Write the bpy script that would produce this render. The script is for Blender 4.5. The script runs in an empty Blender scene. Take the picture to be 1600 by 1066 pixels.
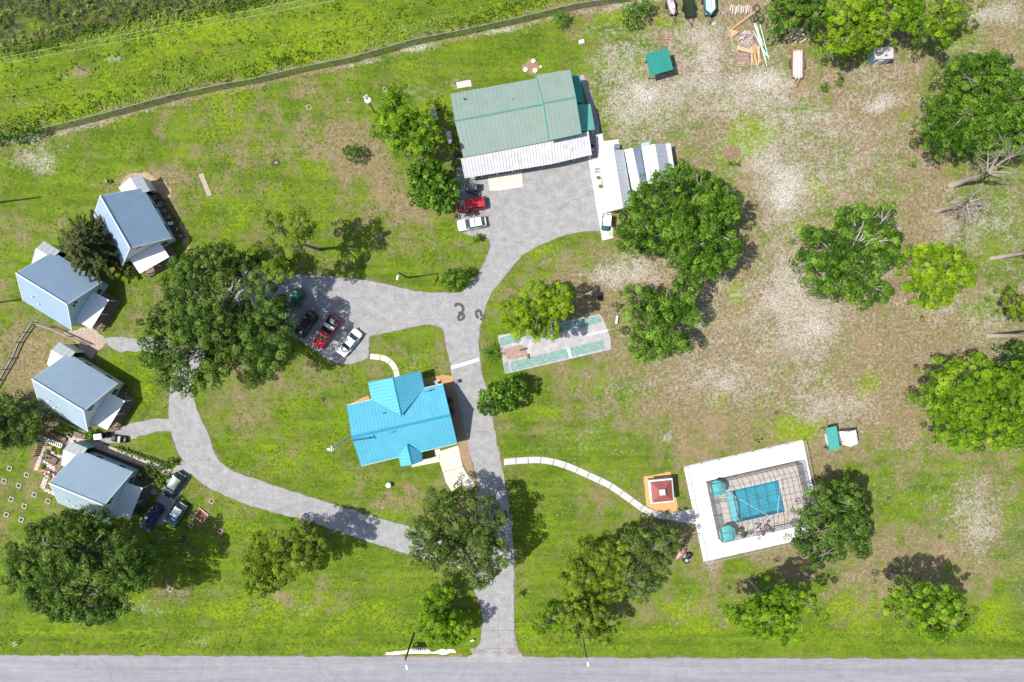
import bpy, math, random
import numpy as np
from mathutils import Vector, Matrix
from mathutils.geometry import tessellate_polygon
from mathutils import noise as mnoise

random.seed(7)
rng = np.random.default_rng(7)
scene = bpy.context.scene
COL = scene.collection
R = math.radians

# ---------------------------------------------------------------- camera, sky, sun, exposure
H = 106.67                                   # flying height in metres: one metre is ten pixels on the ground
cam_data = bpy.data.cameras.new('camera')
cam_data.lens = 24.0
cam_data.sensor_width = 36.0
cam_data.clip_start = 1.0
cam_data.clip_end = 3000.0
cam = bpy.data.objects.new('camera', cam_data)
COL.objects.link(cam)
cam.location = (0, 0, H)
cam.rotation_euler = (0, 0, 0)
scene.camera = cam

SUN_EL, SUN_AZ = 60.0, math.atan2(-1.0, -0.13)   # sun stands to the left of the picture
sun_dir = Vector((math.sin(SUN_AZ) * math.cos(R(SUN_EL)), math.cos(SUN_AZ) * math.cos(R(SUN_EL)), math.sin(R(SUN_EL))))
world = bpy.data.worlds.new('World')
scene.world = world
world.use_nodes = True
wn = world.node_tree
sky = wn.nodes.new('ShaderNodeTexSky')
sky.sky_type = 'NISHITA'
sky.sun_disc = False
sky.sun_elevation = R(SUN_EL)
sky.sun_rotation = SUN_AZ
sky.air_density = 1.0
sky.dust_density = 1.5
wn.nodes['Background'].inputs['Strength'].default_value = 0.12
wn.links.new(sky.outputs['Color'], wn.nodes['Background'].inputs['Color'])
sl = bpy.data.lights.new('sun', 'SUN')
sl.energy = 4.5
sl.angle = R(0.55)
sl.color = (1.0, 0.96, 0.90)
so = bpy.data.objects.new('sun', sl)
COL.objects.link(so)
so.rotation_euler = sun_dir.to_track_quat('Z', 'Y').to_euler()
scene.view_settings.view_transform = 'Standard'
scene.view_settings.look = 'None'
scene.view_settings.exposure = 0.25
scene.view_settings.gamma = 1.0
scene.view_settings.use_curve_mapping = False
scene.cycles.max_bounces = 6
scene.cycles.transparent_max_bounces = 12
scene.cycles.use_adaptive_sampling = True
scene.cycles.adaptive_threshold = 0.02
scene.cycles.caustics_reflective = False
scene.cycles.caustics_refractive = False

# ---------------------------------------------------------------- helpers
def G(px, py, z=0.0):
    """a measured point of the survey photograph, at height z, in metres"""
    k = (1.0 - z / H) / 10.0
    return Vector(((px - 800.0) * k, (533.0 - py) * k, z))

def lin(c):
    return tuple(((v / 12.92) if v <= 0.04045 else ((v + 0.055) / 1.055) ** 2.4) for v in [x / 255.0 for x in c])

MATS = {}
def M(name, col, rough=0.6, metal=0.0, var=0.14, scale=3.0, bump=0.0, spec=0.5, emit=None, alpha=1.0, dirt=None, coat=0.0):
    if name in MATS:
        return MATS[name]
    m = bpy.data.materials.new(name)
    m.use_nodes = True
    nt = m.node_tree
    b = nt.nodes['Principled BSDF']
    b.inputs['Roughness'].default_value = rough
    b.inputs['Metallic'].default_value = metal
    b.inputs['Specular IOR Level'].default_value = spec
    b.inputs['Coat Weight'].default_value = coat
    tc = nt.nodes.new('ShaderNodeTexCoord')
    n = nt.nodes.new('ShaderNodeTexNoise')
    n.inputs['Scale'].default_value = scale
    n.inputs['Detail'].default_value = 6.0
    n.inputs['Roughness'].default_value = 0.65
    nt.links.new(tc.outputs['Object'], n.inputs['Vector'])
    r = nt.nodes.new('ShaderNodeValToRGB')
    r.color_ramp.elements[0].position = 0.3
    r.color_ramp.elements[1].position = 0.7
    lo = tuple(max(0.0, v * (1 - var)) for v in col)
    hi = tuple(min(0.95, v * (1 + var)) for v in col)
    r.color_ramp.elements[0].color = (*lo, 1)
    r.color_ramp.elements[1].color = (*hi, 1)
    nt.links.new(n.outputs['Fac'], r.inputs['Fac'])
    out = r.outputs['Color']
    if dirt:
        n2 = nt.nodes.new('ShaderNodeTexNoise')
        n2.inputs['Scale'].default_value = dirt[2]
        n2.inputs['Detail'].default_value = 8.0
        n2.inputs['Roughness'].default_value = 0.7
        nt.links.new(tc.outputs['Object'], n2.inputs['Vector'])
        r2 = nt.nodes.new('ShaderNodeValToRGB')
        r2.color_ramp.elements[0].position = dirt[1]
        r2.color_ramp.elements[1].position = min(1.0, dirt[1] + 0.18)
        r2.color_ramp.elements[0].color = (0, 0, 0, 1)
        r2.color_ramp.elements[1].color = (1, 1, 1, 1)
        nt.links.new(n2.outputs['Fac'], r2.inputs['Fac'])
        mx = nt.nodes.new('ShaderNodeMix')
        mx.data_type = 'RGBA'
        nt.links.new(r2.outputs['Color'], mx.inputs[0])
        nt.links.new(out, mx.inputs[6])
        mx.inputs[7].default_value = (*dirt[0], 1)
        out = mx.outputs[2]
    nt.links.new(out, b.inputs['Base Color'])
    if bump:
        bp = nt.nodes.new('ShaderNodeBump')
        bp.inputs['Strength'].default_value = bump
        bp.inputs['Distance'].default_value = 0.05
        n3 = nt.nodes.new('ShaderNodeTexNoise')
        n3.inputs['Scale'].default_value = scale * 6
        n3.inputs['Detail'].default_value = 4
        nt.links.new(tc.outputs['Object'], n3.inputs['Vector'])
        nt.links.new(n3.outputs['Fac'], bp.inputs['Height'])
        nt.links.new(bp.outputs['Normal'], b.inputs['Normal'])
    if emit:
        b.inputs['Emission Color'].default_value = (*emit, 1)
    MATS[name] = m
    return m

def mesh_material_screen(name, col, cover):
    """open weave seen from afar: part thread, part hole"""
    m = bpy.data.materials.new(name)
    m.use_nodes = True
    nt = m.node_tree
    nt.nodes.remove(nt.nodes['Principled BSDF'])
    o = nt.nodes['Material Output']
    d = nt.nodes.new('ShaderNodeBsdfDiffuse')
    n = nt.nodes.new('ShaderNodeTexNoise')
    n.inputs['Scale'].default_value = 2.0
    r = nt.nodes.new('ShaderNodeValToRGB')
    r.color_ramp.elements[0].color = (*[v * 0.85 for v in col], 1)
    r.color_ramp.elements[1].color = (*[min(1, v * 1.15) for v in col], 1)
    nt.links.new(n.outputs['Fac'], r.inputs['Fac'])
    nt.links.new(r.outputs['Color'], d.inputs['Color'])
    t = nt.nodes.new('ShaderNodeBsdfTransparent')
    mx = nt.nodes.new('ShaderNodeMixShader')
    mx.inputs['Fac'].default_value = cover
    nt.links.new(t.outputs[0], mx.inputs[1])
    nt.links.new(d.outputs[0], mx.inputs[2])
    nt.links.new(mx.outputs[0], o.inputs['Surface'])
    return m

class MB:
    def __init__(s):
        s.v, s.f, s.m = [], [], []
    def add(s, vs, fs, mi=0):
        o = len(s.v)
        s.v += [tuple(v) for v in vs]
        s.f += [tuple(i + o for i in f) for f in fs]
        s.m += [mi] * len(fs)
        return s
    def hexa(s, b, t, mi=0):
        n = len(b)
        fs = [tuple(range(n - 1, -1, -1)), tuple(range(n, 2 * n))]
        fs += [(i, (i + 1) % n, n + (i + 1) % n, n + i) for i in range(n)]
        return s.add(list(b) + list(t), fs, mi)
    def box(s, c, size, rot=0.0, mi=0, top=1.0):
        cx, cy, cz = c
        sx, sy, sz = size[0] / 2, size[1] / 2, size[2] / 2
        ca, sa = math.cos(rot), math.sin(rot)
        def p(x, y, z):
            return (cx + x * ca - y * sa, cy + x * sa + y * ca, cz + z)
        b = [p(-sx, -sy, -sz), p(sx, -sy, -sz), p(sx, sy, -sz), p(-sx, sy, -sz)]
        t = [p(-sx * top, -sy * top, sz), p(sx * top, -sy * top, sz), p(sx * top, sy * top, sz), p(-sx * top, sy * top, sz)]
        return s.hexa(b, t, mi)
    def prism(s, poly, z0, z1, mi=0):
        n = len(poly)
        tris = tessellate_polygon([[Vector((p[0], p[1], 0)) for p in poly]])
        area = sum(poly[i][0] * poly[(i + 1) % n][1] - poly[(i + 1) % n][0] * poly[i][1] for i in range(n))
        vs = [(p[0], p[1], z0) for p in poly] + [(p[0], p[1], z1) for p in poly]
        fs = []
        for t in tris:
            a, b, c = t
            cr = (poly[b][0] - poly[a][0]) * (poly[c][1] - poly[a][1]) - (poly[b][1] - poly[a][1]) * (poly[c][0] - poly[a][0])
            if cr < 0:
                b, c = c, b
            fs.append((a + n, b + n, c + n))
        for i in range(n):
            j = (i + 1) % n
            fs.append((i, j, j + n, i + n) if area > 0 else (j, i, i + n, j + n))
        return s.add(vs, fs, mi)
    def tube(s, pts, rad, n=6, mi=0, cap=True):
        pts = [Vector(p) for p in pts]
        if not isinstance(rad, (list, tuple)):
            rad = [rad] * len(pts)
        vs, fs = [], []
        for i, p in enumerate(pts):
            d = (pts[min(i + 1, len(pts) - 1)] - pts[max(i - 1, 0)])
            if d.length < 1e-6:
                d = Vector((0, 0, 1))
            d.normalize()
            a = Vector((0, 0, 1)) if abs(d.z) < 0.9 else Vector((1, 0, 0))
            u = d.cross(a).normalized()
            w = d.cross(u)
            for k in range(n):
                t = 2 * math.pi * k / n
                vs.append(p + (u * math.cos(t) + w * math.sin(t)) * rad[i])
        for i in range(len(pts) - 1):
            for k in range(n):
                a, b = i * n + k, i * n + (k + 1) % n
                fs.append((a, b, b + n, a + n))
        if cap:
            fs.append(tuple(range(n)))
            fs.append(tuple(reversed(range((len(pts) - 1) * n, len(pts) * n))))
        return s.add(vs, fs, mi)
    def ball(s, c, r, nu=10, nv=6, mi=0):
        if not isinstance(r, (list, tuple)):
            r = (r, r, r)
        return s.lathe(c, [(math.sin(math.pi * i / nv), -math.cos(math.pi * i / nv)) for i in range(nv + 1)], nu, mi, r)
    def lathe(s, c, prof, n=12, mi=0, sc=(1, 1, 1)):
        vs, fs = [], []
        for (r, z) in prof:
            for k in range(n):
                t = 2 * math.pi * k / n
                vs.append((c[0] + r * math.cos(t) * sc[0], c[1] + r * math.sin(t) * sc[1], c[2] + z * sc[2]))
        for i in range(len(prof) - 1):
            for k in range(n):
                a, b = i * n + k, i * n + (k + 1) % n
                fs.append((a, b, b + n, a + n))
        fs.append(tuple(reversed(range(n))))
        fs.append(tuple(range((len(prof) - 1) * n, len(prof) * n)))
        return s.add(vs, fs, mi)
    def build(s, name, mats, parent=None, smooth=False, shift=True, label=None):
        me = bpy.data.meshes.new(name)
        v = s.v
        if parent is not None and shift:
            l = parent.location
            if parent.parent is not None:
                l = l + parent.parent.location
            v = [(a - l.x, b - l.y, c - l.z) for a, b, c in v]
        me.from_pydata(v, [], s.f)
        if not isinstance(mats, (list, tuple)):
            mats = [mats]
        for m in mats:
            me.materials.append(m)
        if len(mats) > 1:
            me.polygons.foreach_set('material_index', s.m)
        if smooth:
            me.polygons.foreach_set('use_smooth', [True] * len(me.polygons))
        me.update()
        o = bpy.data.objects.new(name, me)
        COL.objects.link(o)
        o.parent = parent
        if label:
            o['label'] = label
        return o

def tag(o, label, cat, group=None):
    o['label'] = label
    o['category'] = cat
    if group:
        o['group'] = group
    return o
def thing(name, label, cat, loc=(0, 0, 0), rz=0.0, group=None):
    o = bpy.data.objects.new(name, None)
    o.empty_display_size = 0.3
    COL.objects.link(o)
    o.location = loc
    o.rotation_euler = (0, 0, rz)
    return tag(o, label, cat, group)
def structure(o):
    o['kind'] = 'structure'
    return o
def copy_tree(o, parent=None):
    c = o.copy()
    COL.objects.link(c)
    c.parent = parent
    for ch in list(o.children):
        copy_tree(ch, c)
    return c

def catmull(pts, step=0.6, closed=True):
    out = []
    n = len(pts)
    rngi = range(n) if closed else range(n - 1)
    for i in rngi:
        p0 = pts[(i - 1) % n] if closed or i > 0 else pts[0]
        p1, p2 = pts[i], pts[(i + 1) % n]
        p3 = pts[(i + 2) % n] if closed or i + 2 < n else pts[-1]
        L = math.hypot(p2[0] - p1[0], p2[1] - p1[1])
        k = max(1, int(L / step))
        for j in range(k):
            t = j / k
            a = [0.5 * ((2 * p1[c]) + (-p0[c] + p2[c]) * t + (2 * p0[c] - 5 * p1[c] + 4 * p2[c] - p3[c]) * t * t
                 + (-p0[c] + 3 * p1[c] - 3 * p2[c] + p3[c]) * t ** 3) for c in range(2)]
            out.append(tuple(a))
    if not closed:
        out.append(tuple(pts[-1][:2]))
    return out
def straight(pts, step=0.6):
    out = []
    n = len(pts)
    for i in range(n):
        p1, p2 = pts[i], pts[(i + 1) % n]
        L = math.hypot(p2[0] - p1[0], p2[1] - p1[1])
        k = max(1, int(L / step))
        for j in range(k):
            t = j / k
            out.append((p1[0] + (p2[0] - p1[0]) * t, p1[1] + (p2[1] - p1[1]) * t))
    return out
def rough_edge(pts, amp=0.1, f=1.3):
    out = []
    for x, y in pts:
        out.append((x + amp * mnoise.noise(Vector((x * f, y * f, 1.7))) * 2, y + amp * mnoise.noise(Vector((x * f, y * f, 9.2))) * 2))
    return out
PAVED = []
def W(pxs):
    return [(G(a, b).x, G(a, b).y) for a, b in pxs]
def sheet(name, pxs, z, mat, curve=False, amp=0.08, kind='structure', f=1.3, raw=None, z0=-0.06, border=0):
    p = W(pxs) if raw is None else raw
    p = catmull(p) if curve else straight(p)
    if border:
        n = len(p)
        ar = sum(p[i][0] * p[(i + 1) % n][1] - p[(i + 1) % n][0] * p[i][1] for i in range(n))
        s = 1 if ar > 0 else -1
        q = []
        for i in range(n):
            ax, ay = p[i - 1]; bx, by = p[(i + 1) % n]
            l = math.hypot(bx - ax, by - ay) or 1
            q.append((p[i][0] + s * (by - ay) / l * border, p[i][1] - s * (bx - ax) / l * border))
        q = rough_edge(q, 0.34, 0.9)
        structure(MB().prism(q, -0.08, z * 0.35).build('verge_soil', verge))
    p = rough_edge(p, amp, f) if amp else p
    PAVED.append(p)
    o = MB().prism(p, z0, z).build(name, mat)
    o['kind'] = kind
    return o
def stroke(pxs, widths):
    c = W(pxs)
    c2 = catmull(c, 0.8, closed=False)
    # widths interpolated by arc position
    seg = [0.0]
    for i in range(1, len(c)):
        seg.append(seg[-1] + math.dist(c[i], c[i - 1]))
    s2 = [0.0]
    for i in range(1, len(c2)):
        s2.append(s2[-1] + math.dist(c2[i], c2[i - 1]))
    L, Rr = [], []
    for i, p in enumerate(c2):
        w = float(np.interp(s2[i] / s2[-1] * seg[-1], seg, widths)) / 20.0
        a, b = c2[max(0, i - 1)], c2[min(len(c2) - 1, i + 1)]
        d = (b[0] - a[0], b[1] - a[1])
        l = math.hypot(*d) or 1
        nx, ny = -d[1] / l, d[0] / l
        L.append((p[0] + nx * w, p[1] + ny * w))
        Rr.append((p[0] - nx * w, p[1] - ny * w))
    return L + Rr[::-1]

# ---------------------------------------------------------------- ground
def ground_material():
    m = bpy.data.materials.new('lawn_and_sand')
    m.use_nodes = True
    nt = m.node_tree
    N, L = nt.nodes, nt.links
    b = N['Principled BSDF']
    b.inputs['Roughness'].default_value = 0.95
    b.inputs['Specular IOR Level'].default_value = 0.1
    tc = N.new('ShaderNodeTexCoord')
    at = N.new('ShaderNodeAttribute'); at.attribute_name = 'cover'
    sep = N.new('ShaderNodeSeparateColor')
    L.new(at.outputs['Color'], sep.inputs['Color'])
    def noise(s, d=6, r=0.6, off=0.0, stretch=None):
        n = N.new('ShaderNodeTexNoise'); n.inputs['Scale'].default_value = s; n.inputs['Detail'].default_value = d
        n.inputs['Roughness'].default_value = r
        mp = N.new('ShaderNodeMapping'); mp.inputs['Location'].default_value = (off, off * 0.7, 0)
        if stretch:
            mp.inputs['Rotation'].default_value = (0, 0, stretch[0]); mp.inputs['Scale'].default_value = (stretch[1], stretch[2], 1)
        L.new(tc.outputs['Object'], mp.inputs['Vector']); L.new(mp.outputs['Vector'], n.inputs['Vector'])
        return n.outputs['Fac']
    def math_(op, a, bb, clamp=False):
        n = N.new('ShaderNodeMath'); n.operation = op; n.use_clamp = clamp
        for i, q in enumerate((a, bb)):
            if isinstance(q, (int, float)): n.inputs[i].default_value = q
            else: L.new(q, n.inputs[i])
        return n.outputs[0]
    def smooth(x, lo, hi):
        n = N.new('ShaderNodeMapRange'); n.interpolation_type = 'SMOOTHSTEP'
        L.new(x, n.inputs['Value']); n.inputs['From Min'].default_value = lo; n.inputs['From Max'].default_value = hi
        return n.outputs['Result']
    def mix(f, a, bb):
        n = N.new('ShaderNodeMix'); n.data_type = 'RGBA'
        if isinstance(f, (int, float)): n.inputs[0].default_value = f
        else: L.new(f, n.inputs[0])
        for i, q in ((6, a), (7, bb)):
            if isinstance(q, tuple): n.inputs[i].default_value = (*q, 1)
            else: L.new(q, n.inputs[i])
        return n.outputs[2]
    big = noise(0.07, 5, 0.6)
    mid = noise(0.32, 6, 0.66, 31)
    fine = noise(2.2, 8, 0.72, 5)
    vfine = noise(7.0, 6, 0.75, 77)
    mow = noise(0.5, 4, 0.6, 13, (R(12), 0.15, 1.6))
    # green lawn: deep green to fresh green with mowing streaks
    gmix = math_('ADD', math_('MULTIPLY', fine, 0.5), math_('MULTIPLY', mow, 0.5))
    patch = noise(0.19, 7, 0.7, 64)
    gmix = math_('ADD', math_('MULTIPLY', gmix, 0.62), math_('MULTIPLY', patch, 0.38))
    green = mix(smooth(gmix, 0.38, 0.60), GC['g_dark'], GC['g_light'])
    green = mix(math_('MULTIPLY', smooth(noise(0.24, 7, 0.72, 140), 0.50, 0.66), 0.6), green, GC['olive'])
    green = mix(math_('MULTIPLY', smooth(vfine, 0.45, 0.75), 0.8), green, GC['g_hi'])
    lime = mix(smooth(fine, 0.35, 0.65), GC['lime_a'], GC['lime_b'])
    # dry thatch
    tan = mix(smooth(fine, 0.32, 0.66), GC['tan_a'], GC['tan_b'])
    tan = mix(smooth(vfine, 0.5, 0.8), tan, GC['tan_hi'])
    pink = noise(0.16, 5, 0.65, 91)
    tan = mix(math_('MULTIPLY', smooth(pink, 0.5, 0.66), 0.5), tan, GC['earth'])
    # greenness: painted large scale plus noise
    gr = math_('ADD', sep.outputs['Red'], math_('MULTIPLY', math_('SUBTRACT', mid, 0.5), 2.1))
    gr = math_('ADD', gr, math_('MULTIPLY', math_('SUBTRACT', big, 0.5), 1.5))
    gr = math_('ADD', gr, math_('MULTIPLY', math_('SUBTRACT', fine, 0.5), 0.9))
    col = mix(smooth(gr, 0.2, 0.85), tan, green)
    lm = math_('ADD', sep.outputs['Blue'], math_('MULTIPLY', math_('SUBTRACT', mid, 0.5), 1.7))
    lm = math_('ADD', lm, math_('MULTIPLY', math_('SUBTRACT', fine, 0.5), 1.5))
    col = mix(math_('MULTIPLY', smooth(lm, 0.20, 0.85), 0.9), col, lime)
    # bare bright sand: patches and scattered chips
    sp = math_('ADD', sep.outputs['Green'], math_('MULTIPLY', math_('SUBTRACT', noise(0.40, 9, 0.8, 51), 0.5), 2.3))
    chips = noise(4.4, 4, 0.70, 23)
    spc = math_('MINIMUM', sp, 0.95)
    thr = math_('SUBTRACT', 0.755, math_('MULTIPLY', spc, 0.215))
    chipm = smooth(math_('SUBTRACT', chips, thr), -0.02, 0.07)
    sandm = smooth(math_('ADD', spc, math_('MULTIPLY', math_('SUBTRACT', fine, 0.5), 2.8)), 0.42, 1.12)
    sand = mix(smooth(vfine, 0.38, 0.66), GC['sand_a'], GC['sand_b'])
    col = mix(math_('MULTIPLY', sandm, 0.66), col, sand)
    core = smooth(math_('ADD', math_('MINIMUM', math_('MULTIPLY', sp, 0.8), 1.1), math_('MULTIPLY', math_('SUBTRACT', chips, 0.5), 2.6)), 0.86, 1.15)
    col = mix(math_('MULTIPLY', core, 0.75), col, GC['sand_b'])
    chips2 = noise(5.2, 2, 0.6, 203)
    dark = smooth(math_('ADD', chips2, math_('MULTIPLY', spc, 0.05)), 0.60, 0.70)
    col = mix(math_('MULTIPLY', dark, math_('MULTIPLY', smooth(spc, 0.1, 0.6), 0.55)), col, (0.12, 0.10, 0.05))
    col = mix(math_('MULTIPLY', chipm, 0.85), col, GC['sand_b'])
    # dark wet marsh from the alpha channel
    mg = mix(smooth(noise(1.1, 7, 0.75, 3), 0.42, 0.62), GC['marsh_a'], GC['marsh_b'])
    ma = math_('ADD', at.outputs['Alpha'], math_('MULTIPLY', math_('SUBTRACT', mid, 0.5), 0.8))
    col = mix(smooth(ma, 0.35, 0.65), col, mg)
    grain = math_('ADD', math_('MULTIPLY', noise(1.1, 8, 0.8, 301), 0.5), math_('MULTIPLY', noise(11.0, 3, 0.7, 333), 0.5))
    gm = N.new('ShaderNodeMapRange'); gm.inputs['From Min'].default_value = 0.36; gm.inputs['From Max'].default_value = 0.64
    gm.inputs['To Min'].default_value = 0.62; gm.inputs['To Max'].default_value = 1.32
    L.new(grain, gm.inputs['Value'])
    vs = N.new('ShaderNodeVectorMath'); vs.operation = 'SCALE'
    L.new(col, vs.inputs[0]); L.new(gm.outputs[0], vs.inputs['Scale'])
    L.new(vs.outputs[0], b.inputs['Base Color'])
    bp = N.new('ShaderNodeBump'); bp.inputs['Strength'].default_value = 0.75; bp.inputs['Distance'].default_value = 0.12
    L.new(math_('ADD', fine, vfine), bp.inputs['Height'])
    L.new(bp.outputs['Normal'], b.inputs['Normal'])
    return m

GC = dict(g_dark=(0.055, 0.120, 0.006), g_light=(0.160, 0.240, 0.013), g_hi=(0.250, 0.290, 0.055), olive=(0.165, 0.160, 0.045),
          lime_a=(0.140, 0.225, 0.006), lime_b=(0.270, 0.350, 0.014),
          tan_a=(0.155, 0.130, 0.060), tan_b=(0.320, 0.255, 0.135), tan_hi=(0.420, 0.360, 0.240), earth=(0.360, 0.235, 0.150),
          sand_a=(0.340, 0.285, 0.220), sand_b=(0.640, 0.590, 0.530),
          marsh_a=(0.035, 0.045, 0.022), marsh_b=(0.13, 0.15, 0.035))

# fence line along the top field (base), used by ground cover too
FENCE = [(-60, 226), (0, 217), (67, 208), (120, 196), (190, 178), (275, 155), (350, 139), (400, 130), (470, 113), (550, 97), (650, 69), (717, 56), (800, 38), (900, 14), (985, 2), (1100, -28), (1250, -66)]
def sstep(a, b, x):
    t = np.clip((x - a) / (b - a), 0, 1)
    return t * t * (3 - 2 * t)
def make_ground():
    xs = np.concatenate([[-900, -500, -250, -150, -110], np.arange(-96, 96.01, 0.5), [110, 150, 250, 500, 900]])
    ys = np.concatenate([[-900, -500, -250, -120, -90], np.arange(-68, 68.01, 0.5), [90, 120, 250, 500, 900]])
    X, Y = np.meshgrid(xs, ys)
    PX, PY = X * 10 + 800, 533 - Y * 10
    fy = np.interp(PX, [p[0] for p in FENCE], [p[1] for p in FENCE])
    north = sstep(3, -5, PY - fy)
    # greenness
    g = 0.70 - 0.28 * sstep(780, 1080, PX) - 0.06 * sstep(1150, 1300, PX)
    g = g + 0.30 * sstep(840, 990, PY) + 0.05
    g -= 0.20 * sstep(760, 860, PX) * sstep(720, 640, PY) * sstep(380, 450, PY)
    g = np.where(PX > 1480, g + 0.05, g)
    sd = 0.05 + 0.26 * sstep(860, 1000, PX) * sstep(700, 500, PY) + 0.17 * sstep(800, 1100, PX) * sstep(960, 800, PY)
    li = 0.02 + 0.0 * PX
    def blob(arr, x, y, rx, ry, a, rot=0.0):
        ca, sa = math.cos(R(rot)), math.sin(R(rot))
        dx, dy = PX - x, PY - y
        u, v = (dx * ca + dy * sa) / rx, (-dx * sa + dy * ca) / ry
        arr += a * np.exp(-(u * u + v * v) * 0.9)
    for (x, y, rx, ry, a) in [(70, 60, 1, 1, 0), (250, 495, 70, 40, -.2), (60, 560, 70, 50, -.5), (90, 590, 50, 40, -.4), (420, 240, 130, 60, -.28), (560, 230, 60, 40, -.35),
        (240, 290, 60, 25, -.5), (620, 320, 80, 60, -.25), (370, 640, 50, 50, -.35), (470, 590, 50, 30, -.3), (560, 250, 40, 30, -.3), (440, 940, 70, 28, -.5), (560, 930, 30, 25, -.35),
        (250, 930, 60, 25, -.45), (630, 780, 60, 25, -.35), (830, 110, 120, 60, .28), (760, 90, 90, 40, .25), (1000, 110, 60, 40, .1), (900, 430, 60, 30, -.25), (1000, 455, 80, 25, -.5),
        (1150, 620, 120, 80, -.12), (900, 690, 90, 60, .22), (960, 740, 60, 50, .28), (840, 800, 50, 80, .35), (900, 840, 60, 60, .25), (1000, 960, 80, 30, -.25), (1110, 870, 14, 50, -.8),
        (1500, 180, 1, 1, 0), (1520, 340, 60, 60, .28), (1560, 470, 50, 90, .3), (1510, 100, 60, 60, .25), (1440, 300, 40, 60, -.25), (1380, 620, 60, 60, -.2), (1420, 560, 50, 40, -.2),
        (1450, 790, 90, 60, .35), (1380, 770, 60, 30, .2), (1250, 640, 40, 30, .2), (1400, 880, 60, 20, -.1), (1580, 850, 40, 120, .1), (1500, 880, 60, 60, -.3), (1300, 1000, 300, 14, .3),
        (1390, 720, 60, 40, .1), (1220, 870, 60, 20, -.35), (1090, 60, 60, 60, .05), (1060, 110, 70, 40, -.3), (1420, 120, 60, 30, -.25), (200, 600, 50, 45, .35), (430, 700, 120, 60, .15),
        (130, 230, 80, 60, .15), (300, 230, 60, 40, .2), (1330, 170, 60, 30, -.2), (560, 860, 60, 40, .35), (470, 770, 60, 20, .25), (85, 640, 40, 30, -.6), (60, 730, 25, 30, -.3),
        (215, 615, 20, 18, -.6), (840, 720, 30, 25, -.2), (930, 770, 50, 30, -.25)]:
        blob(g, x, y, rx, ry, a)
    for (x, y, rx, ry, a) in [(50, 240, 45, 30, .75), (70, 262, 20, 14, .5), (150, 195, 60, 8, .35), (650, 75, 40, 8, .6), (560, 100, 80, 6, .3), (770, 48, 50, 6, .5), (720, 133, 25, 12, .6), (650, 145, 35, 30, .45),
        (900, 45, 50, 8, .4), (960, 90, 50, 30, .45), (1000, 145, 60, 30, .5), (1006, 144, 18, 10, .6), (900, 120, 40, 30, .2), (980, 190, 60, 40, .45), (1090, 60, 50, 35, .3), (1100, 130, 60, 50, .3), (1110, 90, 20, 40, .3),
        (1200, 125, 30, 18, .9), (1170, 155, 50, 25, .4), (1250, 190, 60, 30, .35), (1195, 250, 40, 30, .5), (1230, 290, 30, 30, .75), (1215, 320, 22, 25, .5), (1370, 165, 20, 8, .7), (1385, 155, 20, 10, .5),
        (975, 425, 60, 20, .7), (950, 440, 30, 15, .3), (870, 395, 30, 15, .3), (830, 410, 30, 10, .4), (1240, 410, 40, 60, .4), (1220, 470, 40, 40, .5), (1270, 520, 30, 30, .4), (1230, 540, 50, 30, .3),
        (1290, 500, 40, 30, .35), (1300, 440, 20, 30, .2), (1380, 410, 20, 20, .3), (1110, 480, 50, 60, .2), (1090, 590, 90, 50, .3), (1130, 600, 20, 10, .5), (1180, 610, 60, 30, .25), (1040, 685, 16, 9, .6), (890, 600, 40, 12, .3),
        (950, 630, 60, 30, .25), (870, 700, 60, 30, .25), (930, 680, 50, 25, .25), (1280, 640, 50, 30, .4), (1270, 590, 30, 20, .3), (1320, 640, 70, 40, .25), (1360, 640, 40, 30, .2), (1420, 690, 20, 30, .35),
        (1470, 470, 30, 30, .35), (1540, 500, 30, 40, .25), (1490, 360, 30, 25, .3), (1540, 340, 40, 30, .3), (1380, 760, 60, 30, .2), (1520, 790, 60, 60, .45), (1530, 850, 30, 60, .4), (1590, 900, 12, 60, .4), (1590, 690, 20, 20, .4),
        (1110, 860, 14, 40, .8), (1100, 940, 60, 30, .2), (1060, 960, 40, 20, .15), (1340, 900, 50, 14, .4), (1290, 930, 20, 10, .4), (1390, 840, 30, 20, .2), (700, 740, 30, 20, .3), (610, 790, 30, 12, .45), (540, 770, 30, 12, .2),
        (240, 955, 40, 10, .55), (210, 940, 40, 8, .4), (310, 1005, 40, 8, .5), (450, 940, 60, 14, .25), (480, 955, 40, 8, .35), (520, 905, 15, 12, .3), (250, 290, 20, 8, .6), (250, 268, 14, 8, .4), (90, 665, 40, 20, .3),
        (200, 525, 30, 10, .5), (60, 535, 30, 20, .2), (440, 240, 30, 30, .3), (560, 245, 14, 14, .4), (600, 290, 30, 20, .3), (610, 320, 20, 12, .35), (1500, 20, 60, 10, .3), (1560, 20, 40, 20, .4),
        (740, 600, 4, 4, 0), (640, 570, 12, 30, .45), (715, 545, 4, 4, 0), (365, 330, 20, 14, .3), (330, 225, 20, 10, .1), (1360, 120, 60, 20, .2), (1300, 290, 60, 40, .15), (1330, 240, 60, 60, .2)]:
        blob(sd, x, y, rx, ry, a)
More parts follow.
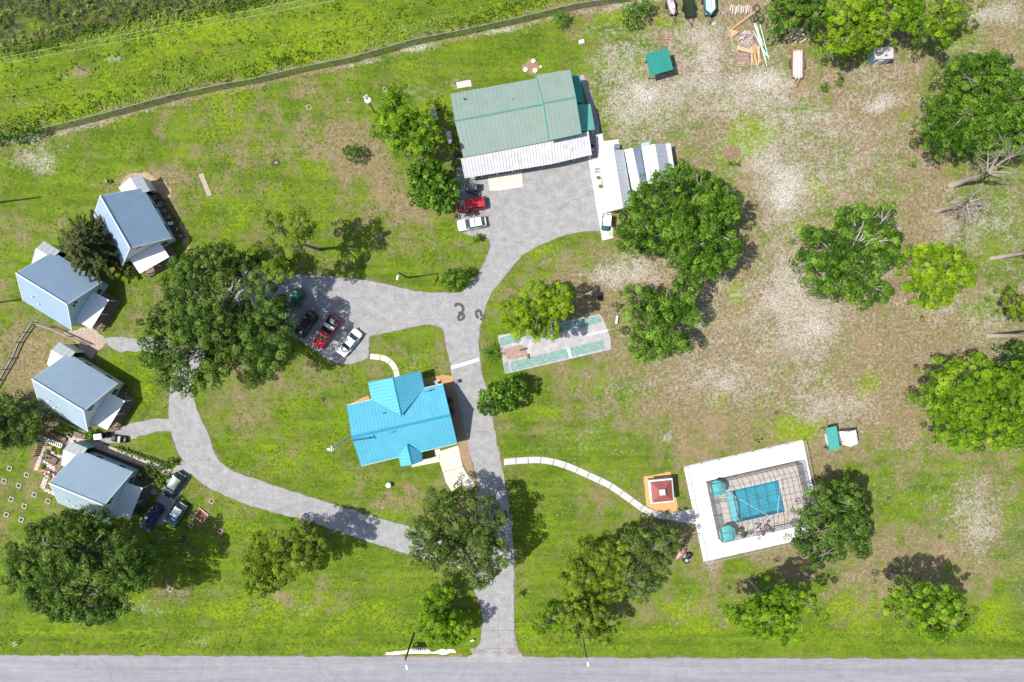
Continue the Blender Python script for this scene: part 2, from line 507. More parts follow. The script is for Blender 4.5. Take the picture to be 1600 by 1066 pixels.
    for (x, y, rx, ry, a) in [(350, 170, 45, 35, .6), (330, 225, 40, 20, .3), (640, 100, 30, 14, .6), (690, 160, 20, 20, .5), (650, 165, 30, 20, .3), (430, 295, 35, 20, .55), (365, 345, 40, 40, .35), (500, 270, 25, 30, .3), (720, 55, 60, 14, .3),
        (960, 22, 35, 14, .75), (1040, 35, 30, 16, .5), (820, 45, 30, 8, .5), (815, 45, 12, 8, .3), (1170, 190, 40, 30, .5), (1185, 220, 60, 28, .65), (1150, 240, 30, 18, .4), (1280, 288, 30, 22, .75), (1250, 350, 18, 12, .7), (1130, 160, 18, 10, .4), (1215, 172, 24, 14, .4),
        (1150, 465, 22, 40, .6), (1110, 500, 14, 14, .5), (1240, 510, 20, 14, .3), (850, 395, 30, 12, .55), (910, 395, 30, 20, .3), (1190, 550, 14, 12, .6), (1120, 628, 18, 16, .55), (1360, 600, 24, 24, .7), (1340, 615, 8, 8, .4), (1240, 672, 44, 26, .8), (885, 637, 26, 14, .35),
        (845, 650, 30, 14, .5), (1420, 170, 16, 24, .5), (1010, 40, 1, 1, 0), (1260, 665, 30, 20, .2), (1350, 680, 12, 10, .35), (1430, 700, 10, 8, .3), (1400, 910, 60, 14, .2), (1320, 945, 60, 22, .55), (1340, 970, 40, 16, .4), (1550, 955, 24, 20, .8), (1545, 980, 20, 12, .5), (1080, 965, 50, 24, .5), (1070, 945, 30, 14, .4),
        (860, 830, 30, 30, .4), (820, 870, 20, 60, .3), (900, 910, 30, 30, .3), (830, 980, 40, 30, .4), (1010, 1000, 60, 12, .3), (480, 880, 80, 50, .35), (560, 960, 120, 30, .45), (400, 960, 60, 30, .3), (340, 860, 50, 40, .4), (340, 950, 80, 20, .3), (380, 800, 40, 20, .3), (80, 990, 40, 20, .3), (120, 975, 30, 10, .5), (230, 930, 20, 10, .3),
        (220, 620, 50, 40, .35), (240, 575, 40, 14, .35), (430, 720, 60, 30, .45), (510, 690, 40, 30, .4), (470, 640, 40, 30, .25), (560, 740, 30, 20, .3), (400, 780, 30, 10, .2), (590, 560, 60, 14, .3), (680, 570, 30, 40, .3), (780, 470, 14, 40, .4), (765, 440, 1, 1, 0), (700, 390, 50, 40, .3), (620, 400, 50, 30, .2), (780, 740, 1, 1, 0), (820, 760, 20, 20, .3),
        (900, 760, 10, 60, .1), (1440, 470, 30, 20, .35), (1480, 500, 40, 14, .25), (1540, 400, 30, 40, .2), (1410, 290, 14, 14, .2), (1520, 60, 40, 30, .4), (1550, 140, 1, 1, 0), (20, 480, 20, 60, .2), (120, 310, 30, 60, .15), (310, 300, 30, 20, .2)]:
        blob(li, x, y, rx, ry, a)
    # the mown bank beside the road and the field beyond the fence
    li += 0.34 * np.exp(-((PY - 988) / 6.0) ** 2) + 0.26 * np.exp(-((PY - 1013) / 6.0) ** 2)
    g += 0.5 * sstep(980, 990, PY) * sstep(1030, 1022, PY)
    lf = 0.38 + 0.22 * np.sin(PX / 63.0) * np.sin(PY / 29.0 + PX / 90.0)
    g = g * (1 - north) + north * 1.05
    sd = sd * (1 - north) + north * 0.10
    li = li * (1 - north) + north * lf
    blob(sd, 690, 42, 30, 6, .45); blob(sd, 626, 45, 20, 6, .45); blob(sd, 182, 92, 14, 5, .8); blob(sd, 130, 110, 45, 8, .4, -17)
    blob(g, 130, 110, 50, 9, -.6, -17); blob(sd, 485, 50, 20, 8, .3); blob(sd, 40, 160, 20, 6, .4)
    # strip of brown thatch on both sides of the fence
    d = PY - fy
    g -= 0.55 * np.exp(-((d + 12) / 7.0) ** 2) + 0.5 * np.exp(-((d - 3) / 4.0) ** 2)
    sd += 0.55 * np.exp(-((d - 6) / 4.5) ** 2)
    # marsh in the top left corner
    marsh = sstep(14, -14, PY - np.interp(PX, [-200, 0, 60, 130, 200, 280, 420, 600, 1000], [120, 84, 72, 56, 38, 26, 0, -40, -120]))
    marsh = np.clip(marsh * (0.85 - 0.35 * np.exp(-((PX - 50) / 40.0) ** 2 - ((PY - 40) / 30.0) ** 2)), 0, 1)
    # drainage ditch parallel with the road, and small unevenness away from all paving
    keep = sstep(-135, -120, -np.abs(PX - 780) - 0) 
    ditch = np.exp(-((PY - 1001) / 6.5) ** 2) * sstep(0, 60, np.abs(PX - 780) - 45)
    Z = -0.32 * ditch - 0.5 * marsh - 0.02 * north
    g += 0.25 * ditch
    li -= 0.25 * ditch
    far = (np.abs(X) > 97) | (np.abs(Y) > 69)
    g = np.where(far & (PY > fy), 0.7, g)
    nv = X.size
    me = bpy.data.meshes.new('ground')
    ny, nx = X.shape
    idx = np.arange(nv).reshape(ny, nx)
    q = np.stack([idx[:-1, :-1], idx[:-1, 1:], idx[1:, 1:], idx[1:, :-1]], -1).reshape(-1, 4)
    # leave the swimming pool open
    cx = (PX.ravel()[q].mean(1)); cy = (PY.ravel()[q].mean(1))
    c0 = np.array([1181.0, 783.0]); a1 = np.array([0.979, -0.205]); a2 = np.array([0.205, 0.979])
    dd = np.stack([cx, cy], -1) - c0
    hole = (np.abs(dd @ a1) < 62) & (np.abs(dd @ a2) < 44)
    q = q[~hole]
    me.vertices.add(nv)
    me.vertices.foreach_set('co', np.stack([X.ravel(), Y.ravel(), Z.ravel()], -1).ravel().astype(np.float32))
    me.loops.add(q.size)
    me.loops.foreach_set('vertex_index', q.ravel().astype(np.int32))
    me.polygons.add(len(q))
    me.polygons.foreach_set('loop_start', (np.arange(len(q)) * 4).astype(np.int32))
    me.polygons.foreach_set('loop_total', np.full(len(q), 4, np.int32))
    at = me.color_attributes.new('cover', 'FLOAT_COLOR', 'POINT')
    at.data.foreach_set('color', np.stack([np.clip(g, 0, 1.3), np.clip(sd, 0, 1.3), np.clip(li, 0, 1.0), marsh], -1).reshape(-1).astype(np.float32))
    me.update(calc_edges=True)
    me.validate()
    me.materials.append(ground_material())
    me.polygons.foreach_set('use_smooth', [True] * len(me.polygons))
    o = bpy.data.objects.new('ground', me)
    COL.objects.link(o)
    return structure(o)
make_ground()

# ---------------------------------------------------------------- roads, drives, paths
asphalt = M('old_asphalt', (0.340, 0.332, 0.328), 0.9, var=0.16, scale=0.8, dirt=((0.24, 0.235, 0.235), 0.58, 0.6), bump=0.35)
asphalt_road = M('road_asphalt', (0.285, 0.280, 0.300), 0.85, var=0.1, scale=0.6, dirt=((0.21, 0.205, 0.22), 0.60, 0.5), bump=0.2)
def streaky(mat, rot, sx, sy, amt=0.35):
    nt = mat.node_tree
    N, L = nt.nodes, nt.links
    b = N['Principled BSDF']
    src = b.inputs['Base Color'].links[0].from_socket
    tc = N.new('ShaderNodeTexCoord'); mp = N.new('ShaderNodeMapping')
    mp.inputs['Rotation'].default_value = (0, 0, rot); mp.inputs['Scale'].default_value = (sx, sy, 1)
    n = N.new('ShaderNodeTexNoise'); n.inputs['Scale'].default_value = 1.0; n.inputs['Detail'].default_value = 7
    n.inputs['Roughness'].default_value = 0.7
    L.new(tc.outputs['Object'], mp.inputs['Vector']); L.new(mp.outputs['Vector'], n.inputs['Vector'])
    mr = N.new('ShaderNodeMapRange'); mr.inputs['From Min'].default_value = 0.35; mr.inputs['From Max'].default_value = 0.65
    mr.inputs['To Min'].default_value = 1 - amt; mr.inputs['To Max'].default_value = 1 + amt * 0.6
    L.new(n.outputs['Fac'], mr.inputs['Value'])
    vm = N.new('ShaderNodeVectorMath'); vm.operation = 'SCALE'
    L.new(src, vm.inputs[0]); L.new(mr.outputs[0], vm.inputs['Scale'])
    L.new(vm.outputs[0], b.inputs['Base Color'])
streaky(asphalt_road, 0, 0.06, 1.1, 0.16)
streaky(asphalt, R(35), 0.5, 0.9, 0.12)
streaky(asphalt, R(10), 2.6, 3.1, 0.15)
streaky(asphalt_road, 0, 1.2, 4.0, 0.08)
def cracks(mat, scale, width, dark):
    nt = mat.node_tree
    N, L = nt.nodes, nt.links
    b = N['Principled BSDF']
    src = b.inputs['Base Color'].links[0].from_socket
    tc = N.new('ShaderNodeTexCoord')
    ns = N.new('ShaderNodeTexNoise'); ns.inputs['Scale'].default_value = 0.8; ns.inputs['Detail'].default_value = 6
    L.new(tc.outputs['Object'], ns.inputs['Vector'])
    ad = N.new('ShaderNodeVectorMath'); ad.operation = 'MULTIPLY_ADD'; ad.inputs[1].default_value = (1.6, 1.6, 0)
    L.new(ns.outputs['Color'], ad.inputs[0]); L.new(tc.outputs['Object'], ad.inputs[2])
    v = N.new('ShaderNodeTexVoronoi'); v.feature = 'DISTANCE_TO_EDGE'; v.inputs['Scale'].default_value = scale
    L.new(ad.outputs[0], v.inputs['Vector'])
    mr = N.new('ShaderNodeMapRange'); mr.inputs['From Max'].default_value = width; mr.inputs['To Min'].default_value = dark; mr.inputs['To Max'].default_value = 1.0
    L.new(v.outputs['Distance'], mr.inputs['Value'])
    vm = N.new('ShaderNodeVectorMath'); vm.operation = 'SCALE'
    L.new(src, vm.inputs[0]); L.new(mr.outputs[0], vm.inputs['Scale']); L.new(vm.outputs[0], b.inputs['Base Color'])
cracks(asphalt, 0.11, 0.010, 0.84)
cracks(asphalt_road, 0.07, 0.006, 0.86)
concrete = M('pale_concrete', (0.54, 0.52, 0.50), 0.85, var=0.08, scale=1.2, dirt=((0.5, 0.47, 0.44), 0.62, 2.0), bump=0.15)
concrete_cream = M('cream_concrete', (0.70, 0.60, 0.50), 0.85, var=0.06, scale=0.8, dirt=((0.56, 0.47, 0.40), 0.6, 0.7), bump=0.1)
concrete_white = M('white_painted_deck', (0.72, 0.72, 0.72), 0.7, var=0.04, scale=1.2, dirt=((0.60, 0.58, 0.56), 0.62, 1.6))
mulch = M('orange_mulch', (0.52, 0.30, 0.13), 0.95, var=0.28, scale=9.0, bump=0.6)
gravel = M('brown_gravel', (0.33, 0.22, 0.13), 0.95, var=0.45, scale=7.0, dirt=((0.50, 0.38, 0.24), 0.55, 9.0), bump=0.6)
soil = M('dark_soil', (0.09, 0.065, 0.045), 0.95, var=0.4, scale=6.0, bump=0.6)
joint_dark = M('dark_joint_grout', (0.16, 0.15, 0.14), 0.95)  # dark grout of the expansion joints

verge = M('verge_soil', (0.20, 0.15, 0.09), 0.95, var=0.4, scale=2.5, dirt=((0.10, 0.15, 0.02), 0.44, 1.3), bump=0.4)
edge = [(-1800 + i * 200, 1024 + 3.2 * (i * 200 - 1800) / 800.0) for i in range(28)]
road_poly = [(x, y) for x, y in edge] + [(3600, 1150), (-1800, 1130)]
sheet('road', None, 0.020, asphalt_road, raw=W(road_poly), amp=0.10, f=0.9, border=0.15)
sheet('driveway', [(715, 1034), (738, 1023), (750, 1006), (753, 985), (753, 960), (748, 936), (738, 920), (738, 880), (744, 800), (749, 763), (740, 730), (728, 682), (716, 625), (707, 597), (704, 572), (695, 530), (694, 500), (712, 470),
    (722, 457), (745, 433), (758, 408), (766, 384), (763, 372), (740, 371), (724, 364), (716, 348), (714, 300), (712, 262), (925, 228), (942, 361), (912, 362), (885, 366), (837, 386), (816, 400), (800, 417), (785, 436), (770, 454), (758, 480),
    (750, 510), (748, 535), (752, 579), (762, 612), (769, 650), (776, 690), (786, 737), (794, 782), (800, 830), (803, 870), (803, 985), (807, 1010), (816, 1024), (830, 1036)], 0.024, asphalt, amp=0.09, border=0.16)
sheet('parking_area', [(380, 400), (410, 418), (440, 428), (470, 430), (512, 431), (575, 438), (607, 446), (650, 455), (687, 458), (728, 457), (735, 490), (703, 532), (697, 522), (690, 512), (670, 507), (648, 510), (625, 516), (600, 521), (577, 525), (576, 559),
    (558, 566), (540, 570), (522, 566), (507, 558), (482, 541), (460, 525), (430, 505), (400, 500), (360, 470)], 0.028, asphalt, amp=0.09, border=0.16)
sheet('access_lane', None, 0.032, asphalt, raw=stroke([(420, 440), (370, 470), (322, 520), (290, 570), (283, 610), (287, 650), (301, 690), (320, 728), (352, 752), (400, 771), (470, 792), (540, 814), (600, 833), (660, 850), (720, 866), (775, 890)],
    [50, 46, 42, 38, 35, 46, 56, 46, 40, 42, 38, 38, 40, 42, 44, 46]), amp=0.10, border=0.14)
sheet('access_lane', [(270, 655), (240, 654), (205, 662), (165, 676), (150, 690), (160, 694), (195, 690), (225, 681), (245, 674), (275, 673)], 0.036, asphalt, amp=0.1, border=0.12)
sheet('access_lane', [(158, 531), (180, 526), (215, 529), (250, 526), (275, 535), (275, 552), (240, 550), (205, 549), (184, 550), (170, 541)], 0.020, asphalt, amp=0.16)
sheet('parking_pad', [(273, 731), (284, 720), (300, 737), (294, 752), (284, 770), (268, 795), (255, 820), (232, 822), (238, 795), (252, 768)], 0.040, asphalt, amp=0.08)
structure(MB().prism(straight(W([(705, 577), (704, 572), (722, 567), (748, 559), (749, 564), (724, 572)])), 0.0, 0.034).build('crossing_strip', concrete_white))
# expansion joints on the drive mouth and darker oil marks at the fork
jm = MB()
for y in (985, 1014):
    a, b = G(755, y), G(803, y)
    jm.box(((a.x + b.x) / 2, a.y, 0.026), (b.x - a.x, 0.06, 0.006))
a = G(779, 960); b = G(779, 1022)
jm.box((a.x, (a.y + b.y) / 2, 0.0265), (0.05, a.y - b.y, 0.006))
structure(jm.build('expansion_joint', joint_dark))
oil = M('oil_black', (0.075, 0.068, 0.065), 0.7, var=0.3, scale=6)
def ribbon(pts, w, z, name):
    c = catmull(W(pts), 0.25, closed=False)
    L, Rr = [], []
    for i, p in enumerate(c):
        a, b = c[max(0, i - 1)], c[min(len(c) - 1, i + 1)]
        l = math.dist(a, b) or 1
        nx, ny = -(b[1] - a[1]) / l, (b[0] - a[0]) / l
        ww = w * (0.7 + 0.5 * abs(mnoise.noise(Vector((p[0] * 1.5, p[1] * 1.5, 0))))) * (0.5 if i in (0, len(c) - 1) else 1)
        L.append((p[0] + nx * ww, p[1] + ny * ww)); Rr.append((p[0] - nx * ww, p[1] - ny * ww))
    n = len(c)
    vs = [(x, y, z) for x, y in L + Rr]
    structure(MB().add(vs, [(i, n + i, n + i + 1, i + 1) for i in range(n - 1)]).build(name, oil))
ribbon([(710, 479), (715, 475), (721, 477), (724, 483), (722, 489), (725, 494), (722, 499), (717, 500), (716, 496), (719, 492), (717, 487)], 0.30, 0.033, 'oil_stain')
ribbon([(748, 498), (745, 494), (744, 488), (747, 485), (751, 487), (752, 493), (756, 494), (755, 498), (750, 499)], 0.28, 0.034, 'oil_stain')
for (x, y, w) in [(560, 470, .5), (640, 480, .6), (600, 495, .7), (900, 290, .6), (870, 330, .5), (735, 560, .5), (760, 660, .5), (770, 720, .4)]:
    pass

# walks made of separate slabs
def slab_walk(name, pxs, width, pitch, mat, z=0.06, gap=0.05):
    c = catmull(W(pxs), 0.1, closed=False)
    root = bpy.data.objects.new(name, None)
    COL.objects.link(root)
    root['kind'] = 'structure'
    acc, cuts = 0.0, [0]
    for i in range(1, len(c)):
        acc += math.dist(c[i], c[i - 1])
        if acc >= pitch:
            cuts.append(i); acc = 0
    if cuts[-1] != len(c) - 1:
        cuts.append(len(c) - 1)
    def side(i, s, back=0.0):
        a, b = c[max(0, i - 2)], c[min(len(c) - 1, i + 2)]
        l = math.dist(a, b) or 1
        dx, dy = (b[0] - a[0]) / l, (b[1] - a[1]) / l
        return (c[i][0] - dy * s * width / 2 + dx * back, c[i][1] + dx * s * width / 2 + dy * back)
    for k in range(len(cuts) - 1):
        i, j = cuts[k], cuts[k + 1]
        m = (i + j) // 2
        poly = [side(i, -1, gap), side(m, -1), side(j, -1, -gap), side(j, 1, -gap), side(m, 1), side(i, 1, gap)]
        MB().prism(poly, -0.04, z + 0.008 * random.random()).build('slab', mat, root, shift=False)
    return root
slab_walk('pool_walkway', [(787, 722), (812, 720), (845, 719), (880, 726), (920, 743), (955, 760), (985, 781), (1008, 797), (1030, 805), (1048, 807)], 1.0, 1.9, concrete)
MB().prism(W([(1048.4, 801.5), (1060, 799), (1084.3, 794.2), (1090, 818.2), (1062, 816), (1048.4, 812)]), -0.04, 0.075).build('path_apron', concrete)['kind'] = 'structure'
slab_walk('front_walkway', [(578, 557), (590, 558), (603, 561), (613, 569), (619, 580), (621, 596)], 0.85, 1.6, concrete_cream)
slab_walk('garden_path', [(108, 690), (125, 690), (150, 696), (175, 704), (205, 716), (240, 728), (266, 739)], 1.05, 2.6, M('pink_concrete', (0.50, 0.42, 0.37), 0.9, var=0.12, scale=2.5, dirt=((0.36, 0.29, 0.25), 0.58, 4.0)))
# light concrete pads
def pads(name, polys, mat, z=0.07):
    root = bpy.data.objects.new(name, None)
    COL.objects.link(root)
    root['kind'] = 'structure'
    for p in polys:
        MB().prism(W(p), -0.05, z + random.random() * 0.006).build('slab', mat, root, shift=False)
    return root
pads('carport_driveway', [[(688, 705), (716, 696), (720, 716), (723, 729), (692, 738), (687, 722)], [(723.3, 729.6), (729, 740), (744, 756), (735, 765), (722, 757), (706, 768), (697, 754), (692.3, 738.7)],
     [(642, 722), (686.6, 712), (687, 721.6), (644, 730)], [(678, 703.5), (687.5, 701), (688, 711.2), (680, 713)]], concrete_cream)
pads('workshop_apron', [[(762, 276), (815, 268), (817, 292), (780, 298), (765, 298)], [(713, 297), (728, 290), (728, 297), (716, 302)]], M('bright_apron', (0.68, 0.58, 0.50), 0.9, var=0.12, scale=0.9, dirt=((0.48, 0.38, 0.32), 0.58, 1.5)), 0.045)
pads('shed_yard', [[(930, 210), (941, 208), (943, 221), (966, 218), (968, 236), (945, 243), (934, 243)], [(919, 249), (934, 245), (941, 285), (926, 288)], [(926.3, 288.6), (941.1, 285.6), (949, 332), (934, 334.5)],
     [(934.3, 335.3), (955, 332), (958, 372), (941, 376)], [(985, 292), (1035, 282), (1040, 300), (1000, 318)]], M('yard_concrete', (0.74, 0.71, 0.68), 0.85, var=0.05, scale=1.5, dirt=((0.58, 0.48, 0.42), 0.62, 1.0)), 0.05)
pads('workshop_side_path', [[(905, 118), (912, 117), (925, 150), (936, 195), (938, 240), (921, 246), (918, 205), (925, 200), (918, 160)]], M('grey_walk', (0.36, 0.34, 0.35), 0.9), 0.03)
sheet('gravel_bed', [(692, 594), (706, 590), (709, 602), (716, 630), (727, 676), (733, 700), (738, 727), (744, 752), (735, 745), (727, 731), (720, 712), (715, 688), (700, 640)], 0.045, gravel, amp=0.06)
sheet('gravel_bed', [(545, 632), (575, 618), (579, 624), (560, 634)], 0.045, mulch, amp=0.06)
sheet('gravel_bed', [(658, 592), (692, 586), (708, 588), (707, 597), (690, 604), (660, 606)], 0.05, mulch, amp=0.08)
sheet('mulch_bed', [(1005.5, 745), (1047.8, 737.5), (1060.8, 800), (1040, 804), (1010, 791)], 0.05, M('ochre_mulch', (0.62, 0.36, 0.14), 0.95, var=0.2, scale=9.0, bump=0.5), amp=0.04)
sheet('limestone_strip', [(603, 1021), (625, 1017), (640, 1015), (668, 1014), (674, 1019), (690, 1015), (711, 1015), (712, 1019), (690, 1023), (672, 1020), (650, 1022), (625, 1022), (604, 1024)], 0.03, M('crushed_limestone', (0.78, 0.76, 0.74), 0.95, var=0.08, scale=6, bump=0.5), amp=0.12)
sheet('bare_earth', [(600, 1022), (612, 1023), (640, 1025), (700, 1024), (722, 1022), (722, 1027), (650, 1028), (600, 1026)], 0.012, M('red_earth', (0.30, 0.19, 0.11), 0.95, var=0.3, scale=5), amp=0.15)
for q_ in ([(736, 1016), (744, 1012), (752, 1013), (757, 1017), (764, 1019), (757, 1022), (746, 1020), (738, 1021)], [(790, 1019), (797, 1015), (805, 1011), (811, 1017), (817, 1022), (808, 1023), (796, 1022)], [(766, 1020), (776, 1018), (788, 1020), (777, 1022)], [(801, 998), (804, 996), (805, 1008), (802, 1010)]):
    sheet('gravel_spill', q_, 0.028, M('rubble_earth', (0.26, 0.22, 0.21), 0.95, var=0.4, scale=3, dirt=((0.42, 0.38, 0.36), 0.5, 4.0)), amp=0.22)
sheet('bare_earth', [(186, 286), (203, 272), (222, 268), (245, 280), (262, 290), (270, 306), (256, 312), (246, 300), (230, 292), (212, 286), (196, 296)], 0.010, M('orange_sand', (0.40, 0.29, 0.17), 0.95, var=0.25, scale=1.6, dirt=((0.17, 0.20, 0.05), 0.52, 1.2)), amp=0.45)
sheet('bare_earth', [(283, 345), (296, 372), (298, 392), (290, 400), (286, 380), (278, 356)], 0.011, MATS['orange_sand'], amp=0.4)

# ---------------------------------------------------------------- trees
def leaf_material(name, c0, c1, c2, trans=0.2):
    m = bpy.data.materials.new(name)
    m.use_nodes = True
    nt = m.node_tree
    N, L = nt.nodes, nt.links
    b = N['Principled BSDF']
    b.inputs['Roughness'].default_value = 0.65
    b.inputs['Specular IOR Level'].default_value = 0.16
    at = N.new('ShaderNodeAttribute'); at.attribute_name = 'tint'
    r = N.new('ShaderNodeValToRGB')
    r.color_ramp.elements[0].position = 0.05; r.color_ramp.elements[0].color = (*c0, 1)
    r.color_ramp.elements[1].position = 0.95; r.color_ramp.elements[1].color = (*c2, 1)
    e = r.color_ramp.elements.new(0.5); e.color = (*c1, 1)
    L.new(at.outputs['Fac'], r.inputs['Fac'])
    L.new(r.outputs['Color'], b.inputs['Base Color'])
    t = N.new('ShaderNodeBsdfTranslucent')
    vm = N.new('ShaderNodeVectorMath'); vm.operation = 'MULTIPLY'; vm.inputs[1].default_value = (1.2, 1.35, 0.5)
    L.new(r.outputs['Color'], vm.inputs[0]); L.new(vm.outputs[0], t.inputs['Color'])
    mx = N.new('ShaderNodeMixShader'); mx.inputs['Fac'].default_value = trans
    L.new(b.outputs[0], mx.inputs[1]); L.new(t.outputs[0], mx.inputs[2])
    L.new(mx.outputs[0], N['Material Output'].inputs['Surface'])
    return m

LEAF = {
    'oak': leaf_material('oak_leaves', (0.018, 0.048, 0.005), (0.072, 0.145, 0.014), (0.250, 0.370, 0.075)),
    'olive': leaf_material('olive_oak_leaves', (0.032, 0.062, 0.008), (0.110, 0.170, 0.024), (0.280, 0.360, 0.095)),
    'fresh': leaf_material('fresh_leaves', (0.018, 0.058, 0.004), (0.078, 0.180, 0.008), (0.250, 0.420, 0.048)),
    'pine': leaf_material('pine_needles', (0.035, 0.100, 0.004), (0.145, 0.290, 0.006), (0.350, 0.500, 0.030)),
    'pine_dull': leaf_material('dull_pine_needles', (0.070, 0.115, 0.008), (0.180, 0.265, 0.014), (0.340, 0.420, 0.050)),
    'cedar': leaf_material('cedar_sprays', (0.028, 0.042, 0.012), (0.085, 0.105, 0.026), (0.210, 0.220, 0.070)),
    'yellow': leaf_material('yellow_green_leaves', (0.068, 0.145, 0.004), (0.190, 0.330, 0.006), (0.380, 0.510, 0.028)),
}
bark = M('grey_bark', (0.24, 0.205, 0.18), 0.95, var=0.35, scale=3, bump=0.6)
bark_pale = M('pale_lichen_bark', (0.40, 0.37, 0.34), 0.95, var=0.25, scale=3, bump=0.6)
bark_dead = M('bleached_dead_wood', (0.36, 0.30, 0.25), 0.95, var=0.3, scale=2.5, bump=0.6)

def leaf_mesh(name, mat, P, Nn, T, s, asp, tint, parent):
    """P centres, Nn normals, T tangents (all n x 3 world), s half length, asp width ratio"""
    n = len(P)
    B = np.cross(Nn, T)
    B /= np.linalg.norm(B, axis=1, keepdims=True) + 1e-9
    l = T * s[:, None]
    w = B * (s * asp)[:, None]
    bend = Nn * (s * 0.25)[:, None]
    v = np.stack([P - l, P + w + bend * 0.6, P + l, P - w + bend * 0.6], 1).reshape(-1, 3)
    lo = np.array(parent.location)
    v = (v - lo).astype(np.float32)
    me = bpy.data.meshes.new(name)
    me.vertices.add(4 * n)
    me.vertices.foreach_set('co', v.ravel())
    me.loops.add(4 * n)
    me.loops.foreach_set('vertex_index', np.arange(4 * n, dtype=np.int32))
    me.polygons.add(n)
    me.polygons.foreach_set('loop_start', (np.arange(n) * 4).astype(np.int32))
    me.polygons.foreach_set('loop_total', np.full(n, 4, np.int32))
    a = me.attributes.new('tint', 'FLOAT', 'FACE')
    a.data.foreach_set('value', np.clip(tint, 0, 1).astype(np.float32))
    me.materials.append(mat)
    me.update(calc_edges=True)
    o = bpy.data.objects.new(name, me)
    COL.objects.link(o)
    o.parent = parent
    return o
def unit(v):
    return v / (np.linalg.norm(v, axis=1, keepdims=True) + 1e-9)

KIND = {
    #          clump radius   spacing  leaf  aspect dens  dome  gap   limbs flat
    'oak':   dict(rc=(0.50, 1.05), sp=1.02, leaf=0.115, asp=0.62, dens=370, dome=0.42, gap=0.08, limbs=26, flat=0.85, jz=0.8, mac=0.9, cut=-0.62),
    'clumpy': dict(rc=(0.60, 1.20), sp=1.02, leaf=0.115, asp=0.62, dens=360, dome=0.32, gap=0.08, limbs=30, flat=0.7, jz=0.6, mac=0.9, cut=-0.20),
    'broad': dict(rc=(0.40, 0.75), sp=0.95, leaf=0.20, asp=0.6, dens=150, dome=0.6, gap=0.04, limbs=8, flat=0.8, jz=0.6, mac=0.6, cut=-0.6),
    'pine':  dict(rc=(0.45, 1.00), sp=1.02, leaf=0.135, asp=0.42, dens=400, dome=0.40, gap=0.08, limbs=22, flat=0.75, jz=0.8, mac=1.0, cut=-0.34),
    'sparse': dict(rc=(0.45, 0.95), sp=1.02, leaf=0.135, asp=0.42, dens=330, dome=0.40, gap=0.18, limbs=24, flat=0.75, jz=1.2, mac=1.0, cut=-0.18),
    'shrub': dict(rc=(0.30, 0.55), sp=0.85, leaf=0.12, asp=0.6, dens=300, dome=0.7, gap=0.0, limbs=5, flat=0.9, jz=0.3, mac=0.2, cut=-0.8),
}
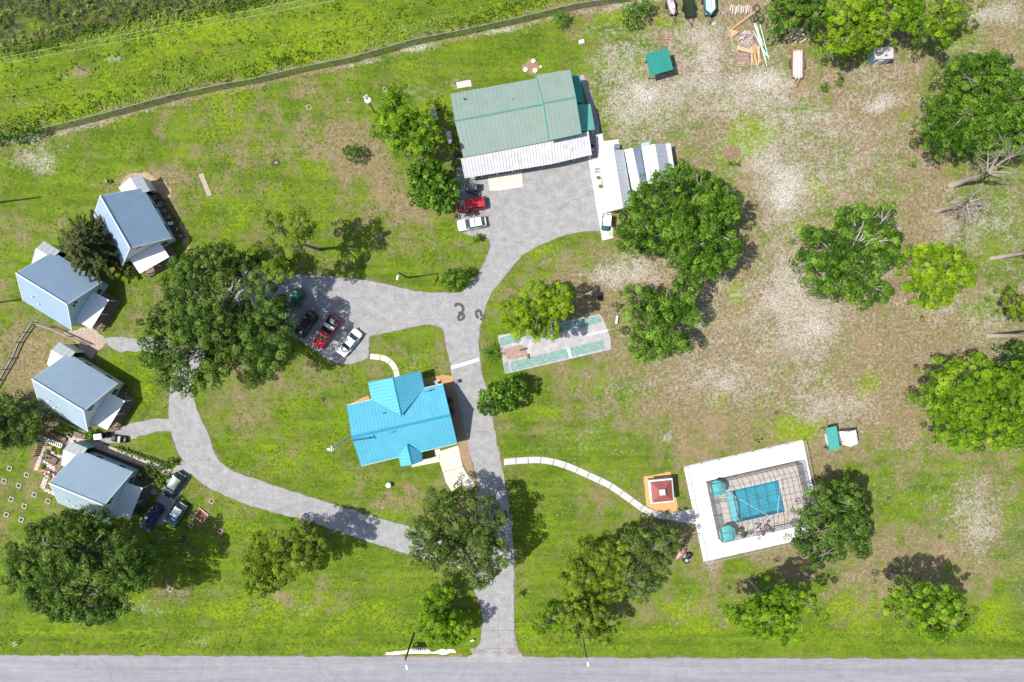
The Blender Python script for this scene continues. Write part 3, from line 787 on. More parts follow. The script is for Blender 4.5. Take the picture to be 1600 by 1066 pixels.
def tree(name, label, cat, lobes, h, kind, leaf, seed, group=None, trunk=None, tr=0.35, barkm=None, dens=1.0, zlow=None):
    """lobes: (px, py, rx, ry[, rot]) ellipses of the crown as surveyed at crown height"""
    r_ = np.random.default_rng(seed)
    K = KIND[kind]
    zc = h * 0.74
    barkm = barkm or bark
    L = []
    for lb in lobes:
        px, py, rx, ry = lb[:4]
        k = (1 - zc / H) / 10
        c = G(px, py, zc)
        L.append((c.x, c.y, rx * k, ry * k, R(-(lb[4] if len(lb) > 4 else 0))))
    tot = sum(l[2] * l[3] for l in L)
    cx = sum(l[0] * l[2] * l[3] for l in L) / tot
    cy = sum(l[1] * l[2] * l[3] for l in L) / tot
    if trunk:
        b = G(trunk[0], trunk[1], 0)
        bx, by = b.x, b.y
    else:
        bx, by = cx, cy
    root = thing(name, label, cat, (bx, by, 0), group=group)
    rmean = math.sqrt(tot)
    cl = []
    for (lx, ly, rx, ry, rot) in L:
        ph = r_.uniform(0, 6.28, 5)
        rr = min(rx, ry)
        sc = 1.0 if rr > 3 else 0.75
        n_try = int(rx * ry * (48 if kind == 'oak' else 28))
        for _ in range(n_try):
            th, rho = r_.uniform(0, 6.283), math.sqrt(r_.uniform(0, 1))
            out = 1 + 0.10 * math.sin(3 * th + ph[0]) + 0.08 * math.sin(5 * th + ph[1]) + 0.07 * math.sin(9 * th + ph[2]) + 0.05 * math.sin(14 * th + ph[3])
            rad = K['rc'][0] + (K['rc'][1] - K['rc'][0]) * r_.random()
            rad *= sc
            u = rho * max(0.1, out - rad * 0.7 / rr)
            x, y = u * math.cos(th) * rx, u * math.sin(th) * ry
            dome = math.sqrt(max(0.0, 1 - min(1.0, rho) ** 2))
            z = h - rad * 0.6 - (1 - dome) * rr * K['dome'] * 1.3 - abs(r_.normal(0, 0.5)) * K['jz']
            X, Y = lx + x * math.cos(rot) - y * math.sin(rot), ly + x * math.sin(rot) + y * math.cos(rot)
            per = 3.6 if kind in ('oak', 'clumpy') else 2.4
            lump_z = mnoise.noise(Vector((X / per + seed * 3.1, Y / per, seed * 1.7))) + 0.55 * mnoise.noise(Vector((X * 2.3 / per, Y * 2.3 / per + seed, 4.0)))
            z += (1.0 if kind in ('oak', 'clumpy') else 0.6) * K['mac'] * (lump_z - 0.2) * 3.0 * (0.6 if kind == 'shrub' else 1)
            z = max(z, h * 0.28)
            if lump_z < K['cut'] and r_.random() < 0.7:
                continue
            ok = True
            for c in cl:
                d2 = (c[0] - X) ** 2 + (c[1] - Y) ** 2 + ((c[2] - z) * 0.9) ** 2
                if d2 < (K['sp'] * 0.5 * (c[3] + rad)) ** 2 * 1.7:
                    ok = False
                    break
            if ok:
                cl.append((X, Y, z, rad, u))
    cl = [c for c in cl if r_.random() > K['gap'] or c[4] > 0.85]
    # the middle of the crown closes over the fork
    if kind != 'shrub':
        gx, gy = bx + (cx - bx) * 0.45, by + (cy - by) * 0.45
        for k in range(26 if kind in ('oak', 'clumpy') else 10):
            a, q = r_.uniform(0, 6.283), r_.uniform(0, 0.26 if kind == 'oak' else 0.2) * rmean
            zz = h - r_.uniform(1.0, 3.0) - 0.12 * rmean
            if all((c[0] - gx - q * math.cos(a)) ** 2 + (c[1] - gy - q * math.sin(a)) ** 2 + (c[2] - zz) ** 2 > (0.55 * (c[3] + .8)) ** 2 for c in cl):
                cl.append((gx + q * math.cos(a), gy + q * math.sin(a), zz, r_.uniform(.6, .95), 0.1))
    # lower storey that closes most of the view to the ground
    low = []
    for c in cl:
        if r_.random() < (0.55 if kind != 'sparse' else 0.25):
            low.append((c[0] + r_.normal(0, .5), c[1] + r_.normal(0, .5), c[2] - 1.9 - abs(r_.normal(0, .8)), c[3] * 1.0, c[4]))
    Pn, Nm, Tt, Ss, Ti = [], [], [], [], []
    for li, lst in enumerate((cl, low)):
        for (x, y, z, rad, u) in lst:
            n = int(K['dens'] * rad * rad * dens * (1.0 if li == 0 else 0.5))
            d = unit(r_.normal(0, 1, (n, 3)))
            d[:, 2] = np.where(d[:, 2] < -0.25, -d[:, 2], d[:, 2])
            # sub-lumps
            k3 = unit(r_.normal(0, 1, (7, 3)))
            k3[:, 2] = np.abs(k3[:, 2])
            lump = (np.clip(d @ k3.T, 0, 1) ** 6).max(1)
            rr = rad * (0.62 + 0.42 * lump + r_.normal(0, 0.07, n))
            p = d * rr[:, None]
            p[:, 2] *= K['flat']
            p += (x, y, z)
            nn = unit(d * 0.85 + np.array([0, 0, 0.35]) + r_.normal(0, 0.36, (n, 3)))
            t = unit(np.cross(nn, unit(r_.normal(0, 1, (n, 3)))))
            Pn.append(p); Nm.append(nn); Tt.append(t)
            Ss.append(K['leaf'] * r_.uniform(0.65, 1.25, n))
            ct = r_.normal(0.45, 0.20)
            Ti.append(ct + r_.normal(0, 0.20, n) + 0.12 * (lump - 0.5))
    P = np.concatenate(Pn)
    leaf_mesh('crown', LEAF[leaf], P, np.concatenate(Nm), np.concatenate(Tt), np.concatenate(Ss), K['asp'], np.concatenate(Ti), root)
    # trunk and limbs
    fz = h * (0.32 if kind in ('oak', 'clumpy', 'broad') else 0.5)
    if kind == 'shrub':
        fz = h * 0.25
    fx, fy = bx + (cx - bx) * 0.45, by + (cy - by) * 0.45
    MB().tube([(bx, by, -0.1), (bx + (fx - bx) * .2, by + (fy - by) * .2, fz * 0.25), (bx + (fx - bx) * .55, by + (fy - by) * .55, fz * 0.65), (fx, fy, fz)],
              [tr * 1.35, tr * 1.0, tr * 0.9, tr * 0.8], 8).build('trunk', barkm, root, smooth=True)
    lm = MB()
    ends = list(cl)
    r_.shuffle(ends)
    ends = sorted(ends[:K['limbs'] * 3], key=lambda c: -c[4])
    prim = []
    for i, c in enumerate(ends[:K['limbs']]):
        a = Vector((fx, fy, fz * r_.uniform(0.85, 1.0)))
        e = Vector((c[0], c[1], c[2] + c[3] * 0.15))
        m1 = a.lerp(e, 0.35) + Vector((r_.normal(0, .25), r_.normal(0, .25), (e.z - a.z) * 0.22))
        m2 = a.lerp(e, 0.7) + Vector((r_.normal(0, .3), r_.normal(0, .3), (e.z - a.z) * 0.18))
        lm.tube([a, m1, m2, e], [tr * .5, tr * .34, tr * .2, tr * .07], 5)
        prim += [m1, m2]
    for c in ends[K['limbs']:]:
        e = Vector((c[0], c[1], c[2] + c[3] * 0.2))
        a = min(prim, key=lambda q: (q - e).length)
        mid = a.lerp(e, 0.5) + Vector((r_.normal(0, .2), r_.normal(0, .2), 0.2))
        lm.tube([a, mid, e], [tr * .2, tr * .13, tr * .05], 4)
    lm.build('limbs', barkm, root, smooth=True)
    return root


tree('oak_tree', 'huge dark spreading oak between the blue-roofed cabins and the parked cars', 'tree',
     [(345, 478, 88, 92), (290, 500, 62, 62), (405, 525, 55, 62), (296, 575, 50, 42), (345, 405, 50, 26), (262, 540, 34, 36)], 14, 'oak', 'oak', 11, tr=0.7, trunk=(352, 502), dens=1.0)
tree('oak_tree', 'huge dark spreading oak in the lower left corner behind the fourth cabin', 'tree',
     [(118, 885, 104, 82), (55, 890, 52, 48), (115, 822, 62, 24), (150, 945, 60, 28), (200, 890, 42, 42)], 14, 'oak', 'oak', 12, tr=0.7, trunk=(170, 860))
tree('oak_tree', 'grey-green oak hanging over the lower driveway with gaps showing asphalt', 'tree',
     [(718, 835, 72, 62), (690, 800, 42, 34), (750, 868, 46, 44), (675, 860, 36, 30)], 12.5, 'oak', 'olive', 13, tr=0.5, trunk=(722, 822), dens=0.95)
tree('oak_tree', 'big green oak with bare pale limbs beside the white metal sheds', 'tree',
     [(1070, 345, 84, 74), (1100, 390, 52, 50), (1015, 335, 45, 42), (1060, 285, 50, 30), (985, 375, 32, 24), (1110, 325, 46, 46)], 12.5, 'oak', 'fresh', 14, tr=0.55, barkm=bark_pale, trunk=(1045, 365))
tree('oak_tree', 'dark lobed oak south of the white sheds with gaps', 'tree',
     [(1030, 505, 55, 50), (1075, 445, 30, 22), (1010, 540, 40, 26), (1000, 465, 26, 28), (1060, 490, 34, 40)], 9.5, 'clumpy', 'fresh', 15, tr=0.4, trunk=(1035, 500))
tree('oak_tree', 'large dense green oak at the upper right edge of the field', 'tree',
     [(1540, 165, 86, 72), (1500, 195, 50, 50), (1580, 210, 50, 34), (1530, 110, 55, 30)], 11, 'oak', 'fresh', 16, tr=0.6, trunk=(1520, 180))
tree('oak_tree', 'open dark green oak with bleached twigs standing alone in sandy field', 'tree',
     [(1325, 395, 72, 66), (1355, 345, 46, 32), (1290, 420, 42, 38), (1340, 455, 60, 24), (1385, 385, 26, 40)], 9.5, 'clumpy', 'fresh', 17, tr=0.4, barkm=bark_pale, trunk=(1305, 405))
tree('oak_tree', 'round dark oak touching the lower right corner of the pool deck', 'tree',
     [(1308, 822, 62, 64), (1325, 790, 40, 36), (1280, 850, 38, 36)], 11, 'oak', 'oak', 18, tr=0.5, trunk=(1280, 800), dens=1.1)
tree('oak_tree', 'dark glossy oak against the top edge beside the firewood heap', 'tree',
     [(1250, 12, 50, 34), (1225, 5, 32, 26), (1275, 20, 25, 28)], 8, 'oak', 'fresh', 19, tr=0.35, trunk=(1245, 30))
tree('oak_tree', 'dark tree shading the left edge beside the third cabin', 'tree',
     [(8, 662, 50, 42), (-30, 665, 50, 42)], 9, 'oak', 'oak', 20, tr=0.35, trunk=(20, 655))
tree('conifer_tree', 'small dark tree half hidden at the right edge above the bright pine', 'tree',
     [(1590, 565, 26, 32), (1612, 580, 28, 28)], 8, 'broad', 'oak', 21, tr=0.25, trunk=(1575, 560))
tree('broadleaf_tree', 'glossy green round tree beside the red minivan and workshop awning', 'tree',
     [(673, 290, 38, 38), (660, 275, 26, 24), (690, 310, 26, 24)], 8.5, 'broad', 'fresh', 22, tr=0.28, trunk=(690, 300))
tree('broadleaf_tree', 'loose light green tree beside the driveway opposite the turquoise house', 'tree',
     [(780, 622, 30, 28), (800, 610, 24, 22), (765, 632, 20, 18)], 6, 'broad', 'fresh', 23, tr=0.2, trunk=(783, 615))
tree('broadleaf_tree', 'yellow-green full tree leaning over the worn teal shuffleboard court', 'tree',
     [(848, 478, 42, 40), (815, 495, 32, 34), (850, 515, 30, 18), (870, 465, 28, 24), (797, 500, 18, 20)], 10, 'pine', 'yellow', 24, tr=0.32, trunk=(862, 485), dens=1.3)
tree('pine_tree', 'tall open pine with its separate shadow on the grass north of the parking area', 'tree',
     [(452, 370, 38, 46, 15), (440, 420, 26, 24), (478, 362, 22, 30)], 14.5, 'sparse', 'pine_dull', 31, tr=0.24, trunk=(498, 390), dens=1.4)
tree('pine_tree', 'olive-green pine on the lawn south of the curved access lane', 'tree',
     [(425, 880, 50, 46), (465, 860, 44, 38), (410, 900, 34, 26), (490, 850, 26, 24)], 11.5, 'pine', 'pine_dull', 32, tr=0.25, trunk=(475, 850), dens=1.2)
tree('pine_tree', 'ragged bright pine on the grass corner beside the driveway mouth', 'tree',
     [(678, 968, 28, 40), (705, 985, 22, 28), (690, 930, 20, 20), (722, 982, 14, 10)], 7.5, 'pine', 'pine', 33, tr=0.2, trunk=(690, 955), dens=1.4)
tree('pine_tree', 'yellow-green pine west of the green workshop above a propane tank', 'tree',
     [(635, 200, 46, 38), (618, 165, 24, 26), (660, 218, 30, 28), (600, 200, 22, 24)], 10.5, 'pine', 'pine', 34, tr=0.25, trunk=(648, 215), dens=1.3)
tree('pine_tree', 'bright lime pine beside the lone dark oak in the sandy field', 'tree',
     [(1470, 425, 49, 45), (1450, 465, 24, 24), (1438, 400, 26, 20)], 10, 'pine', 'yellow', 35, tr=0.26, trunk=(1392, 448), dens=1.5)
tree('pine_tree', 'leftmost of the bright pines along the top edge, beside the dark oak', 'tree',
     [(1330, 35, 44, 46), (1312, 72, 26, 18), (1358, 48, 26, 30)], 9, 'pine', 'yellow', 36, tr=0.26, trunk=(1325, 45), dens=1.2)
tree('pine_tree', 'middle of the bright pines along the top edge, above the pale shed', 'tree',
     [(1405, 20, 42, 32), (1385, -5, 40, 30), (1440, 45, 26, 22)], 9, 'pine', 'pine', 37, tr=0.2, trunk=(1402, 45), dens=1.1)
tree('pine_tree', 'rightmost of the bright pines along the top edge casting a broad shadow', 'tree',
     [(1475, 20, 36, 30), (1500, 5, 36, 24), (1465, 60, 26, 22)], 10, 'sparse', 'yellow', 38, tr=0.24, trunk=(1455, 50), dens=1.2)
tree('pine_tree', 'wide bright pine at the right edge with dark shadow on its upper side', 'tree',
     [(1530, 625, 66, 68), (1475, 610, 40, 40), (1560, 670, 55, 38), (1500, 670, 40, 36), (1580, 610, 40, 50)], 11.5, 'pine', 'pine', 39, tr=0.3, trunk=(1520, 620), dens=1.15)
tree('pine_tree', 'bright pine near the road with its shadow cast straight above it', 'tree',
     [(1440, 940, 56, 36), (1400, 935, 32, 22), (1480, 955, 32, 32), (1445, 975, 40, 18)], 13, 'pine', 'pine', 40, tr=0.24, trunk=(1392, 895), dens=1.2)
tree('pine_tree', 'bright pine below the pool deck with dark shadow at its upper right', 'tree',
     [(1200, 962, 60, 30), (1225, 935, 40, 26), (1165, 962, 32, 24), (1260, 950, 24, 14), (1215, 985, 36, 16)], 12.5, 'pine', 'pine', 41, tr=0.24, trunk=(1170, 905), dens=1.4)
tree('pine_tree', 'olive pine south of the gazebo in the row of four by the pool path', 'tree',
     [(1015, 860, 44, 34), (1040, 840, 26, 24), (990, 900, 30, 26), (1000, 845, 26, 22)], 10, 'pine', 'olive', 42, tr=0.24, trunk=(1000, 860), dens=0.9)
tree('pine_tree', 'middle green pine of the row between driveway and pool', 'tree',
     [(935, 890, 46, 36), (960, 865, 24, 26), (900, 895, 28, 28), (955, 915, 24, 20)], 10.5, 'pine', 'pine_dull', 43, tr=0.24, trunk=(925, 875), dens=1.1)
tree('pine_tree', 'green pine growing around the roadside utility pole', 'tree',
     [(915, 965, 42, 32), (890, 955, 26, 26), (930, 985, 26, 24)], 9.5, 'pine', 'pine_dull', 44, tr=0.22, trunk=(905, 925), dens=1.5)
tree('pine_tree', 'lowest left pine of the row, small and thin near the driveway mouth', 'tree',
     [(855, 978, 24, 22), (875, 968, 18, 18)], 6.5, 'sparse', 'pine', 45, tr=0.16, trunk=(868, 955), dens=1.3)
tree('pine_tree', 'pale grey-green thin tree with bare twigs amid the row by the pool', 'tree',
     [(1000, 925, 26, 18), (1020, 915, 18, 14)], 5.0, 'sparse', 'olive', 46, tr=0.12, trunk=(1000, 920), barkm=bark_pale, dens=0.8)
tree('pine_tree', 'small half-bare pine crown at the right edge above the leaning trunks', 'tree',
     [(1582, 470, 18, 26), (1602, 480, 18, 24)], 8, 'sparse', 'pine_dull', 47, tr=0.18, trunk=(1560, 480), dens=1.4)
# young trees and shrubs
tree('shrub', 'small dark round shrub alone on the lawn left of the tall pine', 'shrub', [(552, 238, 20, 15)], 2.6, 'shrub', 'oak', 51, tr=0.08)
tree('shrub', 'large round shrub at the inner bend of the driveway fork', 'shrub', [(706, 437, 25, 19), (722, 430, 18, 14)], 3.2, 'shrub', 'fresh', 52, tr=0.1)
tree('shrub', 'little green shrub at the corner below the white estate car', 'shrub', [(747, 370, 10, 8)], 1.4, 'shrub', 'fresh', 53, tr=0.06)
tree('shrub', 'loose green shrub below the top fence near the covered boat trailer', 'shrub', [(993, 20, 24, 20), (1010, 8, 14, 12)], 3.0, 'shrub', 'fresh', 54, tr=0.1, dens=0.7)
tree('shrub', 'bright hedge mass at the left end of the long chain-link fence', 'shrub', [(20, 210, 28, 13, -8), (52, 203, 20, 10), (-15, 215, 20, 12)], 2.2, 'shrub', 'fresh', 55, tr=0.08)
tree('shrub', 'tiny sapling on the lawn between the lower left oak and the olive pine', 'shrub', [(318, 873, 10, 7)], 2.0, 'shrub', 'fresh', 56, tr=0.05, dens=0.6)
tree('shrub', 'dark small bush in the grass right of the lower driveway', 'shrub', [(816, 929, 6, 5)], 0.9, 'shrub', 'oak', 57, tr=0.04)
tree('shrub', 'green bush beside the handcart behind the third cabin', 'shrub', [(140, 682, 9, 9)], 1.8, 'shrub', 'fresh', 58, tr=0.05)
tree('shrub', 'round dark bush at the end of the garden trellis by the lane', 'shrub', [(264, 725, 12, 9), (252, 730, 9, 7)], 1.5, 'shrub', 'oak', 59, tr=0.05)
tree('shrub', 'bright leafy bush in the bed beside the parked dark SUV', 'shrub', [(253, 745, 11, 9), (244, 757, 12, 8)], 1.3, 'shrub', 'fresh', 60, tr=0.05)
tree('shrub', 'dark bush in the shaded bed behind the corner of the fourth cabin', 'shrub', [(230, 738, 12, 12), (222, 752, 8, 8)], 1.5, 'shrub', 'oak', 61, tr=0.05)
tree('shrub', 'bush under the front porch corner of the fourth cabin', 'shrub', [(212, 795, 8, 12)], 1.4, 'shrub', 'oak', 62, tr=0.05)
tree('shrub', 'thin light bush along the wire fence below the third cabin', 'shrub', [(104, 663, 6, 9)], 1.5, 'shrub', 'yellow', 63, tr=0.05)
tree('shrub', 'green weeds clump around the earth mound in the sandy yard', 'shrub', [(1312, 122, 10, 12), (1290, 135, 8, 8)], 0.7, 'shrub', 'fresh', 64, tr=0.04, dens=0.7)
tree('shrub', 'scrubby olive bush at the east end of the shuffleboard court', 'shrub', [(965, 478, 12, 8), (975, 485, 8, 6)], 1.0, 'shrub', 'olive', 65, tr=0.04, dens=0.6)
tree('shrub', 'leafy bush among the brush heap in the sandy yard', 'shrub', [(1148, 255, 12, 6)], 0.8, 'shrub', 'fresh', 66, tr=0.04, dens=0.7)
tree('shrub', 'low bright plant at the front deck of the first cabin', 'shrub', [(278, 367, 5, 5)], 1.0, 'shrub', 'yellow', 67, tr=0.04)
tree('shrub', 'low plant beside the side porch of the third cabin', 'shrub', [(193, 610, 6, 9)], 1.0, 'shrub', 'olive', 68, tr=0.04)
for i, (x, y, r0) in enumerate([(72, 708, 6), (85, 704, 9), (93, 700, 7), (66, 730, 6), (92, 707, 6)]):
    tree('garden_plant', ['leafy plant by the top left end of the checkered garden path', 'largest green vegetable clump in the garden bed', 'bright plant at the upper end of the garden bed',
         'green plant at the lower end of the pale plank strip', 'yellowish plant beside the checkered pavers'][i], 'plant', [(x, y, r0, r0 * .8)], 0.7, 'shrub', ['fresh', 'fresh', 'pine', 'fresh', 'yellow'][i], 80 + i, tr=0.03, group='plants in the kitchen garden')

# dark feathery conifer over the second cabin
def plume_tree():
    r_ = np.random.default_rng(99)
    c = G(124, 384, 8)
    root = thing('conifer_tree', 'dark feathery conifer drooping over the roof of the second cabin', 'tree', (c.x, c.y, 0))
    P, Nn, T, S, Ti = [], [], [], [], []
    lm = MB()
    for k in range(120):
        th = r_.uniform(0, 6.283)
        lay = r_.random()
        reach = (5.6 * (1 - 0.72 * lay ** 1.5)) * r_.uniform(0.75, 1.1) * (1.15 if abs(((th + .9) % 6.283) - 3.14) < 1.3 else 0.95)
        z0 = 2.5 + lay * 7.5
        d = np.array([math.cos(th), math.sin(th), 0.0])
        pts = []
        for j in range(8):
            t = j / 7.0
            pts.append(np.array([c.x, c.y, 0]) + d * reach * t + np.array([0, 0, z0 + 0.5 * t - 1.3 * t * t]))
        lm.tube([tuple(p) for p in pts], [0.07 * (1 - .8 * j / 7) for j in range(8)], 3)
        n = int(150 * reach / 4.0)
        tt = r_.uniform(0.12, 1.0, n) ** 0.8
        base = np.array([c.x, c.y, 0]) + d[None, :] * (reach * tt)[:, None]
        base[:, 2] += z0 + 0.5 * tt - 1.3 * tt * tt
        side = np.array([-d[1], d[0], 0])
        sgn = r_.choice([-1, 1], n)
        off = r_.uniform(0.0, 0.5, n) * (1.15 - tt)
        p = base + side[None] * (sgn * off)[:, None] + r_.normal(0, 0.05, (n, 3))
        tan = unit(d[None] * 1.0 + side[None] * (sgn * 0.6)[:, None] + np.array([0, 0, -0.3]) + r_.normal(0, .18, (n, 3)))
        nn = unit(np.array([[0, 0, 1.0]]) + r_.normal(0, .5, (n, 3)))
        nn = unit(nn - tan * (nn * tan).sum(1)[:, None])
        P.append(p); Nn.append(nn); T.append(tan); S.append(r_.uniform(0.16, 0.32, n)); Ti.append(r_.normal(0.35 + .25 * lay, .15, n))
    leaf_mesh('crown', LEAF['cedar'], np.concatenate(P), np.concatenate(Nn), np.concatenate(T), np.concatenate(S), 0.30, np.concatenate(Ti), root)
    MB().tube([(c.x, c.y, 0), (c.x, c.y, 5), (c.x, c.y, 10.2)], [0.28, 0.18, 0.04], 8).build('trunk', bark, root, smooth=True)
    lm.build('limbs', bark, root)
plume_tree()

def palm(px, py, r0, h, label, seed, leaf='fresh'):
    r_ = np.random.default_rng(seed)
    c = G(px, py, h)
    root = thing('palm', label, 'palm', (c.x, c.y, 0))
    P, Nn, T, S, Ti = [], [], [], [], []
    st = MB()
    for k in range(13):
        th = 6.283 * k / 13 + r_.normal(0, .12)
        d = np.array([math.cos(th), math.sin(th), 0.0])
        rr = r0 * r_.uniform(0.8, 1.1)
        rise = r_.uniform(0.1, 0.7)
        pts = [np.array([c.x, c.y, h]) + d * rr * t + np.array([0, 0, rise * t * 1.2 - 1.1 * rise * t * t * 1.6]) for t in np.linspace(0, 1, 7)]
        st.tube([tuple(p) for p in pts], [0.03] * 6 + [0.01], 3)
        side = np.array([-d[1], d[0], 0])
        for t in np.linspace(0.18, 1, 16):
            for sg in (-1, 1):
                b = np.array([c.x, c.y, h]) + d * rr * t + np.array([0, 0, rise * t * 1.2 - 1.76 * rise * t * t])
                l = 0.20 * (1.1 - abs(t - .45))
                tn = d * .75 + side * sg * .8 + np.array([0, 0, -.2])
                tn /= np.linalg.norm(tn)
                P.append(b + tn * l * .9); T.append(tn); Nn.append(np.array([0, 0, 1.0]) + r_.normal(0, .2, 3)); S.append(l); Ti.append(r_.normal(.5, .15))
    T = np.array(T); Nn = unit(np.array(Nn)); Nn = unit(Nn - T * (Nn * T).sum(1)[:, None])
    leaf_mesh('crown', LEAF[leaf], np.array(P), Nn, T, np.array(S), 0.16, np.array(Ti), root)
    st.build('frond_stem', LEAF[leaf], root)
    MB().tube([(c.x, c.y, 0), (c.x, c.y, h)], [0.16, 0.12], 7).build('trunk', bark, root, smooth=True)
palm(767, 552, 1.7, 1.1, 'small palm at the left end of the shuffleboard court', 5)
palm(876, 27, 1.5, 1.6, 'small palm at the foot of the long chain-link fence', 6)

# dead and leaning-looking tall trunks on the right edge
def branchy(m, a, d, L, r0, depth, r_, gnarl=0.35, tip=0.02):
    pts, rad = [a], [r0]
    n = 5
    for i in range(n):
        d = (d + Vector((r_.normal(0, gnarl), r_.normal(0, gnarl), r_.normal(0, gnarl))) * 0.35).normalized()
        a = a + d * (L / n)
        pts.append(a); rad.append(max(tip, r0 * (1 - 0.75 * (i + 1) / n)))
        if depth > 0 and i >= 1:
            for _ in range(2 if depth > 1 else 1):
                nd = (d + Vector((r_.normal(0, .8), r_.normal(0, .8), r_.normal(0, .5)))).normalized()
                branchy(m, a, nd, L * r_.uniform(0.35, 0.6), rad[-1] * 0.6, depth - 1, r_, gnarl, tip)
    m.tube(pts, rad, 4 if depth < 2 else 6)
def dead_tree(label, bpx, h, dirs, seed, r0=0.38, lean=(0, 0), moss=False):
    r_ = np.random.default_rng(seed)
    b = G(*bpx)
    root = thing('dead_tree', label, 'dead tree', (b.x, b.y, 0))
    top = Vector((b.x + lean[0], b.y + lean[1], h))
    MB().tube([b - Vector((0, 0, .1)), b.lerp(top, .4) + Vector((.08, .05, 0)), b.lerp(top, .75) - Vector((.05, .06, 0)), top], [r0 * 1.25, r0 * .95, r0 * .8, r0 * .6], 9).build('trunk', bark_dead, root, smooth=True)
    m = MB()
    for (dx, dy, dz, L, rr, dep) in dirs:
        branchy(m, top - Vector((0, 0, r_.uniform(0, 1.0))), Vector((dx, dy, dz)).normalized(), L, rr, dep, r_)
    m.build('limbs', bark_dead, root, smooth=True)
    if moss:
        mm = MB()
        for k in range(90):
            a = top + Vector((r_.normal(.5, 1.5), r_.normal(-.6, 1.2), r_.uniform(-3.5, .5)))
            mm.tube([a, a + Vector((r_.normal(0, .3), r_.normal(0, .3), -.5)), a + Vector((r_.normal(0, .4), r_.normal(0, .4), -1.2))], [0.05, 0.04, 0.01], 3)
        o = mm.build('hanging_moss', M('grey_moss', (0.33, 0.31, 0.27), 0.95, var=0.3), root)
        o['kind'] = 'stuff'
dead_tree('bare dead tree with broken crown in front of the upper right oak', (1486, 290), 8.5,
          [(.8, .35, .5, 4.5, .2, 2), (.95, -.1, .4, 4.0, .16, 1), (-.1, .9, .7, 3.6, .15, 2), (.3, .9, .6, 3.8, .12, 2), (-.7, .55, .6, 3.4, .11, 1), (.9, .1, .7, 3.5, .14, 1), (.5, -.7, .2, 2.6, .08, 1)], 4, 0.40)
dead_tree('dead tree trailing grey moss below the bare broken one', (1462, 331), 8.0,
          [(.8, .3, .5, 2.8, .13, 2), (.4, -.8, .1, 3.4, .12, 2), (.9, -.2, .3, 2.5, .1, 2), (-.4, -.6, .2, 2.6, .07, 1), (.2, .7, .5, 2.2, .08, 2)], 8, 0.30, moss=True)
def tall_trunk(label, bpx, seed, h=16):
    b = G(*bpx)
    root = thing('pine_tree', label, 'tree', (b.x, b.y, 0))
    r_ = np.random.default_rng(seed)
    MB().tube([(b.x, b.y, -.1), (b.x + .1, b.y, h * .4), (b.x, b.y + .1, h)], [.34, .27, .12], 9).build('trunk', bark_dead, root, smooth=True)
    P, N2, T, S, Ti = [], [], [], [], []
    lm = MB()
    for k in range(14):
        th = r_.uniform(0, 6.28); L = r_.uniform(1.5, 3.5); z = h - r_.uniform(0, 3)
        e = Vector((b.x + math.cos(th) * L, b.y + math.sin(th) * L, z + .8))
        lm.tube([(b.x, b.y, z), tuple(e)], [.07, .03], 4)
        n = 160
        d = unit(r_.normal(0, 1, (n, 3)))
        P.append(np.array(e) + d * .7 * np.array([1, 1, .7])); nn = unit(d + np.array([0, 0, .5]) + r_.normal(0, .3, (n, 3))); N2.append(nn)
        T.append(unit(np.cross(nn, r_.normal(0, 1, (n, 3))))); S.append(r_.uniform(.12, .25, n)); Ti.append(r_.normal(.45, .2, n))
    leaf_mesh('crown', LEAF['pine_dull'], np.concatenate(P), np.concatenate(N2), np.concatenate(T), np.concatenate(S), .33, np.concatenate(Ti), root)
    lm.build('limbs', bark_dead, root)
tall_trunk('upper of two tall bare pine trunks crossing the right edge', (1549, 404), 3)
tall_trunk('lower of two tall bare pine trunks crossing the right edge', (1544, 525), 9)

# ---------------------------------------------------------------- buildings
galv_blue = M('galvanised_blue_roof', (0.36, 0.49, 0.64), 0.45, metal=0.15, var=0.06, scale=0.6, dirt=((0.41, 0.51, 0.61), 0.62, 0.8))
white_metal = M('white_roof_metal', (0.80, 0.80, 0.80), 0.45, var=0.03, scale=1.0, dirt=((0.66, 0.66, 0.66), 0.68, 1.5))
green_metal = M('faded_green_roof', (0.235, 0.310, 0.265), 0.55, var=0.07, scale=0.5, dirt=((0.17, 0.29, 0.23), 0.58, 0.6))
green_dark = M('deep_green_roof', (0.02, 0.24, 0.19), 0.5, var=0.08, scale=1.0)
teal_shaded = M('shaded_teal_roof', (0.03, 0.30, 0.24), 0.5, var=0.08, scale=1.0)  # lean-to below the raised roof: that roof's shade is mixed into this colour
turq = M('turquoise_roof', (0.10, 0.42, 0.56), 0.5, var=0.07, scale=0.5, dirt=((0.09, 0.36, 0.49), 0.56, 0.7))
turq_ridge = M('turquoise_ridge_cap', (0.03, 0.30, 0.42), 0.45)
white_old = M('weathered_white_sheet', (0.56, 0.55, 0.56), 0.6, var=0.12, scale=0.9, dirt=((0.36, 0.34, 0.34), 0.54, 1.2))
grey_metal = M('grey_sheet_roof', (0.48, 0.51, 0.56), 0.45, metal=0.2, var=0.06, scale=0.8)
slate_metal = M('slate_sheet_roof', (0.26, 0.32, 0.42), 0.45, metal=0.2, var=0.06, scale=0.8)
wall_white = M('white_siding', (0.72, 0.73, 0.72), 0.7, var=0.05)
wall_blue = M('pale_blue_siding', (0.42, 0.58, 0.66), 0.7, var=0.05)
wall_green = M('pale_green_wall', (0.35, 0.44, 0.38), 0.75, var=0.06)
trim_white = M('white_trim', (0.80, 0.80, 0.79), 0.5, var=0.03)
glass = M('dark_window_glass', (0.03, 0.045, 0.06), 0.08, var=0.2, spec=0.8)
wood = M('weathered_timber', (0.26, 0.19, 0.13), 0.85, var=0.35, scale=4)
wood_dark = M('dark_deck_timber', (0.12, 0.085, 0.06), 0.85, var=0.35, scale=4)
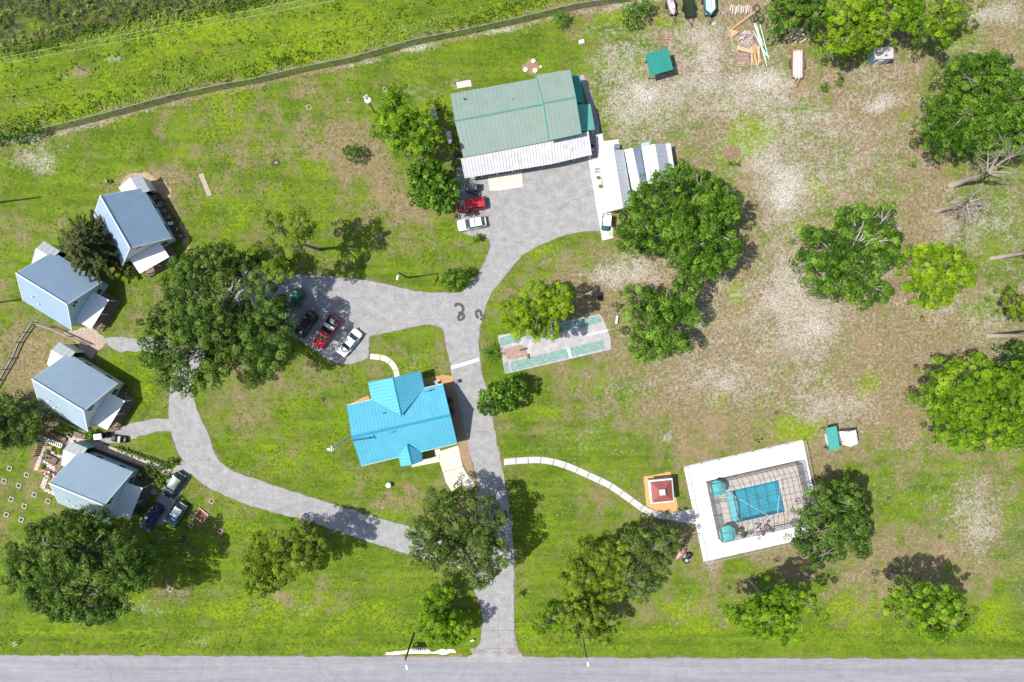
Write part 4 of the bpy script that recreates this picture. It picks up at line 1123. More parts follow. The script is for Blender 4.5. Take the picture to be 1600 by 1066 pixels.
wood_new = M('fresh_orange_timber', (0.56, 0.32, 0.15), 0.8, var=0.2, scale=4)
wood_pale = M('pale_timber', (0.58, 0.48, 0.34), 0.8, var=0.2, scale=4)
black_m = M('black_metal', (0.02, 0.02, 0.022), 0.5, var=0.3)
grey_m = M('grey_metal', (0.30, 0.31, 0.32), 0.5, metal=0.4, var=0.15)
steel_m = M('bright_steel', (0.62, 0.64, 0.65), 0.35, metal=0.5, var=0.08)
plast_w = M('white_plastic', (0.80, 0.80, 0.80), 0.45, var=0.03)
brickred = M('rusty_red', (0.40, 0.13, 0.09), 0.7, var=0.25, scale=3)

def slab(mb, e0, e1, r1, r0, rib=0.5, rh=0.05, rw=0.12, th=0.07, mi=0):
    """sheet-metal slope from eave e0-e1 to ridge r0-r1, with raised ribs running up it"""
    e0, e1, r1, r0 = [Vector(p) for p in (e0, e1, r1, r0)]
    n = (e1 - e0).cross(r0 - e0).normalized()
    if n.z < 0:
        n = -n
    down = n * th
    mb.hexa([e0 - down, e1 - down, r1 - down, r0 - down], [e0, e1, r1, r0], mi)
    if not rib:
        return
    L = (e1 - e0).length
    k = max(2, int(L / rib))
    u = (e1 - e0).normalized()
    for i in range(k + 1):
        t = (i + 0.0) / k
        t = min(max(t, 0.004), 0.996)
        a, b = e0.lerp(e1, t), r0.lerp(r1, t)
        w = u * rw / 2
        h = n * rh
        mb.add([a - w, a + w, a + w * .45 + h, a - w * .45 + h, b - w, b + w, b + w * .45 + h, b - w * .45 + h],
               [(1, 5, 6, 2), (2, 6, 7, 3), (3, 7, 4, 0), (0, 1, 2, 3), (5, 4, 7, 6)], mi)
def walls(loop, inset=0.3, drop=0.12, z0=-0.05):
    """wall panels under a roof outline; loop = roof edge points in order"""
    P = [Vector(p) for p in loop]
    c = sum(P, Vector()) / len(P)
    Q = []
    for p in P:
        d = Vector((c.x - p.x, c.y - p.y, 0))
        l = d.length
        Q.append(p + d / max(l, .01) * min(inset * 1.3, l * .5) - Vector((0, 0, drop)))
    mb = MB()
    n = len(Q)
    for i in range(n):
        a, b = Q[i], Q[(i + 1) % n]
        d = Vector((b.x - a.x, b.y - a.y, 0))
        if d.length < 0.05:
            continue
        nn = Vector((-d.y, d.x, 0)).normalized()
        if nn.dot(Vector((c.x - a.x, c.y - a.y, 0))) < 0:
            nn = -nn
        t = nn * 0.12
        az, bz = Vector((a.x, a.y, z0)), Vector((b.x, b.y, z0))
        mb.hexa([az, bz, bz + t, az + t], [a, b, b + t, a + t])
    return mb, Q
def ridge_cap(r0, r1, mat, root, w=0.16, name='ridge_cap', up=0.06):
    r0, r1 = Vector(r0), Vector(r1)
    u = (r1 - r0).normalized()
    s = Vector((-u.y, u.x, 0)) * w
    z = Vector((0, 0, 1))
    return MB().add([r0 - s - z * .0, r0 + z * (up + .05), r0 + s, r1 - s, r1 + z * (up + .05), r1 + s],
        [(0, 1, 4, 3), (1, 2, 5, 4), (0, 2, 1), (3, 4, 5), (0, 3, 5, 2)]).build(name, mat, root)
def wall_box(root, name, a, b, t0, t1, z0, z1, mat, proud=0.03, frame=None):
    """opening on the wall a-b between parameters t0,t1; on the outer side"""
    a, b = Vector((a.x, a.y, 0)), Vector((b.x, b.y, 0))
    p, q = a.lerp(b, t0), a.lerp(b, t1)
    c = (p + q) / 2
    rot = math.atan2(q.y - p.y, q.x - p.x)
    L = (q - p).length
    o = MB().box((c.x, c.y, (z0 + z1) / 2), (L, proud * 2 + .06, z1 - z0), rot).build(name, mat, root)
    if frame:
        f = MB()
        for zz in (z0 - .04, z1 + .04):
            f.box((c.x, c.y, zz), (L + .2, proud * 2 + .1, .09), rot)
        ca, sa = math.cos(rot), math.sin(rot)
        for s in (-1, 0, 1):
            f.box((c.x + ca * s * L / 2, c.y + sa * s * L / 2, (z0 + z1) / 2), (.08 if s else .05, proud * 2 + .1, z1 - z0), rot)
        fo = f.build('frame', frame, None)
        fo.parent = o
        me = fo.data
        lx, ly, lz = root.location
        for v in me.vertices:
            v.co.x -= lx; v.co.y -= ly; v.co.z -= lz
    return o

def cabin(label, apex_front, apex_back, seed, wallm, roofm):
    """steep gabled cabin, 8.7 m square, eave 3 m, ridge 7.6 m"""
    HR, HE, WD = 7.6, 3.0, 4.35
    f, b = G(*apex_front, HR), G(*apex_back, HR)
    ang = math.atan2(f.y - b.y, f.x - b.x)
    LN = (f - b).length
    root = thing('cabin', label, 'cabin', (f.x, f.y, 0), ang)
    # local frame: x runs back to front (0 at the front), y to the left
    def bld(mb, name, mat, parent=None, **k):
        return mb.build(name, mat, parent or root, shift=False, **k)
    for s in (1, -1):
        m = MB()
        slab(m, (-LN, s * WD, HE), (0, s * WD, HE), (0, 0, HR), (-LN, 0, HR), rib=0.36, rh=RIBH, rw=0.12)
        bld(m, 'roof_slope', roofm)
    m = MB()
    m.tube([(-LN - .02, 0, HR + .02), (.02, 0, HR + .02)], 0.11, 6)
    bld(m, 'ridge_cap', white_metal)
    for x in (0.02, -LN - 0.02):
        for s in (1, -1):
            m = MB()
            m.hexa([(x - .05, 0, HR - .22), (x + .05, 0, HR - .22), (x + .05, s * WD, HE - .22), (x - .05, s * WD, HE - .22)][::s],
                   [(x - .05, 0, HR + .03), (x + .05, 0, HR + .03), (x + .05, s * WD, HE + .03), (x - .05, s * WD, HE + .03)][::s])
            bld(m, 'barge_board', white_metal)
    # walls
    m = MB()
    xi, yi = -0.45, WD - 0.5
    zi = HE + (HR - HE) * 0.5 / WD - .12
    top = HR - .12
    for x0, x1 in ((xi - .12, xi), (-LN + .45, -LN + .57)):
        prof = [(-yi, -0.05), (yi, -0.05), (yi, zi), (0, top), (-yi, zi)]
        m.hexa([(x0, y, z) for y, z in prof], [(x1, y, z) for y, z in prof])
    for s in (1, -1):
        m.box(((xi - LN + .45) / 2, s * (yi - .06), zi / 2 - .03), (LN - 1.2, .12, zi), 0)
    bld(m, 'wall', wallm)
    # loft window with two panes, ground floor windows and door
    w = bld(MB().box((xi + .03, 0.0, 5.35), (.06, 1.25, 1.15)), 'window', trim_white)
    for s in (-.28, .28):
        bld(MB().box((xi + .07, s, 5.35), (.03, .46, .9)), 'pane', glass, w)
    for y, nm in ((-2.6, 'window'), (2.4, 'window')):
        w = bld(MB().box((xi + .03, y, 1.5), (.06, 1.2, 1.3)), nm, trim_white)
        for s in (-.27, .27):
            bld(MB().box((xi + .07, y + s, 1.5), (.03, .46, 1.1)), 'pane', glass, w)
    d = bld(MB().box((xi + .03, .6, 1.05), (.06, .95, 2.1)), 'door', M('door_paint', (0.35, 0.12, 0.08), 0.5))
    bld(MB().ball((xi + .1, .95, 1.05), .05, 6, 4), 'handle', steel_m, d)
    for s in (1, -1):
        for x in (-2.4, -6.2):
            w = bld(MB().box((x, s * (yi + .03), 1.6), (1.2, .06, 1.2)), 'window', trim_white)
            for q in (-.27, .27):
                bld(MB().box((x + q, s * (yi + .07), 1.6), (.46, .03, 1.0)), 'pane', glass, w)
    # front porch roof, posts and deck
    pr = MB()
    slab(pr, (2.15, -2.75, 2.55), (2.15, 2.45, 2.55), (xi + .06, 2.45, 3.05), (xi + .06, -2.75, 3.05), rib=0.6, rh=0.03, rw=0.06)
    bld(pr, 'porch_roof', white_metal)
    for y in (-2.6, -.15, 2.3):
        bld(MB().box((2.0, y, 1.35), (.1, .1, 2.35)), 'porch_post', trim_white)
    dk = MB()
    for i in range(20):
        dk.box((-.3 + i * .147, -.15, .22), (.13, 5.6, .05))
    for y in (-2.8, -.15, 2.5):
        dk.box((1.1, y, .08), (2.8, .1, .2))
    bld(dk, 'porch_deck', wood)
    rl = MB()
    for z in (.65, 1.05):
        rl.box((2.45, -.15, z), (.05, 5.6, .05))
    for i in range(12):
        rl.box((2.45, -2.9 + i * .5, .6), (.05, .05, .95))
    bld(rl, 'railing', wood_dark)
    # small gabled annexe on the back
    ax, bl, eh, rh_ = -LN + .5, 2.3, 2.5, 3.5
    yl, yr, ym = .95, 5.0, 3.6
    for ye, mt, eh2 in ((yl, white_metal, eh), (yr, ANX, 2.9)):  # white for the lit slope, painted darker for the shaded one
        m = MB()
        slab(m, (ax - bl - .35, ye, eh2), (ax + (.0 if ye == yl else .3), ye, eh2), (ax + .3 * (ye != yl), ym, rh_), (ax - bl - .35, ym, rh_), rib=.6, rh=.03, rw=.06)
        bld(m, 'annexe_roof', mt)
    m = MB()
    prof = [(yl + .2, -.05), (yr - .2, -.05), (yr - .2, 2.8), (ym, rh_ - .15), (yl + .2, eh)]
    m.hexa([(ax - bl, y, z) for y, z in prof], [(ax - bl + .12, y, z) for y, z in prof])
    m.box((ax - bl / 2 + .05, yl + .26, eh / 2), (bl - .1, .12, eh)); m.box((ax - bl / 2 + .05, yr - .26, 1.4), (bl - .1, .12, 2.8))
    bld(m, 'annexe_wall', wallm)
    # roof vent pipes
    for x, y in ((-6.3, -2.4), (-5.4, -3.1)):
        z = HE + (HR - HE) * (1 - abs(y) / WD)
        bld(MB().tube([(x, y, z - .2), (x, y, z + .45)], .09, 8), 'vent_pipe', plast_w)
    return root
RIBH = 0.010
ANX = M('annexe_shaded_grey', (.40, .43, .44), .6)  # annexe slope turned from the sun, its shade put into the grey
OFF = 0.3
c1 = cabin('northernmost blue-roofed cabin with timber side deck, beside the feathery conifer', (203, 387.6), (156.7, 306), 1, wall_white, galv_blue)
OFF = 0.5
c2 = cabin('westernmost blue-roofed cabin with turquoise gable and loft window', (104.6, 476), (25, 427), 2, wall_blue, galv_blue)
RIBH = 0.020
galv_light = M('pale_galvanised_roof', (0.44, 0.56, 0.66), 0.42, metal=0.15, var=0.05, scale=0.6, dirt=((0.38, 0.50, 0.60), 0.6, 0.8))
c3 = cabin('pale-roofed cabin standing between the wire fence and the access lane', (130.8, 642), (50.2, 592.6), 3, wall_white, galv_light)
c4 = cabin('pale-roofed cabin with checkered garden behind it and oak over one eave', (162, 790), (76.8, 755), 4, wall_blue, galv_light)

# ---- turquoise house
def at(px, py, z):
    return G(px, py, z)
def blue_house():
    root = thing('house', 'turquoise metal-roofed house with cross gables beside the driveway', 'house', tuple(G(630, 665, 0)))
    E, Rz = 3.0, 5.5
    rW, rE = at(549.3, 683.3, Rz), at(703.8, 648.8, Rz)
    nW, nE = at(542, 633.3, E), at(692, 600, E)
    sW, sE = at(564.3, 728.3, E), at(714.5, 692.8, E)
    m = MB(); slab(m, nW, nE, rE, rW, rib=.5, rh=.03, rw=.08); m.build('roof_slope', turq, root)
    m = MB(); slab(m, sW, sE, rE, rW, rib=.5, rh=.03, rw=.08); m.build('roof_slope', turq, root)
    ridge_cap(rW, rE, turq_ridge, root, .2)
    wb, Q = walls([nW, rW, sW, sE, rE, nE], .35)
    wb.build('wall', wall_blue, root)
    # north wing
    def wing(rf, rb, c0, v0, c1_, v1, zE, zR, nm, rib=.5):
        rf3, rb3 = at(*rf, zR), at(*rb, zR)
        a0, a1 = at(*c0, zE), at(*c1_, zE)
        # extend valleys to their own eave height
        for cc, vv in ((a0, at(*v0, zE + .02)), (a1, at(*v1, zE + .02))):
            m = MB()
            slab(m, cc, vv, rb3, rf3, rib=0, th=.06)
            # ribs perpendicular to the wing ridge, clipped at the valley
            d = (rb3 - rf3)
            n = (vv - cc).cross(rf3 - cc).normalized()
            if n.z < 0: n = -n
            Lr = d.length
            k = int(Lr / rib)
            ev = (vv - cc)
            for i in range(k + 1):
                t = min(max(i / k, .01), .985)
                top = rf3.lerp(rb3, t)
                u = d.normalized()
                down = (cc - rf3)
                down = down - u * down.dot(u)
                # meet either the eave or the valley
                s_e = 1.0
                te = t * Lr
                if te > ev.length:
                    s_e = max(0.0, 1 - (te - ev.length) / max(.01, Lr - ev.length))
                end = top + down * s_e * .99
                w = u * .05; h = n * .045
                m.add([top - w, top + w, top + h, end - w, end + w, end + h], [(0, 3, 5, 2), (1, 2, 5, 4), (3, 4, 5), (0, 2, 1)])
            m.build('wing_roof_slope', turq, root)
        ridge_cap(rf3, rb3, turq_ridge, root, .09, up=.03)
        fa, fb = a0.copy(), a1.copy()
        inw = (rb3 - rf3).normalized() * .4
        side = (fb - fa).normalized() * .35
        wbm = MB()
        p = [fa + inw + side, fb + inw - side, rf3 + inw - Vector((0, 0, .25))]
        b0, b1 = Vector((p[0].x, p[0].y, -.05)), Vector((p[1].x, p[1].y, -.05))
        wbm.hexa([b0, b1, b1 + inw * .3, b0 + inw * .3], [p[0], p[1], p[1] + inw * .3, p[0] + inw * .3])
        wbm.add([p[0], p[1], p[2], p[0] + inw * .3, p[1] + inw * .3, p[2] + inw * .3], [(0, 1, 2), (5, 4, 3), (0, 2, 5, 3), (1, 4, 5, 2)])
        for q, v in ((p[0], v0), (p[1], v1)):
            vv = at(*v, zE)
            vv = vv + (side if q is p[0] else -side)
            e = Vector((vv.x, vv.y, -.05)); s = Vector((q.x, q.y, -.05))
            t = side.normalized() * .12
            wbm.hexa([s, e, e + t, s + t], [q - Vector((0, 0, .05)), vv - Vector((0, 0, .05)), vv + t - Vector((0, 0, .05)), q + t - Vector((0, 0, .05))])
        wbm.build(nm, wall_blue, root)
        return p
    p = wing((613.8, 590), (627, 649.8), (575, 597.5), (580.5, 624.5), (657, 579.5), (663.0, 606.5), 3.0, 5.3, 'wing_wall')
    wall_box(root, 'window', p[0], p[1], .2, .45, 1.0, 2.2, glass, .05, trim_white)
    wall_box(root, 'door', p[0], p[1], .6, .75, .0, 2.1, trim_white, .05)
    p = wing((643.8, 726.5), (635.8, 694.5), (625.8, 728.3), (623.0, 713), (660.8, 719.5), (657, 705.5), 3.0, 4.3, 'porch_wall')
    wall_box(root, 'door', p[0], p[1], .3, .65, .0, 2.1, trim_white, .05)
    a, b = Q[2], Q[3]
    wall_box(root, 'window', a, b, .12, .28, 1.0, 2.2, glass, .05, trim_white)
    wall_box(root, 'garage_door', a, b, .72, .95, .0, 2.3, trim_white, .05)
    wall_box(root, 'window', Q[5], Q[0], .75, .88, 1.0, 2.2, glass, .05, trim_white)
    # gutters
    for u, v in ((nW, nE), (sW, sE)):
        MB().tube([u + Vector((0, 0, -.06)), v + Vector((0, 0, -.06))], .07, 6).build('gutter', trim_white, root)
    # vent pipes and skylight brackets
    for x, y in ((598.5, 646), (682.5, 641.5), (618.5, 662.5), (602, 673)):
        q = at(x, y, 4.6)
        MB().tube([q - Vector((0, 0, .6)), q + Vector((0, 0, .45))], .09, 7).build('vent_pipe', turq_ridge, root)
    for x, y in ((667, 611.5), (612, 675.5)):
        q = at(x, y, 4.2 if y < 640 else 5.3)
        m = MB()
        for d in (-.25, .25):
            m.tube([q + Vector((d, d * .4, -.8)), q + Vector((d, d * .4, .3)), q + Vector((d + .2, d * .4, .35))], .05, 6)
        m.tube([q + Vector((-.35, -.1, .25)), q + Vector((.45, .15, .25))], .05, 6)
        m.build('roof_bracket', turq_ridge, root)
    return root
blue_house()
# things around the house
for i, (x, y) in enumerate([(702.5, 626), (704.5, 642.5)]):
    c = G(x, y, .4)
    t = thing('air_conditioner', ['upper of two dark air conditioner units by the turquoise house wall', 'lower of two dark air conditioner units by the turquoise house wall'][i], 'air conditioner', (c.x, c.y, 0), R(12), 'air conditioners')
    MB().box((0, 0, .42), (.85, .85, .8)).build('casing', M('dark_grey_casing', (.05, .055, .06), .6), t, shift=False)
    MB().lathe((0, 0, .82), [(.33, 0), (.33, .03), (.1, .05)], 14).build('fan_grille', black_m, t, shift=False)
c = G(684, 598, 0)
t = thing('equipment_rack', 'white framed equipment stand on mulch at the house corner', 'stand', (c.x, c.y, 0), R(12))
m = MB()
for x in (-.4, 0, .4):
    for y in (-.3, .3):
        m.box((x, y, .5), (.06, .06, 1.0))
for z in (.35, .98):
    for y in (-.3, .3):
        m.box((0, y, z), (.9, .07, .06))
m.build('frame', trim_white, t, shift=False)
MB().box((-.1, 0, .55), (.45, .35, .7)).build('tank', grey_m, t, shift=False)
c = G(714, 596, .4)
t = thing('trash_bin', 'round black bin at the driveway edge above the turquoise house', 'bin', (c.x, c.y, 0))
MB().lathe((0, 0, 0), [(.24, 0), (.3, .8), (.3, .84)], 14).build('bin_body', black_m, t, shift=False)
MB().lathe((0, 0, .84), [(.32, 0), (.3, .08), (.05, .12)], 14).build('lid', M('grey_lid', (.16, .17, .18), .5), t, shift=False)
c = G(608, 757, 0)
t = thing('bird_bath', 'small pale stone bird bath on the lawn below the turquoise house', 'bird bath', (c.x, c.y, 0))
MB().lathe((0, 0, 0), [(.35, 0), (.3, .08), (.1, .15), (.09, .6), (.16, .7), (.38, .78), (.42, .84), (.36, .84), (.1, .76)], 16).build('basin', M('bath_stone', (.6, .6, .58), .8), t, True, shift=False)

# ---- green workshop with lower and raised roof and long white awning
def workshop():
    root = thing('workshop_building', 'long faded green metal-roofed workshop with white awning along its front', 'building', tuple(G(810, 180, 0)))
    lo = dict(nW=at(703.4, 146.7, 3.4), nE=at(838.5, 122.4, 3.4), rW=at(710.5, 189.5, 4.9), rE=at(849.5, 163.2, 4.9), sW=at(723.9, 246.5, 3.4), sE=at(858, 220.7, 3.4))
    hi = dict(nW=at(837, 117.3, 4.9), nE=at(890.5, 108.9, 4.9), rW=at(848.6, 161.8, 6.5), rE=at(899.4, 152.4, 6.5), sW=at(857.5, 219.8, 4.9), sE=at(908.3, 209, 4.9))
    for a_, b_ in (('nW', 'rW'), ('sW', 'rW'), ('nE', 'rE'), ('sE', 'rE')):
        MB().tube([hi[a_] + Vector((0, 0, .02)), hi[b_] + Vector((0, 0, .02))], .10, 4).build('rake_strip', M('rake_green', (.13, .34, .26), .5), root)  # darker green strip along the raised roof's sloping edges
    for d in (lo, hi):
        for a in ('n', 's'):
            m = MB()
            slab(m, d[a + 'W'], d[a + 'E'], d['rE'], d['rW'], rib=.62, rh=.035, rw=.08)
            m.build('roof_slope', green_metal, root)
        ridge_cap(d['rW'], d['rE'], M('ridge_green', (.10, .27, .21), .5), root, .14, up=.02)
    wb, Ql = walls([lo['nW'], lo['rW'], lo['sW'], lo['sE'], lo['rE'], lo['nE']], .25)
    wb.build('wall', wall_green, root)
    wb, Qh = walls([hi['nW'], hi['rW'], hi['sW'], hi['sE'], hi['rE'], hi['nE']], .25)
    wb.build('raised_wall', M('green_gable', (.05, .30, .24), .6), root)
    # east lean-to roofs
    m = MB(); slab(m, at(905.5, 117.5, 2.7), at(913.5, 160, 2.7), at(902, 160.5, 3.4), at(893, 119, 3.4), rib=.6, rh=.03, rw=.06); m.build('lean_to_roof', teal_shaded, root)
    m = MB(); slab(m, at(922.6, 162.7, 2.6), at(929.7, 202.8, 2.6), at(908, 205, 3.5), at(901, 164, 3.5), rib=.6, rh=.03, rw=.06); m.build('lean_to_roof', M('lean_green', (.13, .42, .34), .5), root)
    pm = MB()
    for (x, y) in ((922, 164), (928.5, 201), (904.5, 119), (912, 159)):
        q = at(x, y, 2.5); pm.box((q.x, q.y, 1.25), (.12, .12, 2.5))
    pm.build('lean_to_post', trim_white, root)
    # awning
    aw = []
    for (a, b, c_, d) in (((720.3, 248, 3.25), (859.5, 221.5, 3.25), (862.5, 256.5, 2.6), (726.5, 278.6, 2.6)), ((860, 219.5, 3.3), (919, 205.5, 3.3), (924.4, 242, 2.65), (863, 256.3, 2.65))):
        m = MB()
        slab(m, at(*d), at(*c_), at(*b), at(*a), rib=.46, rh=.09, rw=.2, th=.05)
        m.build('awning_roof', white_old, root)
    for i in range(9):
        t = i / 8
        p0 = at(727.5, 277.5, 2.5).lerp(at(923.5, 241.5, 2.5), t)
        MB().box((p0.x, p0.y + .12, 1.25), (.12, .12, 2.5)).build('awning_post', trim_white, root)
    a, b = Ql[2], Ql[3]
    for t0, t1 in ((.08, .28), (.38, .58), (.68, .88)):
        wall_box(root, 'roller_door', a, b, t0, t1, 0, 2.6, M('roller_door_grey', (.5, .52, .5), .5), .05, trim_white)
    wall_box(root, 'window', Qh[3], Qh[2], .3, .6, 1.2, 2.4, glass, .05, trim_white)
    wall_box(root, 'window', Ql[5], Ql[0], .3, .4, 1.2, 2.2, glass, .05, trim_white)
    wall_box(root, 'window', Ql[5], Ql[0], .65, .75, 1.2, 2.2, glass, .05, trim_white)
    for x, y in ((725.5, 155), (802, 156.8)):
        q = at(x, y, 4.0)
        MB().tube([q - Vector((0, 0, .4)), q + Vector((0, 0, .4))], .13, 8).build('vent_pipe', M('vent_dark', (.08, .12, .11), .6), root)
    return root
workshop()

# ---- three white sheds side by side
def shed3(name, label, W0, W1, R0, R1, E0, E1, zE, zR, mw, me_, rib=.6, rw=.08):
    root = thing(name, label, 'shed', tuple(G((W0[0] + E1[0]) / 2, (W0[1] + E1[1]) / 2)))
    a0, a1, r0, r1, b0, b1 = at(*W0, zE), at(*W1, zE), at(*R0, zR), at(*R1, zR), at(*E0, zE), at(*E1, zE)
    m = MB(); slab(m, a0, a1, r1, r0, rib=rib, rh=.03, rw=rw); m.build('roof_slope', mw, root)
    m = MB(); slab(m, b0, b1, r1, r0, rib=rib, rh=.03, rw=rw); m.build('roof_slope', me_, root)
    ridge_cap(r0, r1, trim_white, root, .08, up=0)
    wb, Q = walls([a0, r0, b0, b1, r1, a1], .18)
    wb.build('wall', wall_white, root)
    wall_box(root, 'door', Q[0], Q[5], .42, .58, 0, 2.1, M('shed_door_grey', (.45, .46, .48), .5), .05)
    wall_box(root, 'window', Q[0], Q[5], .15, .28, 1.0, 1.9, glass, .05, trim_white)
    return root, Q
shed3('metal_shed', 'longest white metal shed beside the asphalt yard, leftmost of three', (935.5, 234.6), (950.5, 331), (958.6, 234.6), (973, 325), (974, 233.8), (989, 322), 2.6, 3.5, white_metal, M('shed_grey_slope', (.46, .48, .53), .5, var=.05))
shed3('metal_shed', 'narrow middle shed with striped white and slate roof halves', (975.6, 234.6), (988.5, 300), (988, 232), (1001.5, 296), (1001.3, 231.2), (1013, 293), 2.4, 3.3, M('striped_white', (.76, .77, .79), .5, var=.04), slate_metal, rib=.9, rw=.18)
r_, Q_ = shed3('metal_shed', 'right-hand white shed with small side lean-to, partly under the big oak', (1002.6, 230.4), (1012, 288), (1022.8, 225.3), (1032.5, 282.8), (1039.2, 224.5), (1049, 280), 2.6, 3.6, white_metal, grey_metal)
m = MB(); slab(m, at(1047.7, 223.6, 2.1), at(1053.5, 262, 2.1), at(1045.5, 262.5, 2.5), at(1039.6, 224.8, 2.5), rib=0); m.build('lean_to_roof', white_metal, r_)
m = MB(); slab(m, at(1002, 224.5, 2.0), at(1013, 221.5, 2.0), at(1015, 227.5, 2.4), at(1003, 230, 2.4), rib=0); m.build('back_roof', M('pale_teal_sheet', (.40, .55, .56), .5), r_)

# ---- small sheds
def green_shelter():
    root = thing('open_shelter', 'square shelter with deep green metal roof alone in the sandy field', 'shelter', tuple(G(1032, 100)))
    z0, z1 = 2.9, 2.5
    m = MB(); slab(m, at(1016, 119, z1), at(1052, 108.5, z1), at(1043, 75, z0), at(1008.5, 85, z0), rib=.6, rh=.03, rw=.06); m.build('roof_slope', green_dark, root)
    for (x, y) in ((1013, 88), (1041, 79), (1018, 114), (1047, 105)):
        q = at(x, y, 2.4)
        MB().box((q.x, q.y, 1.2), (.14, .14, 2.5)).build('post', wood, root)
    q = G(1033, 98)
    m = MB()
    for i in range(4):
        m.box((q.x - .8 + i * .55, q.y, .45), (.45, 1.6, .9))
    m.build('stored_crates', wood_dark, root)
green_shelter()
def small_canopy():
    root = thing('canopy', 'narrow teal green canopy roof beside the white garden shed', 'canopy', tuple(G(1300, 683)))
    zz = 2.4
    m = MB(); slab(m, at(1296, 704.5, zz), at(1312.3, 701, zz), at(1306.8, 665.8, zz + .12), at(1290.2, 669.3, zz + .12), rib=.55, rh=.03, rw=.05); m.build('roof_slope', M('canopy_teal', (.07, .34, .30), .5), root)
    for (x, y) in ((1292.5, 672), (1305, 669), (1297.5, 702), (1310, 699)):
        q = at(x, y, 2.3)
        MB().box((q.x, q.y, 1.15), (.1, .1, 2.35)).build('post', black_m, root)
    q = G(1294, 686)
    MB().box((q.x, q.y, .5), (.9, 1.8, .9), R(12)).build('white_bench', plast_w, root)
    m = MB(); q = G(1291, 697)
    m.tube([(q.x + .3 * math.cos(a), q.y + .3 * math.sin(a), .35) for a in np.linspace(0, 6.28, 12)], .04, 5)
    m.build('hoop', black_m, root)
    r2 = thing('garden_shed', 'white garden shed with grey gable next to the teal canopy', 'shed', tuple(G(1326, 684)))
    e0, e1, r0, r1, f0, f1 = at(1311.5, 674.5, 2.2), at(1316.5, 694.5, 2.2), at(1319.5, 675, 2.9), at(1324, 698.5, 2.9), at(1337.5, 671.8, 2.2), at(1341, 693.5, 2.2)
    # ridge between the two eaves
    r0 = at(1325.5, 674.8, 2.9); r1 = at(1329.5, 698, 2.9)
    m = MB(); slab(m, e0, e1, r1, r0, rib=.7, rh=.03, rw=.05); m.build('roof_slope', white_metal, r2)
    m = MB(); slab(m, f0, f1, r1, r0, rib=.7, rh=.03, rw=.05); m.build('roof_slope', white_metal, r2)
    wb, Q = walls([e0, r0, f0, f1, r1, e1], .12); wb.build('wall', M('bluegrey_wall', (.33, .38, .42), .6), r2)
    wall_box(r2, 'door', Q[4], Q[3], .1, .6, 0, 1.8, trim_white, .05)
    for y in (679, 690):
        q = at(1317, y, 2.55)
        MB().box((q.x, q.y, q.z), (.7, .08, .06), R(-12)).build('roof_bracket', black_m, r2)
small_canopy()
def pale_shed():
    root = thing('garden_shed', 'pale shed with blue-green front slope under the bright pines', 'shed', tuple(G(1378, 86)))
    e0, e1, r0, r1, f0, f1 = at(1368, 93, 2.25), at(1396, 91.5, 2.25), at(1367, 84, 2.55), at(1396, 82.5, 2.55), at(1366, 74.5, 2.25), at(1396, 73.5, 2.25)
    for u in ((e0, e1), (f0, f1)):
        m = MB(); slab(m, u[0], u[1], r1, r0, rib=.6, rh=.02, rw=.05); m.build('roof_slope', M('dusty_white_sheet', (.56, .52, .52), .6, var=.12), root)
    wb, Q = walls([e0, r0, f0, f1, r1, e1], .06); wb.build('wall', M('bluegreen_sheet', (.30, .48, .50), .5), root)
    wall_box(root, 'door', Q[0], Q[5], .3, .6, 0, 1.8, trim_white, .05)
    q = at(1384, 86.5, 2.5)
    MB().tube([q - Vector((0, 0, .4)), q + Vector((0, 0, .25))], .14, 8).build('roof_vent', M('vent_grey', (.2, .2, .22), .5), root)
pale_shed()

